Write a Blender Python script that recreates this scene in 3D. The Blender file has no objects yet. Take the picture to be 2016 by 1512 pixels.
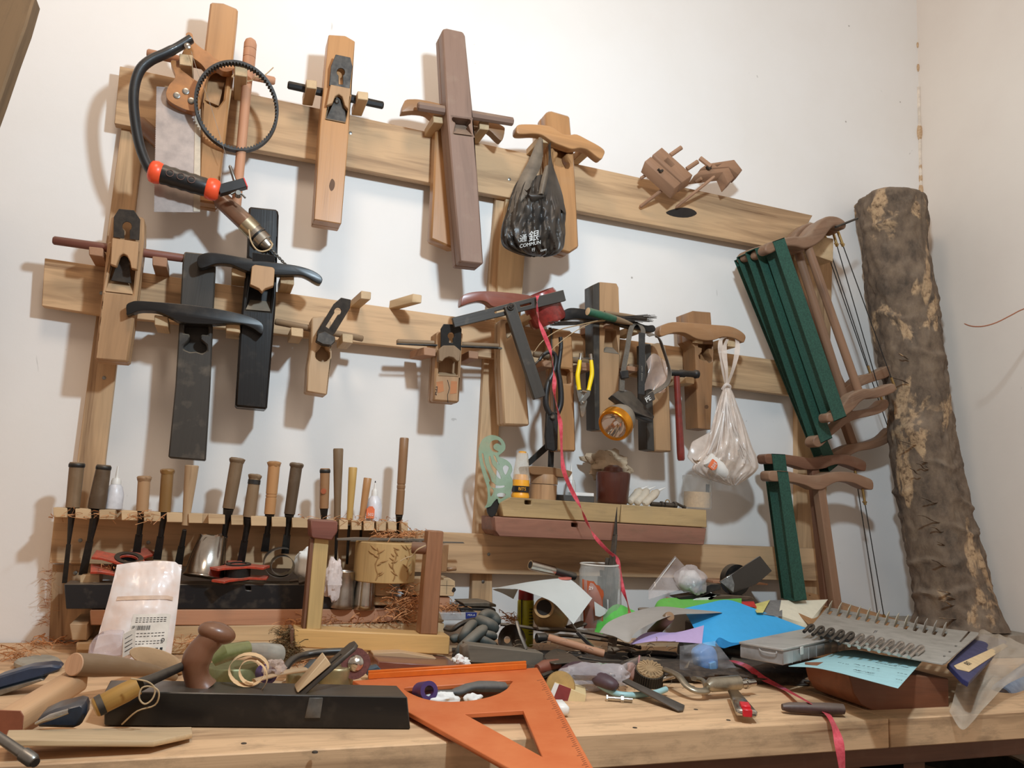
import bpy, bmesh, math, random
import numpy as np
from mathutils import Vector, Matrix, noise
from mathutils.geometry import delaunay_2d_cdt
random.seed(7)
SC = bpy.context.scene
COL = SC.collection
# ---------------------------------------------------------------- camera
AX = Matrix(((0.93609917, 0.10110927, 0.33689059), (-0.3475542, 0.1186327, 0.93012492), (0.05407801, -0.9877769, 0.14619292)))
F = 1560.0
BZ = 0.82                      # bench top height
CAM = Vector((0.0, -1.62, BZ + 0.286))
cd = bpy.data.cameras.new('camera'); cam = bpy.data.objects.new('camera', cd); COL.objects.link(cam)
r_, d_, f_ = AX.col[0], AX.col[1], AX.col[2]
cam.matrix_world = Matrix(((r_[0], -d_[0], -f_[0], CAM[0]), (r_[1], -d_[1], -f_[1], CAM[1]), (r_[2], -d_[2], -f_[2], CAM[2]), (0, 0, 0, 1)))
cd.sensor_width = 36; cd.lens = F / 2016 * 36; cd.clip_start = 0.02
SC.camera = cam
# ---------------------------------------------------------------- world, lamps, exposure
w = bpy.data.worlds.new('world'); SC.world = w; w.use_nodes = True
w.node_tree.nodes['Background'].inputs[0].default_value = (1.0, 0.79, 0.65, 1)
w.node_tree.nodes['Background'].inputs[1].default_value = 0.37
def lamp(name, kind, loc, energy, color, size, aim=None):
    l = bpy.data.lights.new(name, kind); l.energy = energy; l.color = color
    if kind == 'AREA': l.shape = 'DISK'; l.size = size
    else: l.shadow_soft_size = size
    o = bpy.data.objects.new(name, l); COL.objects.link(o); o.location = loc
    if aim: o.rotation_euler = (Vector(aim) - Vector(loc)).to_track_quat('-Z', 'Y').to_euler()
    return o
lamp('bench_bulb', 'POINT', (0.42, -1.18, 1.92), 43, (0.70, 0.87, 1.0), 0.04)
lamp('ceiling_lamp', 'AREA', (-0.2, -1.1, 2.9), 10, (1.0, 0.80, 0.62), 0.5, (0.2, 0, 1.5))
SC.view_settings.view_transform = 'Standard'; SC.view_settings.look = 'None'
SC.view_settings.gamma = 1; SC.view_settings.use_curve_mapping = False
SC.view_settings.exposure = 0.17
SC.cycles.max_bounces = 8; SC.cycles.transparent_max_bounces = 16
SC.cycles.sample_clamp_indirect = 4; SC.cycles.blur_glossy = 1.0
# ---------------------------------------------------------------- pixels to points
def ray(x, y):
    v = Vector((x - 1008, y - 756, F)); return (AX @ v).normalized()
def P(x, y, s=0.0):            # point on the plane s metres in front of the back wall
    d = ray(x, y); return CAM + d * ((-s - CAM.y) / d.y)
def T(x, y, h=0.0):            # point h above the bench top
    d = ray(x, y); return CAM + d * ((BZ + h - CAM.z) / d.z)
def sb(x, y, h=0.0): return -T(x, y, h).y
def mpp(p):                    # metres per pixel at p
    return (AX.transposed() @ (Vector(p) - CAM)).z / F
def PL(pts, s): return [P(a, b, s) for a, b in pts]
# ---------------------------------------------------------------- materials
def lin(c):
    return tuple(((v / 255) / 12.92 if v / 255 <= .04045 else ((v / 255 + .055) / 1.055) ** 2.4) for v in c[:3]) + (1.0,)
MATS = {}
def newmat(n):
    m = bpy.data.materials.new(n); m.use_nodes = True
    nt = m.node_tree; b = nt.nodes['Principled BSDF']; return m, nt, b
def nd(nt, t, **k):
    n = nt.nodes.new(t)
    for a, v in k.items():
        if a.startswith('i_'): n.inputs[int(a[2:])].default_value = v
        else: setattr(n, a, v)
    return n
def ramp(nt, src, stops):
    r = nd(nt, 'ShaderNodeValToRGB'); e = r.color_ramp.elements
    while len(e) < len(stops): e.new(0.5)
    for i, (p, c) in enumerate(stops): e[i].position = p; e[i].color = c
    nt.links.new(src, r.inputs[0]); return r.outputs[0]
def mix(nt, f, a, b, mode='MIX'):
    m = nd(nt, 'ShaderNodeMixRGB', blend_type=mode)
    for i, s in enumerate((f, a, b)):
        if hasattr(s, 'is_linked') or hasattr(s, 'links'): nt.links.new(s, m.inputs[i])
        else: m.inputs[i].default_value = s
    return m.outputs[0]
def noisetex(nt, vec, scale, detail=4, rough=.5, dist=0):
    n = nd(nt, 'ShaderNodeTexNoise'); n.inputs['Scale'].default_value = scale; n.inputs['Detail'].default_value = detail
    n.inputs['Roughness'].default_value = rough; n.inputs['Distortion'].default_value = dist
    nt.links.new(vec, n.inputs['Vector']); return n.outputs[0]
def stretch(nt, src, s):
    m = nd(nt, 'ShaderNodeMapping'); m.inputs['Scale'].default_value = s; nt.links.new(src, m.inputs[0]); return m.outputs[0]
def dusty(nt, colr, amt, dust=(168, 150, 128)):
    g = nd(nt, 'ShaderNodeNewGeometry'); sp = nd(nt, 'ShaderNodeSeparateXYZ'); nt.links.new(g.outputs['Normal'], sp.inputs[0])
    t = nd(nt, 'ShaderNodeTexCoord')
    nz = noisetex(nt, t.outputs['Object'], 35, 4)
    mm = nd(nt, 'ShaderNodeMath', operation='MULTIPLY_ADD'); nt.links.new(sp.outputs[2], mm.inputs[0]); mm.inputs[1].default_value = .75; nt.links.new(nz, mm.inputs[2])
    f = ramp(nt, mm.outputs[0], [(.55, (0, 0, 0, 1)), (1.15 if False else 1.0, (amt, amt, amt, 1))])
    return mix(nt, f, colr, lin(dust))
def bump(nt, b, h, s, d=.001):
    k = nd(nt, 'ShaderNodeBump'); k.inputs['Strength'].default_value = s; k.inputs['Distance'].default_value = d
    nt.links.new(h, k.inputs['Height']); nt.links.new(k.outputs[0], b.inputs['Normal'])
def wood(name, c1, c2, rough=.6, fig=1.0, dust=0.0, scale=1.0, stain=0.0, coat=0.0, ends=.0):
    if name in MATS: return MATS[name]
    c1 = [x * .91 for x in c1]; c2 = [x * .88 for x in c2]
    m, nt, b = newmat(name); at = nd(nt, 'ShaderNodeAttribute', attribute_name='grain')
    v = at.outputs['Vector']
    big = noisetex(nt, stretch(nt, v, (2.2 * scale, 17 * scale, 17 * scale)), 1.0, 3, .5, .9 * fig)
    wv = nd(nt, 'ShaderNodeMath', operation='MULTIPLY'); nt.links.new(big, wv.inputs[0]); wv.inputs[1].default_value = 9
    sn = nd(nt, 'ShaderNodeMath', operation='SINE'); nt.links.new(wv.outputs[0], sn.inputs[0])
    s2 = nd(nt, 'ShaderNodeMath', operation='MULTIPLY_ADD'); nt.links.new(sn.outputs[0], s2.inputs[0]); s2.inputs[1].default_value = .36; s2.inputs[2].default_value = .42
    fib = noisetex(nt, stretch(nt, v, (9 * scale, 330 * scale, 330 * scale)), 1.0, 3, .6)
    a = mix(nt, .5, s2.outputs[0], fib)
    c = ramp(nt, a, [(.32, lin([x * 1.06 for x in c1])), (.48, lin(c1)), (.68, lin(c2))])
    blot = noisetex(nt, stretch(nt, v, (2.4, 26, 26)), 1.0, 4, .6, .6)
    c = mix(nt, ramp(nt, blot, [(.46, (0, 0, 0, 1)), (.72, (.62 * min(1, fig),) * 3 + (1,))]), c, lin([x * .78 for x in c2]), 'MIX')
    kn = nd(nt, 'ShaderNodeTexVoronoi'); kn.inputs['Scale'].default_value = 1.0; nt.links.new(stretch(nt, v, (2.6, 6.5, 6.5)), kn.inputs['Vector'])
    c = mix(nt, ramp(nt, kn.outputs['Distance'], [(.02, (.8 * fig, .8 * fig, .8 * fig, 1)), (.07, (0, 0, 0, 1))]) if fig <= 1.2 else 0.0, c, lin([x * .55 for x in c2]))
    if stain:
        sn_ = noisetex(nt, stretch(nt, v, (11, 26, 26)), 1.3, 6, .7)
        c = mix(nt, ramp(nt, sn_, [(.52, (0, 0, 0, 1)), (.75, (stain,) * 3 + (1,))]), c, lin((96, 80, 62)))
    oi = nd(nt, 'ShaderNodeObjectInfo')
    hs = nd(nt, 'ShaderNodeHueSaturation'); mr = nd(nt, 'ShaderNodeMapRange'); nt.links.new(oi.outputs['Random'], mr.inputs[0]); mr.inputs[3].default_value = .88; mr.inputs[4].default_value = 1.1
    nt.links.new(mr.outputs[0], hs.inputs['Value']); nt.links.new(c, hs.inputs['Color']); c = hs.outputs[0]
    if dust: c = dusty(nt, c, dust)
    nt.links.new(c, b.inputs['Base Color'])
    b.inputs['Roughness'].default_value = rough; b.inputs['Coat Weight'].default_value = coat; b.inputs['Coat Roughness'].default_value = .25
    b.inputs['Specular IOR Level'].default_value = .3
    bump(nt, b, fib, .25, .0006)
    MATS[name] = m; return m
def plain(name, c, rough=.5, metal=0.0, var=.12, dust=0.0, scale=60, trans=0.0, alpha=1.0, coat=0.0, c2=None, bmp=.08, sss=0, aniso=None, spec=.5):
    if name in MATS: return MATS[name]
    m, nt, b = newmat(name); t = nd(nt, 'ShaderNodeTexCoord')
    n = noisetex(nt, t.outputs['Object'], scale, 5, .6)
    lo = lin(c2) if c2 else lin([max(0, x * (1 - var)) for x in c])
    col = ramp(nt, n, [(.35, lin(c)), (.7, lo)])
    if dust: col = dusty(nt, col, dust)
    nt.links.new(col, b.inputs['Base Color'])
    b.inputs['Metallic'].default_value = metal; b.inputs['Coat Weight'].default_value = coat
    b.inputs['Transmission Weight'].default_value = trans; b.inputs['Alpha'].default_value = alpha
    b.inputs['Specular IOR Level'].default_value = spec
    rr = nd(nt, 'ShaderNodeMapRange'); nt.links.new(n, rr.inputs[0]); rr.inputs[3].default_value = rough * .8; rr.inputs[4].default_value = min(1, rough * 1.25)
    nt.links.new(rr.outputs[0], b.inputs['Roughness'])
    if bmp: bump(nt, b, n, bmp, .001)
    MATS[name] = m; return m
def clear(name, tint=(235, 235, 232), alpha=.35, rough=.15, fac=.5, dustc=.0):
    """thin clear plastic or glass: mostly see-through, with real gloss"""
    if name in MATS: return MATS[name]
    m, nt, b = newmat(name)
    b.inputs['Base Color'].default_value = lin(tint); b.inputs['Roughness'].default_value = rough
    b.inputs['Specular IOR Level'].default_value = .8
    t = nd(nt, 'ShaderNodeTexCoord'); n = noisetex(nt, t.outputs['Object'], 22, 3, .5)
    al = nd(nt, 'ShaderNodeMapRange'); nt.links.new(n, al.inputs[0]); al.inputs[1].default_value = .3; al.inputs[2].default_value = .75
    al.inputs[3].default_value = alpha * .6; al.inputs[4].default_value = min(1, alpha * 1.5 + dustc)
    lw = nd(nt, 'ShaderNodeLayerWeight'); lw.inputs[0].default_value = .25
    ad = nd(nt, 'ShaderNodeMath', operation='MULTIPLY_ADD'); nt.links.new(lw.outputs['Facing'], ad.inputs[0]); ad.inputs[1].default_value = fac; nt.links.new(al.outputs[0], ad.inputs[2])
    ad.use_clamp = True
    nt.links.new(ad.outputs[0], b.inputs['Alpha'])
    MATS[name] = m; return m
# ---------------------------------------------------------------- mesh building
def sm(pts, n=4, closed=True):                     # Catmull-Rom through the points
    pts = [Vector(p) for p in pts]; N = len(pts); out = []
    rng = range(N) if closed else range(N - 1)
    for i in rng:
        if closed: a, b, c, d = pts[i - 1], pts[i], pts[(i + 1) % N], pts[(i + 2) % N]
        else: a, b, c, d = pts[max(i - 1, 0)], pts[i], pts[i + 1], pts[min(i + 2, N - 1)]
        for k in range(n):
            t = k / n
            out.append(.5 * ((2 * b) + (c - a) * t + (2 * a - 5 * b + 4 * c - d) * t * t + (3 * b - a - 3 * c + d) * t ** 3))
    if not closed: out.append(pts[-1])
    return out
def frame(d):
    d = Vector(d).normalized(); u = d.cross(Vector((0, 0, 1)))
    if u.length < .05: u = d.cross(Vector((0, 1, 0)))
    u.normalize(); return d, u, u.cross(d).normalized()
class MB:
    def __init__(s): s.v = []; s.f = []; s.mi = []; s.cm = 0
    def add(s, vs, fs):
        o = len(s.v); s.v += [tuple(p) for p in vs]
        for f in fs: s.f.append(tuple(i + o for i in f)); s.mi.append(s.cm)
        return s
    def prism(s, pts, vec):
        pts = [Vector(p) for p in pts]; n = len(pts); vec = Vector(vec)
        return s.add(pts + [p + vec for p in pts], [tuple(range(n)), tuple(range(2 * n - 1, n - 1, -1))] + [(i, i + n, (i + 1) % n + n, (i + 1) % n) for i in range(n)])
    def slab(s, px, s0, s1):                      # outline seen in the photograph at depth s0, solid back to s1
        return s.prism(PL(px, s0), (0, s0 - s1, 0))
    def loft(s, a, b):
        n = len(a)
        return s.add(list(a) + list(b), [tuple(range(n)), tuple(range(2 * n - 1, n - 1, -1))] + [(i, i + n, (i + 1) % n + n, (i + 1) % n) for i in range(n)])
    def box(s, p, u, v, w):
        p, u, v, w = map(Vector, (p, u, v, w)); return s.prism([p, p + u, p + u + v, p + v], w)
    def cbox(s, c, u, v, w):                      # centred on c with full edge vectors
        c, u, v, w = map(Vector, (c, u, v, w)); return s.box(c - (u + v + w) / 2, u, v, w)
    def tube(s, path, r, n=10, cap=True, flat=None):
        path = [Vector(p) for p in path]; N = len(path)
        rs = r if isinstance(r, (list, tuple)) else [r] * N
        vs = []; prev = None
        for i, p in enumerate(path):
            d = (path[min(i + 1, N - 1)] - path[max(i - 1, 0)]).normalized()
            if prev is None: _, u, w_ = frame(d)
            else:
                u = prev - d * prev.dot(d); u.normalize(); w_ = u.cross(d)
            prev = u
            for k in range(n):
                a = 2 * math.pi * (k + .5) / n
                vs.append(p + (u * math.cos(a) + w_ * math.sin(a) * (flat or 1)) * rs[i])
        fs = [(i * n + k, i * n + (k + 1) % n, (i + 1) * n + (k + 1) % n, (i + 1) * n + k) for i in range(N - 1) for k in range(n)]
        if cap: fs += [tuple(range(n - 1, -1, -1)), tuple((N - 1) * n + k for k in range(n))]
        return s.add(vs, fs)
    def lathe(s, p0, p1, prof, n=24, cap=True):   # prof: (t along p0-p1, radius)
        p0, p1 = Vector(p0), Vector(p1); d, u, w_ = frame(p1 - p0); vs = []
        for t, r in prof:
            c = p0.lerp(p1, t)
            for k in range(n):
                a = 2 * math.pi * k / n; vs.append(c + (u * math.cos(a) + w_ * math.sin(a)) * max(r, 1e-5))
        N = len(prof)
        fs = [(i * n + k, i * n + (k + 1) % n, (i + 1) * n + (k + 1) % n, (i + 1) * n + k) for i in range(N - 1) for k in range(n)]
        if cap: fs += [tuple(range(n - 1, -1, -1)), tuple((N - 1) * n + k for k in range(n))]
        return s.add(vs, fs)
    def plate(s, outer, holes, vec):              # flat outline with holes, given thickness
        O = Vector(outer[0]); vec = Vector(vec); P0 = [Vector(q) for q in outer]; nz = Vector()
        for i_ in range(len(P0)): nz += (P0[i_] - O).cross(P0[(i_ + 1) % len(P0)] - O)
        nz.normalize(); nz = nz if nz.dot(vec) > 0 else -nz; _, u, v = frame(nz)
        loops = [list(map(Vector, outer))] + [list(map(Vector, h)) for h in holes]
        p2 = []; cons = []
        for L in loops:
            o = len(p2); p2 += [Vector(((q - O).dot(u), (q - O).dot(v))) for q in L]
            cons.append(list(range(o, o + len(L))))
        P3 = [q for L in loops for q in L]
        ed = [(c[i], c[(i + 1) % len(c)]) for c in cons for i in range(len(c))]
        r = delaunay_2d_cdt(p2, ed, [], 0, 1e-7)
        vv = r[0]; tris = []
        def inside(pt, poly):
            c = False; j = len(poly) - 1
            for i in range(len(poly)):
                a, b = poly[i], poly[j]
                if (a.y > pt.y) != (b.y > pt.y) and pt.x < (b.x - a.x) * (pt.y - a.y) / (b.y - a.y) + a.x: c = not c
                j = i
            return c
        polys = [[p2[i] for i in c] for c in cons]
        for t in r[2]:
            g = sum((vv[i] for i in t), Vector((0, 0))) / len(t)
            if inside(g, polys[0]) and not any(inside(g, h) for h in polys[1:]): tris.append(t)
        base = [O + u * q.x + v * q.y + nz * ((P3[0] - O).dot(nz)) for q in vv]
        n = len(base); vs = base + [q + vec for q in base]; fs = []; cnt = {}
        for t in tris:
            t = tuple(t); fs.append(t); fs.append(tuple(i + n for i in reversed(t)))
            for i in range(len(t)):
                e = (t[i], t[(i + 1) % len(t)]); cnt[e] = 1
        for (a, b) in cnt:
            if (b, a) not in cnt: fs.append((b, a, a + n, b + n))
        return s.add(vs, fs)
    def pplate(s, outer, holes, s0, s1): return s.plate(PL(outer, s0), [PL(h, s0) for h in holes], (0, s0 - s1, 0))
    def grid(s, fn, nu, nv, closed=False, th=0.0):  # fn(u, v) -> point, u and v in 0..1
        vs = [Vector(fn(i / nu, j / nv)) for i in range(nu + 1) for j in range(nv + 1)]
        fs = [(i * (nv + 1) + j, i * (nv + 1) + j + 1, (i + 1) * (nv + 1) + j + 1, (i + 1) * (nv + 1) + j) for i in range(nu) for j in range(nv)]
        s.add(vs, fs)
        if th: s.solid = th
        return s
    def ribbon(s, path, width, th=.0004):
        path = [Vector(p) for p in path]; N = len(path); a = []; b = []
        for i, p in enumerate(path):
            d = (path[min(i + 1, N - 1)] - path[max(i - 1, 0)]).normalized()
            wv = width(i / (N - 1)) if callable(width) else Vector(width)
            a.append(p - wv / 2); b.append(p + wv / 2)
        o = [x for pr in zip(a, b) for x in pr]
        s.add(o, [(2 * i, 2 * i + 1, 2 * i + 3, 2 * i + 2) for i in range(N - 1)]); s.solid = th
        return s
    def ball(s, c, r, n=12, m=8, sc=(1, 1, 1), rot=None):
        c = Vector(c); vs = []
        for i in range(m + 1):
            a = math.pi * i / m
            for k in range(n):
                b = 2 * math.pi * k / n
                q = Vector((math.sin(a) * math.cos(b) * sc[0], math.sin(a) * math.sin(b) * sc[1], math.cos(a) * sc[2])) * r
                if rot: q = rot @ q
                vs.append(c + q)
        return s.add(vs, [(i * n + k, (i + 1) * n + k, (i + 1) * n + (k + 1) % n, i * n + (k + 1) % n) for i in range(m) for k in range(n)])
def text3(body, origin, u, v, size, th=.0004, align='CENTER'):
    cu = bpy.data.curves.new('t', 'FONT'); cu.body = body; cu.size = size; cu.align_x = align; cu.align_y = 'CENTER'
    cu.extrude = th; cu.resolution_u = 2
    ob = bpy.data.objects.new('t', cu); COL.objects.link(ob)
    dg = bpy.context.evaluated_depsgraph_get(); me = bpy.data.meshes.new_from_object(ob.evaluated_get(dg))
    u = Vector(u).normalized(); v = Vector(v).normalized(); n = u.cross(v)
    m = MB(); m.add([Vector(origin) + u * q.co.x + v * q.co.y + n * q.co.z for q in me.vertices], [tuple(p.vertices) for p in me.polygons])
    bpy.data.objects.remove(ob); bpy.data.curves.remove(cu); bpy.data.meshes.remove(me)
    return m
def mesh(name, m, mat, bevel=0.0, smooth=40, grain=None, seg=1):
    me = bpy.data.meshes.new(name); me.from_pydata(m.v, [], m.f)
    mats = mat if isinstance(mat, (list, tuple)) else [mat]
    for x in mats: me.materials.append(x)
    if len(mats) > 1:
        for p, i in zip(me.polygons, m.mi): p.material_index = i
    bm = bmesh.new(); bm.from_mesh(me)
    bmesh.ops.remove_doubles(bm, verts=bm.verts, dist=1e-6)
    bmesh.ops.recalc_face_normals(bm, faces=bm.faces)
    if bevel:
        es = [e for e in bm.edges if e.is_manifold and e.calc_face_angle(0) > .5]
        try: bmesh.ops.bevel(bm, geom=es, offset=bevel, offset_type='OFFSET', segments=seg, affect='EDGES', profile=.5, clamp_overlap=True)
        except Exception: pass
    if getattr(m, 'solid', 0):
        bmesh.ops.solidify(bm, geom=bm.faces[:], thickness=m.solid)
    bm.to_mesh(me); bm.free()
    n = len(me.vertices); co = np.empty(n * 3); me.vertices.foreach_get('co', co); co = co.reshape(-1, 3)
    if grain is None:
        c = co - co.mean(0); w_, e = np.linalg.eigh(c.T @ c); ax = e[:, 2]
    else: ax = np.array(Vector(grain).normalized())
    t = np.array([0, 1, 0]) if abs(ax[1]) < .8 else np.array([1, 0, 0.])
    b1 = np.cross(ax, t); b1 /= np.linalg.norm(b1); b2 = np.cross(ax, b1)
    g = np.stack([co @ ax, co @ b1, co @ b2], 1) + np.array([random.uniform(0, 9) for _ in range(3)])
    at = me.attributes.new('grain', 'FLOAT_VECTOR', 'POINT'); at.data.foreach_set('vector', g.astype(np.float32).ravel())
    if smooth:
        for p in me.polygons: p.use_smooth = True
        me.set_sharp_from_angle(angle=math.radians(smooth))
    return me
class Thing:
    def __init__(s, name, label, cat, group=None, kind=None):
        s.a = (name, label, cat, group, kind); s.parts = []
    def part(s, name, m, mat, bevel=0.0, smooth=40, grain=None, label=None, under=None, kind=None, seg=1):
        s.parts.append((name, mesh(name, m, mat, bevel, smooth, grain, seg), label, under, kind)); return len(s.parts) - 1
    def done(s):
        name, label, cat, group, kind = s.a
        al = []
        for p in s.parts:
            co = np.empty(len(p[1].vertices) * 3); p[1].vertices.foreach_get('co', co); al.append(co.reshape(-1, 3))
        c = np.concatenate(al); lo, hi = c.min(0), c.max(0); base = Vector(((lo[0] + hi[0]) / 2, (lo[1] + hi[1]) / 2, lo[2]))
        for p in s.parts: p[1].transform(Matrix.Translation(-base))
        if len(s.parts) == 1: top = bpy.data.objects.new(name, s.parts[0][1]); obs = []
        else: top = bpy.data.objects.new(name, None); top.empty_display_size = .02; obs = s.parts
        top.location = base; COL.objects.link(top)
        if kind == 'structure': top['kind'] = kind
        else:
            top['label'] = label; top['category'] = cat
            if group: top['group'] = group
            if kind: top['kind'] = kind
        made = []
        for n, me, lb, under, kd in obs:
            o = bpy.data.objects.new(n, me); COL.objects.link(o); o.parent = top if under is None else made[under]
            if lb: o['label'] = lb
            if kd: o['kind'] = kd
            made.append(o)
        s.top = top; s.obs = made; return top
def one(name, label, cat, m, mat, bevel=0.0, smooth=40, grain=None, group=None, kind=None):
    t = Thing(name, label, cat, group, kind); t.part(name, m, mat, bevel, smooth, grain); return t.done()
def struct(name, m, mat, bevel=0.0, grain=None, smooth=0):
    t = Thing(name, None, None, None, 'structure'); t.part(name, m, mat, bevel, smooth, grain); return t.done()
# ---------------------------------------------------------------- palette
PINE = wood('pine_plank', (214, 176, 134), (126, 86, 58), .62, 1.15, .2)
PINE2 = wood('pine_board_warm', (226, 192, 146), (190, 142, 98), .6, .8, .3)
BENCH = wood('bench_pine', (222, 182, 140), (156, 110, 74), .65, 1.1, .0, 1.0, .5)
PEG = wood('peg_wood', (216, 184, 142), (176, 132, 92), .6, .4, .2)
PEGB = wood('peg_wood_brown', (170, 128, 98), (120, 84, 62), .6, .4, .2)
TAN = wood('plane_tan', (188, 148, 108), (136, 98, 66), .5, .6, .15)
ORNG = wood('plane_orange', (188, 138, 90), (134, 88, 52), .42, .5, .15, 1, 0, .2)
BRWN = wood('plane_brown', (138, 110, 94), (104, 80, 67), .55, .6, .3)
HORN = wood('horn_wood', (160, 118, 80), (120, 84, 56), .42, .5, .25, 1, 0, .2)
PALE = wood('plane_pale', (198, 164, 126), (160, 124, 90), .5, .5, .15)
RED = wood('red_wood', (134, 72, 54), (88, 44, 34), .35, .6, .15, 1, 0, .4)
ROSE = wood('rosewood', (138, 86, 72), (90, 52, 46), .5, .8, .15)
WAL = wood('walnut', (128, 88, 66), (84, 54, 40), .5, .6, .2)
SAWW = wood('saw_frame_wood', (142, 108, 84), (104, 76, 60), .5, .5, .3)
EBON = wood('ebony', (26, 24, 23), (14, 13, 13), .34, .3, .12, 1, 0, .2)
EBOND = wood('ebony_dusty', (66, 61, 55), (44, 41, 38), .45, .4, .4, 1, 0, .12)
DIRT = wood('dirty_handle', (136, 110, 82), (94, 74, 54), .6, .6, .3)
GREYW = wood('grey_wood', (118, 108, 96), (86, 78, 70), .7, .7, .4)
REDPL = wood('red_pine', (200, 146, 112), (150, 92, 66), .6, .9, .2)
STEEL = plain('dark_steel', (70, 61, 52), .5, .4, .3, .15, 90, c2=(46, 40, 35))
IRON = plain('black_iron', (46, 43, 40), .5, .4, .3, .2, 80)
SILV = plain('silver_sheet', (205, 200, 190), .2, 1, .15, 0, 40, bmp=.25)
GALV = plain('galvanised', (150, 148, 142), .36, .9, .2, .1, 60)
BLACKP = plain('black_plastic', (30, 30, 31), .38, 0, .2, .2, 70)
GREYP = plain('grey_painted_metal', (96, 94, 86), .5, .3, .2, .3, 50)
BRASS = plain('brass', (190, 160, 104), .35, .9, .2)
WHITEP = plain('white_plastic', (236, 232, 224), .4, 0, .05)
PAPER = plain('white_paper', (232, 230, 224), .8, 0, .04, bmp=.02)
DARKIN = plain('hollow_shade_and_knot', (40, 32, 26), .8)  # dark colour painted for shade inside hollows; also the knot's own tone
INK = plain('ink', (44, 44, 48), .8, bmp=0)
CORD = plain('straw_cord', (196, 168, 128), .8)
# ---------------------------------------------------------------- the setting
def wallmat(name, c, c2):
    m, nt, b = newmat(name); t = nd(nt, 'ShaderNodeTexCoord'); v = t.outputs['Object']
    n = noisetex(nt, v, 2.2, 5, .6); col = ramp(nt, n, [(.35, lin(c)), (.75, lin(c2))])
    sc_ = noisetex(nt, stretch(nt, v, (1, 1, .5)), 26, 2, .5, 2.0)
    col = mix(nt, ramp(nt, sc_, [(.77, (0, 0, 0, 1)), (.80, (.4, .4, .4, 1))]), col, lin((150, 144, 138)))
    sp = nd(nt, 'ShaderNodeTexVoronoi'); sp.inputs['Scale'].default_value = 9; nt.links.new(v, sp.inputs['Vector'])
    col = mix(nt, ramp(nt, sp.outputs['Distance'], [(.016, (.7, .7, .7, 1)), (.03, (0, 0, 0, 1))]), col, lin((140, 130, 122)))
    nt.links.new(col, b.inputs['Base Color']); b.inputs['Roughness'].default_value = .75
    bump(nt, b, noisetex(nt, v, 14, 6, .65), .18, .004); return m
WALL = wallmat('white_plaster', (238, 235, 231), (232, 227, 220)); WALLR = wallmat('cream_plaster', (228, 218, 206), (220, 208, 196))
XR = P(1809, 200, 0).x
struct('wall_back', MB().box((-3.2, 0, 0), (XR + 3.2, 0, 0), (0, .12, 0), (0, 0, 3.2)), WALL)
struct('wall_right', MB().box((XR, .12, 0), (.12, 0, 0), (0, -3.8, 0), (0, 0, 3.2)), WALLR)
struct('floor', MB().box((-3.2, .12, -.1), (XR + 3.4, 0, 0), (0, -4, 0), (0, 0, .1)), plain('concrete_floor', (120, 112, 102), .8, 0, .2, 0, 8))
# stained bead of filler in the corner
m = MB(); random.seed(3)
zc = [2.35 - i * .02 for i in range(60)]
m.tube([(XR - .002, -.002 + random.uniform(-.001, .001), z) for z in zc], [.0035 + .001 * random.random() for _ in zc], 6)
struct('trim_1', m, plain('corner_filler', (236, 222, 204), .8))
m = MB()
for z, r in ((P(1809, 90).z, .006), (P(1811, 135).z, .008), (P(1811, 262).z, .017), (P(1812, 330).z, .009), (P(1812, 352).z, .011), (P(1812, 376).z, .014)):
    m.ball((XR - .001, -.001, z), r, 12, 8, (.55, .55, 1.5))
struct('trim_2', m, plain('rust_stain', (206, 176, 140), .8, c2=(176, 140, 104), scale=200))
# ---------------------------------------------------------------- bench and rack
t = Thing('workbench', 'long pine workbench along the wall under all the tools', 'workbench')
yF = -.672
def bx(m, x0, x1, y0, y1, z0, z1): return m.box((x0, y0, z0), (x1 - x0, 0, 0), (0, y1 - y0, 0), (0, 0, z1 - z0))
ys = [yF, -.43, -.21, -.003]
sx_ = T(1742, 1412).x
for i in range(3):
    for a, b in ((-1.6, sx_ - .0008), (sx_ + .0008, XR - .01)) if i == 0 else ((-1.6, XR - .01),):
        t.part('plank', bx(MB(), a, b, ys[i] + .0012, ys[i + 1] - .0012, BZ - .041, BZ), BENCH, .0015, grain=(1, 0, 0))
t.part('apron', bx(MB(), -1.6, XR - .01, yF + .03, yF + .06, BZ - .075, BZ - .0415), WAL, .001, grain=(1, 0, 0))
t.part('apron', bx(MB(), -1.6, sx_ + .12, yF + .05, yF + .08, BZ - .3, BZ - .0755), WAL, .001, grain=(1, 0, 0))
for x in (-1.45, .95, XR - .12):
    for y in (yF + .05, -.12): t.part('leg', bx(MB(), x, x + .09, y, y + .09, 0, BZ - .042), PINE, .002)
t.done()
m = MB()
for px in ((1250, 1433), (1434, 1418), (1370, 1397), (1045, 1430), (620, 1480), (480, 1464)):
    p = T(*px); m.lathe(p + Vector((0, 0, -.001)), p + Vector((0, 0, .0006)), [(0, .0035), (1, .003)], 10)
one('nail_heads', 'small dark nail heads sunk in the bench front edge', 'nails', m, STEEL, kind='stuff')
def plank(name, label, px, s0, s1, mat=PINE, grain=None, cat='board', group=None):
    return one(name, label, cat, MB().slab(px, s0, s1), mat, .001, grain=grain, group=group)
U0, U1, R1 = .018, .0005, .038
plank('rack_upright', 'left pine upright of the tool rack', [(242, 225), (288, 225), (207, 905), (196, 1112), (140, 1112), (152, 905)], U0, U1)
plank('rack_foot_board', 'short pine board below the left end of the lowest rail', [(103, 1112), (200, 1112), (200, 1255), (96, 1262)], .016, U1)
plank('rack_upright', 'middle pine upright of the tool rack', [(977, 380), (1003, 380), (980, 900), (968, 1070), (970, 1215), (926, 1215), (934, 1050), (945, 860), (957, 640)], U0, U1)
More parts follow.
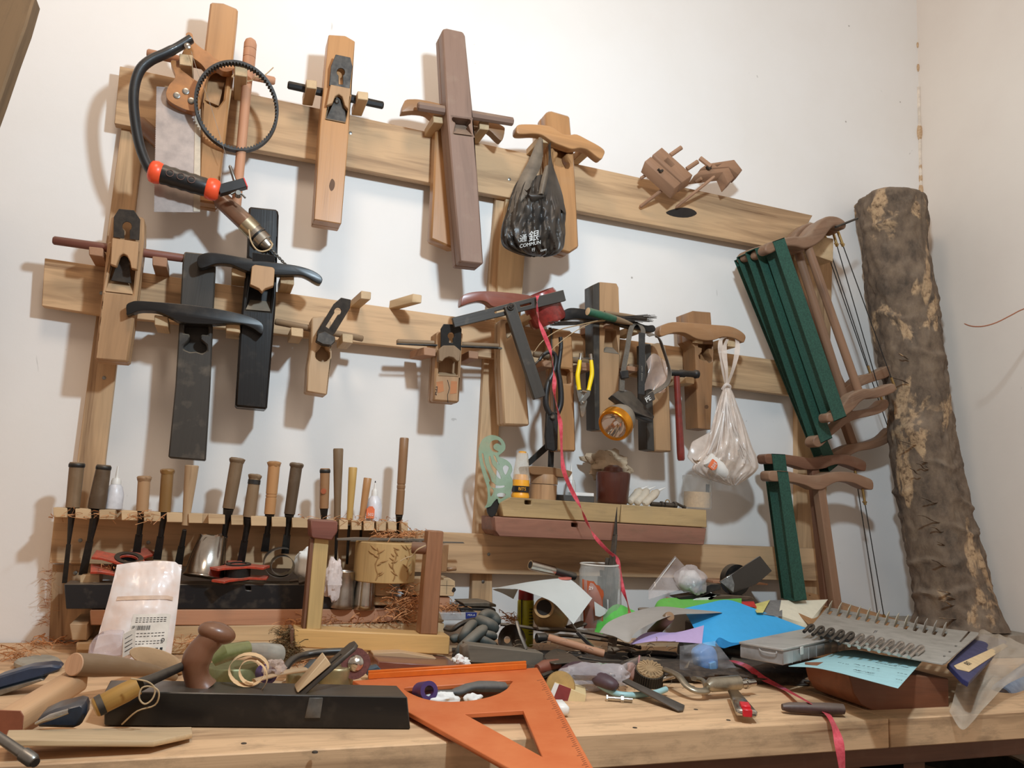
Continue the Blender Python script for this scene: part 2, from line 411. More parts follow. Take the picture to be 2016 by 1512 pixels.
plank('rack_brace', 'wide pale board under the middle upright behind the black bag', [(1000, 360), (1042, 375), (1024, 640), (976, 640), (985, 480)], .030, .0185, PEG)
plank('rack_upright', 'right pine upright of the tool rack behind the frame saws', [(1569, 470), (1640, 480), (1622, 1200), (1571, 1200)], U0, U1)
def rail(label, top, bot, mat=PINE):
    return plank('rack_rail', label, top + bot[::-1], R1, U0 + .0005, mat, (1, 0, 0))
rail('top pine rail of the tool rack', [(236, 130), (719, 233), (1132, 322), (1600, 424)], [(225, 243), (621, 316), (848, 360), (1440, 472), (1560, 495)])
rail('middle pine rail of the tool rack', [(88, 508), (429, 558), (855, 618), (1493, 704), (1575, 716)], [(82, 602), (199, 620), (813, 686), (1540, 776), (1580, 782)])
rail('lowest pine rail of the tool rack', [(107, 1012), (700, 1040), (1391, 1072), (1612, 1080)], [(97, 1108), (870, 1128), (1228, 1136), (1616, 1144)])
m = MB()
for px in ((1003, 353), (200, 577), (962, 1091), (158, 1064), (292, 1068), (205, 744), (980, 800), (951, 1145), (1596, 1180), (148, 1128), (690, 262)):
    p = P(px[0], px[1], R1 if px[1] not in (744, 800, 1145, 1180, 1128) else U0)
    m.lathe(p + Vector((0, .001, 0)), p + Vector((0, -.0012, 0)), [(0, .0035), (.8, .0035), (1, .002), (1, .0005)], 10)
one('screw_heads', 'small screw heads in the rack boards', 'screws', m, GALV, kind='stuff')
# pegs: a square front face seen at (px) and a root on the rail
def peg(label, face, root=None, mat=PEG, s=.112, sr=R1 - .002, ext=0.0):
    f = PL(face, s)
    if root is None: b = [q + Vector((0, s - sr, 0)) for q in f]
    else:
        c = sum((q for q in f), Vector()) / len(f); r = P(root[0], root[1], sr)
        b = [r + (q - c) for q in f]; b = [Vector((q.x, -sr, q.z)) for q in b]
    m = MB().loft(f, b); ax = b[0] - f[0]
    return one('rack_peg', label, 'peg', m, mat, .0012, grain=ax, group='wooden pegs of the tool rack')
def sq(x0, y0, x1, y1, k=.0): return [(x0, y0), (x1, y0 + (x1 - x0) * .12), (x1, y1), (x0, y1 - (x1 - x0) * .12)]
peg('peg that carries the orange-handled saw, top left', sq(353, 105, 379, 130), s=.13)
peg('peg through the toothed belt', sq(462, 126, 487, 151), s=.14)
peg('peg left of the iron of the tan plane on the black rod', sq(603, 156, 624, 175))
peg('peg right of the iron of the tan plane on the black rod', sq(704, 179, 725, 197))
peg('peg left of the long brown plane', sq(853, 225, 874, 243))
peg('peg right of the long brown plane', sq(944, 238, 963, 256))
peg('peg from which the black plastic bag hangs', sq(1061, 266, 1083, 282))
peg('peg under the right end of the orange horn handle', sq(1149, 283, 1167, 300))
peg('dark peg left of the leftmost plane', sq(175, 485, 203, 505), mat=PEGB)
peg('peg right of the leftmost plane', sq(300, 504, 329, 526), mat=PEGB)
peg('lower peg left of the dusty black plane', sq(304, 620, 331, 643))
peg('lower peg between the two black planes', sq(445, 636, 473, 655))
peg('peg left of the glossy black plane', sq(456, 527, 484, 546))
peg('peg right of the glossy black plane', sq(552, 541, 579, 561))
peg('peg left of the plane with the tilted iron', sq(573, 644, 597, 664))
peg('peg right of the plane with the tilted iron', sq(674, 656, 695, 676))
peg('free peg above the middle rail, nearer the black planes', [(711, 572), (731, 575), (730, 590), (710, 588)], (699, 600))
peg('free peg above the middle rail, splayed to the left', [(813, 578), (831, 581), (830, 597), (811, 595)], (775, 601))
peg('peg left of the small square plane', [(835, 683), (859, 686), (858, 702), (834, 699)], (818, 700), PEGB)
peg('peg right of the small square plane', sq(923, 690, 942, 707), mat=PEGB)
peg('peg under the red tape roll', sq(1042, 612, 1058, 630))
peg('peg left of the tin snips', sq(1066, 708, 1088, 724), mat=PEGB)
peg('peg behind the yellow pliers', sq(1146, 713, 1163, 731), mat=PEGB)
peg('long peg under the green-handled screwdriver', [(1193, 632), (1209, 634), (1209, 648), (1192, 646)], (1150, 655), PEGB)
peg('peg that carries the head lamp strap', sq(1245, 640, 1263, 656))
peg('peg left of the plane with the heart-shaped mouth', [(1369, 660), (1385, 663), (1384, 677), (1368, 674)], (1345, 672))
peg('peg from which the clear plastic bag hangs', sq(1432, 664, 1450, 684))
peg('peg under the hammer head', sq(1350, 741, 1367, 756))
peg('big peg that carries the upper frame saws', [(1598, 462), (1641, 470), (1640, 515), (1596, 500)], (1585, 500), s=.15, mat=PEG)
peg('short peg beside the rod of the plane under the head lamp', sq(1236, 720, 1255, 732), mat=PEGB)
# ---------------------------------------------------------------- planes hanging on the rack
def circ(x, y, r, n=14, ry=None): return [(x + r * math.cos(2 * math.pi * i / n), y + (ry or r) * math.sin(2 * math.pi * i / n)) for i in range(n)]
def body_part(t, px, s, th, mat, hole=None, bev=.0035, ramp_=None, name='body'):
    m = MB()
    if hole:
        m.pplate(px, [hole], s, s - th * .6)
        c = [sum(q[0] for q in px) / len(px), sum(q[1] for q in px) / len(px)]
        # solid sole block behind the throat
        A = PL(px, s); m.prism([q + Vector((0, th * .58, 0)) for q in A], (0, th * .42, 0))
    else: m.slab(px, s, s - th)
    t.part(name, m, mat, bev, grain=(P(*px[0], s) - P(*px[-1], s)))
def rod_part(t, a, b, s, rpx, mat, n=12, name='handle_rod', s2=None, ell=None):
    p, q = P(a[0], a[1], s), P(b[0], b[1], s2 if s2 is not None else s); r = rpx * mpp((p + q) / 2)
    m = MB().lathe(p, q, [(0, r * .7), (.012, r), (.5, r * 1.06), (.988, r), (1, r * .7)], n)
    t.part(name, m, mat, 0, 50 if n > 8 else 20, grain=q - p)
def horn_part(t, px, s, th, mat, name='horn_handle', n=3):
    m = MB().slab([tuple(q)[:2] for q in sm([(a, b, 0) for a, b in px], n)], s, s - th)
    t.part(name, m, mat, .004, 60, grain=(1, 0, 0), seg=3)
def iron_part(t, px, s, key=None, th=.004, mat=None, slot=None, name='plane_iron', tilt=.02):
    h = []
    if key:
        x, y, r, y2, w_ = key
        dx, dy = (slot or (0, 1)); L = math.hypot(dx, dy); dx, dy = dx / L, dy / L; nx, ny = -dy, dx
        arc = []
        base = math.atan2(dy, dx); a0 = math.asin(min(.95, w_ / r))
        for i in range(11):
            a = base + a0 + (2 * math.pi - 2 * a0) * i / 10; arc.append((x + r * math.cos(a), y + r * math.sin(a)))
        h = [arc + [(x + dx * y2 + nx * -w_, y + dy * y2 + ny * -w_), (x + dx * y2 + nx * w_, y + dy * y2 + ny * w_)]]
    top = min(px, key=lambda q: q[1])[1]; bot = max(px, key=lambda q: q[1])[1]
    def q(a): return P(a[0], a[1], s + tilt * (bot - a[1]) / (bot - top))
    A = [q(a) for a in px]; nrm = (A[1] - A[0]).cross(A[2] - A[0]).normalized()
    if nrm.y < 0: nrm = -nrm
    # keep coplanar: fit on the first, second and last corner plane
    def pr(a):
        d = ray(*a); return CAM + d * ((A[0] - CAM).dot(nrm) / d.dot(nrm))
    m = MB().plate([pr(a) for a in px], [[pr(a) for a in k] for k in h], nrm * th)
    t.part(name, m, mat or STEEL, .0006)
def wedge_part(t, px, s, th, mat, name='wedge', cut=None):
    m = MB()
    m.slab(px, s, s - th)
    t.part(name, m, mat, .0012, grain=(0, 0, 1))
def ramp_part(t, px, s, depth, mat):
    """sloping bed of the throat: lower edge flush with the face, upper edge sunk by depth"""
    a, b, c, d = px            # upper left, upper right, lower right, lower left
    A, B = P(*a, s - depth), P(*b, s - depth); Cc, D = P(*c, s + .0002), P(*d, s + .0002)
    back = Vector((0, .004, 0))
    m = MB().loft([A, B, Cc, D], [A + back, B + back, Cc + Vector((0, depth, 0)), D + Vector((0, depth, 0))])
    t.part('throat_bed', m, mat, 0)
# 0 long tan plane, top left
t = Thing('hand_plane', 'long tan jointer plane at the top left, behind the toothed belt', 'plane')
body_part(t, [(414, 3), (440, 5), (469, 17), (458, 122), (447, 240), (428, 402), (390, 396), (397, 220), (403, 94)], .095, .05, ORNG, hole=[(412, 128), (448, 134), (440, 196), (428, 212), (404, 200)])
ramp_part(t, [(412, 150), (444, 156), (430, 208), (404, 197)], .095, .03, TAN)
rod_part(t, (289, 104), (542, 160), .078, 8, REDPL); t.done()
# A tan plane on black rod
t = Thing('hand_plane', 'tan jointer plane hanging on a squared black rod, with knot near its foot', 'plane')
body_part(t, [(647, 68), (680, 70), (699, 81), (686, 270), (672, 441), (618, 432), (630, 250)], .108, .05, ORNG, hole=[(650, 180), (690, 188), (680, 243), (640, 235)])
ramp_part(t, [(646, 205), (686, 212), (680, 242), (640, 234)], .108, .03, DIRT)
rod_part(t, (566, 167), (755, 208), .085, 8, EBON, 8)
iron_part(t, [(661, 107), (690, 113), (694, 131), (688, 178), (648, 168), (652, 129)], .118, (671, 142, 8, 24, 4.2), tilt=.01)
iron_part(t, [(665, 186), (673, 187), (678, 205), (683, 244), (641, 235), (655, 205)], .106, name='chip_breaker', tilt=.004)
wedge_part(t, [(651, 166), (690, 174), (686, 215), (679, 207), (674, 190), (667, 185), (660, 189), (655, 203), (643, 207)], .122, .012, TAN)
t.part('screw', MB().lathe(P(663, 200, .107), P(663, 200, .114), [(0, .005), (.7, .0045), (1, .002)], 12), GALV)
t.part('knot', MB().slab([tuple(q)[:2] for q in sm([(653, 352, 0), (659, 358, 0), (658, 370, 0), (652, 376, 0), (648, 366, 0)], 3)], .1083, .107), wood('knot_wood', (104, 74, 50), (60, 42, 30)), 0)
t.done()
# C plane behind B
t = Thing('hand_plane', 'orange plane with curved horn handle, mostly hidden behind the long brown plane', 'plane')
body_part(t, [(858, 240), (905, 246), (905, 486), (888, 487), (848, 470), (853, 380)], .075, .034, ORNG)
horn_part(t, [(791, 218), (797, 198), (812, 195), (829, 196), (858, 202), (878, 208), (940, 228), (965, 236), (990, 248), (994, 256), (989, 276), (980, 272), (963, 256), (940, 250), (880, 240), (862, 238), (850, 230), (838, 221), (815, 218), (795, 220)], .1, .022, HORN)
t.done()
t = Thing('hand_plane', 'longest plane, dull reddish brown with an empty throat, leaning across the top rail', 'plane')
body_part(t, [(871, 57), (880, 55), (912, 62), (916, 70), (930, 210), (940, 340), (952, 520), (906, 515), (893, 370), (880, 220)], .142, .055, BRWN, hole=[(890, 229), (928, 234), (927, 244), (922, 243), (931, 268), (893, 263), (898, 240), (891, 238)])
ramp_part(t, [(897, 246), (924, 250), (931, 267), (893, 262)], .142, .03, BRWN)
rod_part(t, (822, 209), (1010, 240), .124, 9, BRWN, 8); t.done()
# D orange plane with the bag
HT = lambda x, y, k=1.0: [(x + a * k, y + b * k) for a, b in ((-17, -26), (17, -24), (16, -12), (8, -14), (8, -4), (15, 8), (16, 16), (9, 20), (2, 13), (-5, 14), (-14, 10), (-16, 2), (-9, -6), (-8, -15), (-17, -17))]
t = Thing('hand_plane', 'orange plane with wavy horn handle and heart-shaped throat beside the black bag', 'plane')
body_part(t, [(1074, 222), (1084, 217), (1122, 228), (1125, 262), (1130, 294), (1140, 486), (1122, 498), (1094, 490), (1085, 281), (1076, 255)], .1, .05, ORNG, hole=HT(1108, 313))
horn_part(t, [(1017, 251), (1022, 245), (1040, 244), (1062, 245), (1083, 248), (1096, 255), (1108, 263), (1122, 265), (1136, 264), (1158, 275), (1180, 287), (1191, 297), (1188, 308), (1184, 313), (1176, 309), (1158, 295), (1142, 291), (1127, 293), (1108, 287), (1088, 279), (1068, 266), (1050, 263), (1030, 264), (1018, 262)], .125, .025, ORNG)
t.done()
# E leftmost
t = Thing('hand_plane', 'leftmost plane of the middle row, pale brown, on a thin reddish rod', 'plane')
body_part(t, [(220, 424), (284, 427), (284, 470), (268, 600), (252, 713), (185, 708), (203, 560), (211, 480)], .108, .05, TAN, hole=[(222, 490), (270, 498), (261, 579), (208, 573)])
ramp_part(t, [(218, 545), (263, 550), (261, 579), (208, 573)], .108, .03, PALE)
rod_part(t, (104, 473), (379, 511), .088, 8.5, ROSE)
iron_part(t, [(234, 411), (264, 414), (276, 432), (274, 473), (223, 467), (224, 427)], .122, (250, 446, 9.5, 24, 5.4), tilt=.012)
iron_part(t, [(236, 503), (252, 504), (259, 558), (218, 552)], .1, name='chip_breaker', tilt=.004)
wedge_part(t, [(221, 468), (273, 476), (270, 530), (258, 528), (256, 515), (250, 503), (243, 499), (236, 503), (229, 524), (217, 520)], .128, .014, TAN)
t.done()
# F dusty black
FH = [(363, 638), (411, 641), (410, 660), (396, 658), (394, 668), (407, 679), (408, 690), (398, 696), (386, 692), (374, 693), (362, 688), (360, 680), (372, 670), (374, 658), (362, 656)]
t = Thing('hand_plane', 'long dusty black plane with wide drooping horn handle and clover-shaped throat', 'plane')
body_part(t, [(363, 495), (420, 501), (425, 519), (421, 600), (414, 760), (405, 907), (331, 901), (345, 760), (355, 600), (359, 519)], .1, .05, EBOND, hole=FH)
horn_part(t, [(249, 614), (249, 600), (259, 594), (271, 592), (304, 594), (363, 599), (421, 607), (471, 617), (504, 628), (518, 640), (518, 654), (513, 657), (499, 647), (477, 638), (454, 636), (421, 638), (380, 637), (354, 633), (332, 622), (310, 613), (290, 611), (271, 612), (251, 620)], .128, .026, EBON)
t.done()
# G glossy black
t = Thing('hand_plane', 'long glossy black plane with pale wedge and thin horn handle', 'plane')
body_part(t, [(490, 406), (547, 412), (549, 424), (543, 600), (526, 806), (463, 800), (473, 640), (487, 500)], .105, .052, EBON, hole=[(494, 545), (540, 552), (532, 613), (484, 609)])
ramp_part(t, [(492, 590), (532, 594), (532, 613), (484, 609)], .105, .03, GREYW)
horn_part(t, [(390, 524), (388, 512), (393, 502), (410, 497), (430, 498), (470, 505), (520, 514), (560, 519), (590, 524), (617, 533), (634, 546), (632, 558), (622, 556), (605, 546), (588, 541), (543, 541), (493, 535), (470, 527), (453, 520), (427, 519), (408, 525), (396, 528)], .13, .022, EBON)
iron_part(t, [(497, 497), (540, 503), (543, 530), (536, 558), (496, 552)], .12, mat=EBON, tilt=.014)
wedge_part(t, [(496, 524), (502, 521), (537, 526), (541, 530), (539, 562), (522, 568), (516, 575), (510, 568), (492, 560)], .14, .018, TAN)
t.done()
# H small with tilted iron
t = Thing('hand_plane', 'short tan plane with round throat and its iron tilted to the right', 'plane')
body_part(t, [(614, 624), (640, 622), (652, 632), (653, 700), (644, 778), (603, 771), (606, 720), (613, 680)], .108, .052, PALE, hole=[(634, 678), (640, 678), (642, 686), (650, 692), (650, 704), (642, 712), (630, 712), (621, 705), (621, 694), (630, 686)])
rod_part(t, (541, 633), (715, 667), .082, 6.5, DIRT)
iron_part(t, [(672, 586), (691, 590), (689, 607), (660, 655), (648, 668), (623, 662), (625, 652), (657, 599)], .125, (665, 613, 7, 38, 4), slot=(-28, 44), tilt=.02)
wedge_part(t, [(626, 656), (640, 652), (660, 663), (660, 672), (652, 680), (636, 678), (623, 671)], .135, .02, STEEL, 'iron_cap')
t.done()
# I small square plane
t = Thing('hand_plane', 'small square tan plane with orange blotches, right of the free pegs', 'plane')
body_part(t, [(860, 652), (912, 654), (908, 720), (904, 793), (853, 789), (857, 720)], .108, .05, TAN, hole=[(867, 690), (904, 694), (902, 740), (863, 738)])
ramp_part(t, [(864, 732), (901, 734), (902, 741), (863, 739)], .108, .03, PALE)
rod_part(t, (781, 673), (987, 682), .09, 5.5, DIRT, 8)
iron_part(t, [(874, 638), (904, 639), (909, 648), (907, 690), (868, 684), (868, 648)], .122, (888, 661, 6.6, 14, 3.8), tilt=.012, mat=IRON)
wedge_part(t, [(864, 688), (873, 680), (895, 680), (907, 690), (905, 711), (899, 711), (893, 704), (884, 702), (876, 705), (871, 712), (864, 710)], .13, .018, DIRT)
m = MB().slab([(859, 752), (872, 750), (874, 770), (862, 774)], .1084, .107); m.slab([(888, 750), (900, 751), (899, 774), (886, 776)], .1084, .107)
t.part('stain_patch', m, wood('orange_patch', (176, 116, 74), (140, 88, 56)), 0)
m = MB()
for k, (a, b) in enumerate((((858, 762), (861, 761)), ((857, 766), (861, 768)), ((861, 761), (860, 770)), ((857, 772), (861, 771)), ((856, 775), (860, 777)), ((858, 772), (859, 778)))):
    m.tube([P(*a, .109), P(*b, .109)], .0005, 4)
t.part('ink_mark', m, INK, 0)
m = MB().tube(PL(sm([(882, 793, 0), (880, 775, 0), (885, 762, 0), (881, 745, 0)], 4, False) and [(882, 793), (881, 778), (885, 764), (881, 748)], .1082), .0007, 4)
t.part('crack', m, DARKIN, 0); t.done()
t = Thing('file', 'thin tapered file lying along the rod of the small square plane', 'file')
a, b = P(781, 677, .103), P(980, 685, .103)
t.part('blade', MB().tube([a, a.lerp(b, .4), b], [.0035, .0048, .0052], 8, flat=.5), IRON)
t.part('tang', MB().tube([b, P(1002, 688, .103)], [.003, .0005], 6), GALV); t.done()
# J pale plane under the bevel gauge
t = Thing('hand_plane', 'pale tapering plane with glossy red horn handle, behind the dark angle gauge', 'plane')
body_part(t, [(986, 628), (1022, 630), (1030, 690), (1040, 800), (1043, 838), (992, 836), (986, 720)], .105, .045, PALE, hole=[(996, 633), (1012, 634), (1016, 652), (1006, 662), (998, 668)])
horn_part(t, [(908, 600), (909, 588), (914, 580), (930, 575), (955, 573), (978, 574), (1013, 577), (1046, 582), (1075, 590), (1090, 600), (1086, 612), (1060, 604), (1030, 602), (1000, 603), (972, 604), (959, 595), (945, 592), (926, 596), (912, 601)], .13, .024, RED)
t.done()
t = Thing('angle_gauge', 'dark grey slotted angle gauge hung over the red horn handle', 'angle gauge')
s = .152
def bar(m, a, b, w0, w1, s, th, holes=()):
    A, B = Vector((a[0], a[1], 0)), Vector((b[0], b[1], 0)); d = (B - A).normalized(); n = Vector((-d.y, d.x, 0))
    o = [A + n * w0, B + n * w1, B - n * w1, A - n * w0]; hs = []
    for (u0, u1, wd) in holes: hs.append([(A.lerp(B, u0) + n * wd)[:2], (A.lerp(B, u1) + n * wd)[:2], (A.lerp(B, u1) - n * wd)[:2], (A.lerp(B, u0) - n * wd)[:2]])
    return m.pplate([q[:2] for q in o], hs, s, s - th)
t.part('blade', bar(MB(), (893, 635), (1112, 581), 10, 11, s, .009, [(.37, .48, 2.2), (.60, .70, 2.2)]), EBOND, .0008)
t.part('stock', bar(MB(), (1004, 600), (1064, 783), 11, 12, s + .012, .011), EBOND, .0012)
t.part('wing_nut', MB().tube([P(1006 + 6 * math.cos(a), 603 + 6 * math.sin(a), s + .016) for a in [i * .52 for i in range(13)]], .0012, 6).lathe(P(1006, 603, s + .01), P(1006, 603, s + .02), [(0, .004), (1, .003)], 10), STEEL); t.done()
# K orange plane behind snips
t = Thing('hand_plane', 'orange plane with one dark side, behind the black tin snips', 'plane')
body_part(t, [(1086, 645), (1126, 651), (1129, 700), (1134, 889), (1097, 888), (1090, 740)], .098, .045, ORNG, hole=[(1100, 724), (1124, 727), (1126, 756), (1103, 754)])
t.part('side_veneer', MB().prism([P(1086, 645, .0975), P(1090, 740, .0975), P(1097, 888, .0975), P(1095, 888, .06), P(1086, 740, .06), P(1082, 645, .06)], (-.003, 0, 0)), EBOND, 0)
rod_part(t, (1050, 697), (1176, 716), .075, 6, DIRT); t.done()
# L tall plane with dark side
t = Thing('hand_plane', 'tall brown plane with black left side and black horn handle, left of the head lamp', 'plane')
body_part(t, [(1181, 555), (1214, 558), (1218, 566), (1221, 660), (1218, 760), (1216, 848), (1181, 847), (1181, 700)], .105, .045, TAN, hole=[(1192, 648), (1213, 650), (1219, 697), (1189, 693)])
ramp_part(t, [(1193, 682), (1211, 684), (1219, 697), (1189, 693)], .105, .028, GREYW)
t.part('side_veneer', MB().slab([(1167, 561), (1180, 555), (1180.5, 847), (1171, 845), (1169, 700)], .104, .062), EBOND, .001)
horn_part(t, [(1110, 626), (1110, 614), (1116, 608), (1130, 606), (1160, 610), (1200, 617), (1240, 628), (1270, 640), (1286, 640), (1291, 648), (1286, 654), (1274, 652), (1250, 646), (1200, 634), (1165, 629), (1135, 627), (1115, 630)], .12, .022, EBON); t.done()
# M
t = Thing('hand_plane', 'tan plane with black left side, right of the head lamp and behind its strap', 'plane')
body_part(t, [(1282, 678), (1298, 674), (1312, 680), (1319, 770), (1323, 890), (1289, 888), (1286, 780)], .1, .045, TAN, hole=[(1288, 740), (1304, 741), (1306, 772), (1290, 771)])
t.part('side_veneer', MB().slab([(1270, 676), (1281.5, 677), (1288.5, 888), (1274, 885)], .099, .06), EBOND, .001)
rod_part(t, (1236, 722), (1350, 736), .075, 6, DIRT); t.done()
# N
t = Thing('hand_plane', 'brown plane with knot and heart-shaped throat under a curved light brown horn handle', 'plane')
body_part(t, [(1354, 616), (1364, 612), (1399, 615), (1401, 640), (1405, 690), (1399, 846), (1374, 843), (1368, 684), (1357, 670)], .1, .05, HORN, hole=HT(1389, 698, .85))
horn_part(t, [(1299, 654), (1300, 645), (1304, 640), (1324, 634), (1357, 635), (1402, 639), (1436, 642), (1456, 650), (1468, 661), (1466, 672), (1462, 674), (1447, 666), (1425, 663), (1407, 669), (1389, 670), (1370, 666), (1357, 659), (1346, 655), (1326, 655), (1303, 662)], .125, .024, HORN)
t.part('knot', MB().slab(circ(1391, 801, 4, 10), .1004, .099), wood('knot_wood', (104, 74, 50), (60, 42, 30)), 0)
t.done()
# ---------------------------------------------------------------- marking gauges on the rail
def gauge(label, faceA, faceB, endc, rods, s, th, ev=(.006, .028, -.014)):
    t = Thing('marking_gauge', label, 'gauge', 'marking gauges standing on the rail')
    for f in (faceA, faceB): t.part('fence_block', MB().plate(PL(f[0], s), [PL(h, s) for h in f[1]], ev), PEGB, .001)
    for a, b, sa, sb_, r in rods:
        p, q = P(*a, sa), P(*b, sb_); t.part('beam', MB().lathe(p, q, [(0, r * .6), (.03, r), (.97, r), (1, r * .6)], 8), PEGB, 0, 30)
    p = P(*endc, s + .003)
    t.part('wing_screw', MB().tube([p + Vector((-.006, 0, .005)), p, p + Vector((.006, 0, .004))], [.003, .002, .003], 8).lathe(p + Vector((0, .004, 0)), p + Vector((0, -.004, 0)), [(0, .003), (1, .003)], 8), STEEL)
    t.done()
Z = lambda *a: [(1230 + x / 8.064, 270 + y / 8.064) for x, y in a]
gauge('larger wooden gauge of two slotted blocks, left of the pair standing on the top rail', (Z((440, 280), (590, 160), (1080, 600), (905, 720)), [Z((620, 370), (685, 320), (800, 430), (740, 475))]), (Z((315, 385), (415, 305), (895, 725), (790, 815)), []), Z((565, 545))[0],
      [(Z((240, 1110))[0], Z((700, 760))[0], .045, .1, .0045), (Z((250, 660))[0], Z((440, 530))[0], .08, .1, .004), (Z((720, 290))[0], Z((905, 160))[0], .09, .1, .0055), (Z((980, 510))[0], Z((1165, 385))[0], .09, .1, .0055)], .12, .035)
gauge('smaller wooden gauge leaning behind, right of the pair standing on the top rail', (Z((1200, 500), (1310, 420), (1740, 355), (1870, 520), (1800, 590), (1650, 470)), [Z((1430, 435), (1545, 415), (1470, 465))]), (Z((1100, 610), (1210, 525), (1650, 478), (1740, 640), (1640, 740), (1560, 555)), []), Z((1330, 505))[0],
      [(Z((810, 1120))[0], Z((1430, 620))[0], .045, .11, .0038), (Z((1130, 700))[0], Z((1220, 650))[0], .085, .1, .0045), (Z((1190, 330))[0], Z((1370, 470))[0], .1, .11, .006)], .105, .03, (.001, .028, -.012))
one('knot_hole', 'dark knot in the top rail under the wooden gauges', 'knot', MB().slab([tuple(q)[:2] for q in sm([(a, b, 0) for a, b in Z((655, 1190), (880, 1120), (1060, 1140), (1145, 1215), (1000, 1275), (780, 1260))], 3)], R1 + .0006, R1 - .001), DARKIN)
# ---------------------------------------------------------------- tools hanging at the top left
Z1 = lambda *a: [(200 + x / 3.6, y / 3.6) for x, y in a]
def sm2(pts, n=3): return [tuple(q)[:2] for q in sm([(a, b, 0) for a, b in pts], n)]
# toothed belt
t = Thing('toothed_belt', 'black rubber toothed drive belt hanging as a ring over a peg', 'belt')
c = P(467, 211, .124); R0 = .0745; cx, cz = c.x, c.z
m = MB(); n = 150; vs = []
tilt = math.radians(-8)
def bpt(a, r, y):
    x, z = r * 1.0 * math.cos(a), r * 1.055 * math.sin(a)
    return Vector((cx + x * math.cos(tilt) - z * math.sin(tilt), y - .018 * math.sin(a) + .012 * math.cos(a), cz + x * math.sin(tilt) + z * math.cos(tilt)))
for i in range(n * 2):
    a = math.pi * i / n; ri = R0 - .0035 if i % 4 in (0, 1) else R0 - .0062
    vs += [bpt(a, R0, c.y - .007), bpt(a, R0, c.y + .007), bpt(a, ri, c.y + .007), bpt(a, ri, c.y - .007)]
N = n * 2
m.add(vs, [(4 * i + k, 4 * i + (k + 1) % 4, 4 * ((i + 1) % N) + (k + 1) % 4, 4 * ((i + 1) % N) + k) for i in range(N) for k in range(4)])
t.part('band', m, plain('rubber', (58, 56, 54), .6, 0, .3, .3), 0, 30); t.done()
# saw with an orange handle
t = Thing('panel_saw', 'wide grey panel saw with orange-brown wooden grip and three rivets', 'saw')
bl = [(309, 170), (330, 172), (395, 215), (394, 418), (304, 417)]
A, B = bl[0], bl[4]; teeth = []
for i in range(70):
    u = i / 70; x, y = A[0] + (B[0] - A[0]) * (1 - u), A[1] + (B[1] - A[1]) * (1 - u)
    teeth += [(x, y), (x - 1.6, y - 1.7)]
t.part('blade', MB().slab([bl[0], bl[1], bl[2], bl[3]] + teeth, .1, .0988), plain('saw_steel', (186, 172, 164), .5, .35, .12, 0, 40, c2=(160, 148, 142)), 0, 20)
t.part('back_strip', MB().slab([(384, 210), (395, 215), (394, 417), (381, 416)], .1015, .1002), plain('pale_metal', (206, 192, 172), .45, .5), 0)
out = Z1((600, 262), (598, 238), (618, 227), (642, 240), (648, 268), (660, 300), (715, 345), (765, 375), (800, 410), (850, 432), (905, 432), (945, 455), (925, 500), (860, 505), (815, 480), (770, 505), (745, 560), (715, 640), (700, 720), (680, 790), (610, 780), (560, 762), (500, 730), (466, 700), (457, 655), (480, 600), (516, 560), (520, 520), (500, 470), (490, 440), (500, 425), (540, 430), (560, 400), (590, 330))
hole = Z1((556, 480), (600, 520), (660, 565), (690, 575), (712, 530), (740, 505), (720, 470), (690, 440), (655, 415), (630, 400), (600, 430))
t.part('grip', MB().pplate(sm2(out), [sm2(hole)], .118, .097), plain('varnished_wood', (190, 128, 76), .35, 0, .2, .2, 30, coat=.4), .003, 40)
m = MB()
for q in Z1((533, 677), (597, 648), (635, 715)):
    p = P(*q, .118); m.lathe(p, p + Vector((0, -.002, 0)), [(0, .0062), (.7, .006), (1, .004), (1.0, .003)], 14)
t.part('rivet', m, GALV); t.done()
# dowel with a rounded head
t = Thing('wooden_dowel', 'pale round wooden stick with rounded grooved head, hanging through the belt', 'stick')
p, q = P(494, 76, .098), P(463, 430, .098); L = (q - p).length; r = .0118
t.part('stick', MB().lathe(p, q, [(0, .004), (.012, .0095), (.03, r), (.062, r), (.063, r * .93), (.066, r), (.11, r), (.111, r * .93), (.114, r), (.16, r * .98), (.19, r * .85), (.25, r * .78), (1, r * .74)], 20), REDPL); t.done()
one('bamboo_strip', 'thin pale bamboo strip running down beside the toothed belt', 'strip', MB().slab([(457, 142), (461, 143), (429, 362), (422, 360)], .085, .08), PINE2, .0006)
one('twine', 'short pale twine tied round the stick at the peg', 'string', MB().tube(sm([P(480, 160, .112), P(497, 158, .118), P(504, 150, .115), P(512, 154, .11), P(524, 146, .108), P(538, 133, .104)], 3, False), .0012, 6), CORD)
# hacksaw frame
t = Thing('bow_saw_frame', 'black tubular bow saw with orange and black rubber grip, hanging top left', 'saw')
s = .135
path = sm([P(x, y, s) for x, y in ((376, 77), (350, 93), (325, 106), (298, 118), (277, 136), (266, 165), (263, 200), (267, 245), (276, 290), (290, 326), (300, 338))], 4, False)
t.part('frame_tube', MB().tube(path, [.0105] * 6 + [.0115] * (len(path) - 6), 14, flat=.75), plain('black_enamel', (34, 35, 36), .45, 0, .2, .1, coat=.1), 0, 50)
p0, p1 = P(293, 335, s), P(432, 377, s)
t.part('grip', MB().lathe(p0, p1, [(.12, .0155), (.2, .018), (.27, .0168), (.34, .0182), (.41, .0168), (.48, .0182), (.55, .0168), (.62, .018), (.69, .0168), (.78, .017), (.84, .015)], 20), BLACKP, 0, 60)
ORP = plain('orange_plastic', (255, 92, 52), .35, 0, .05)
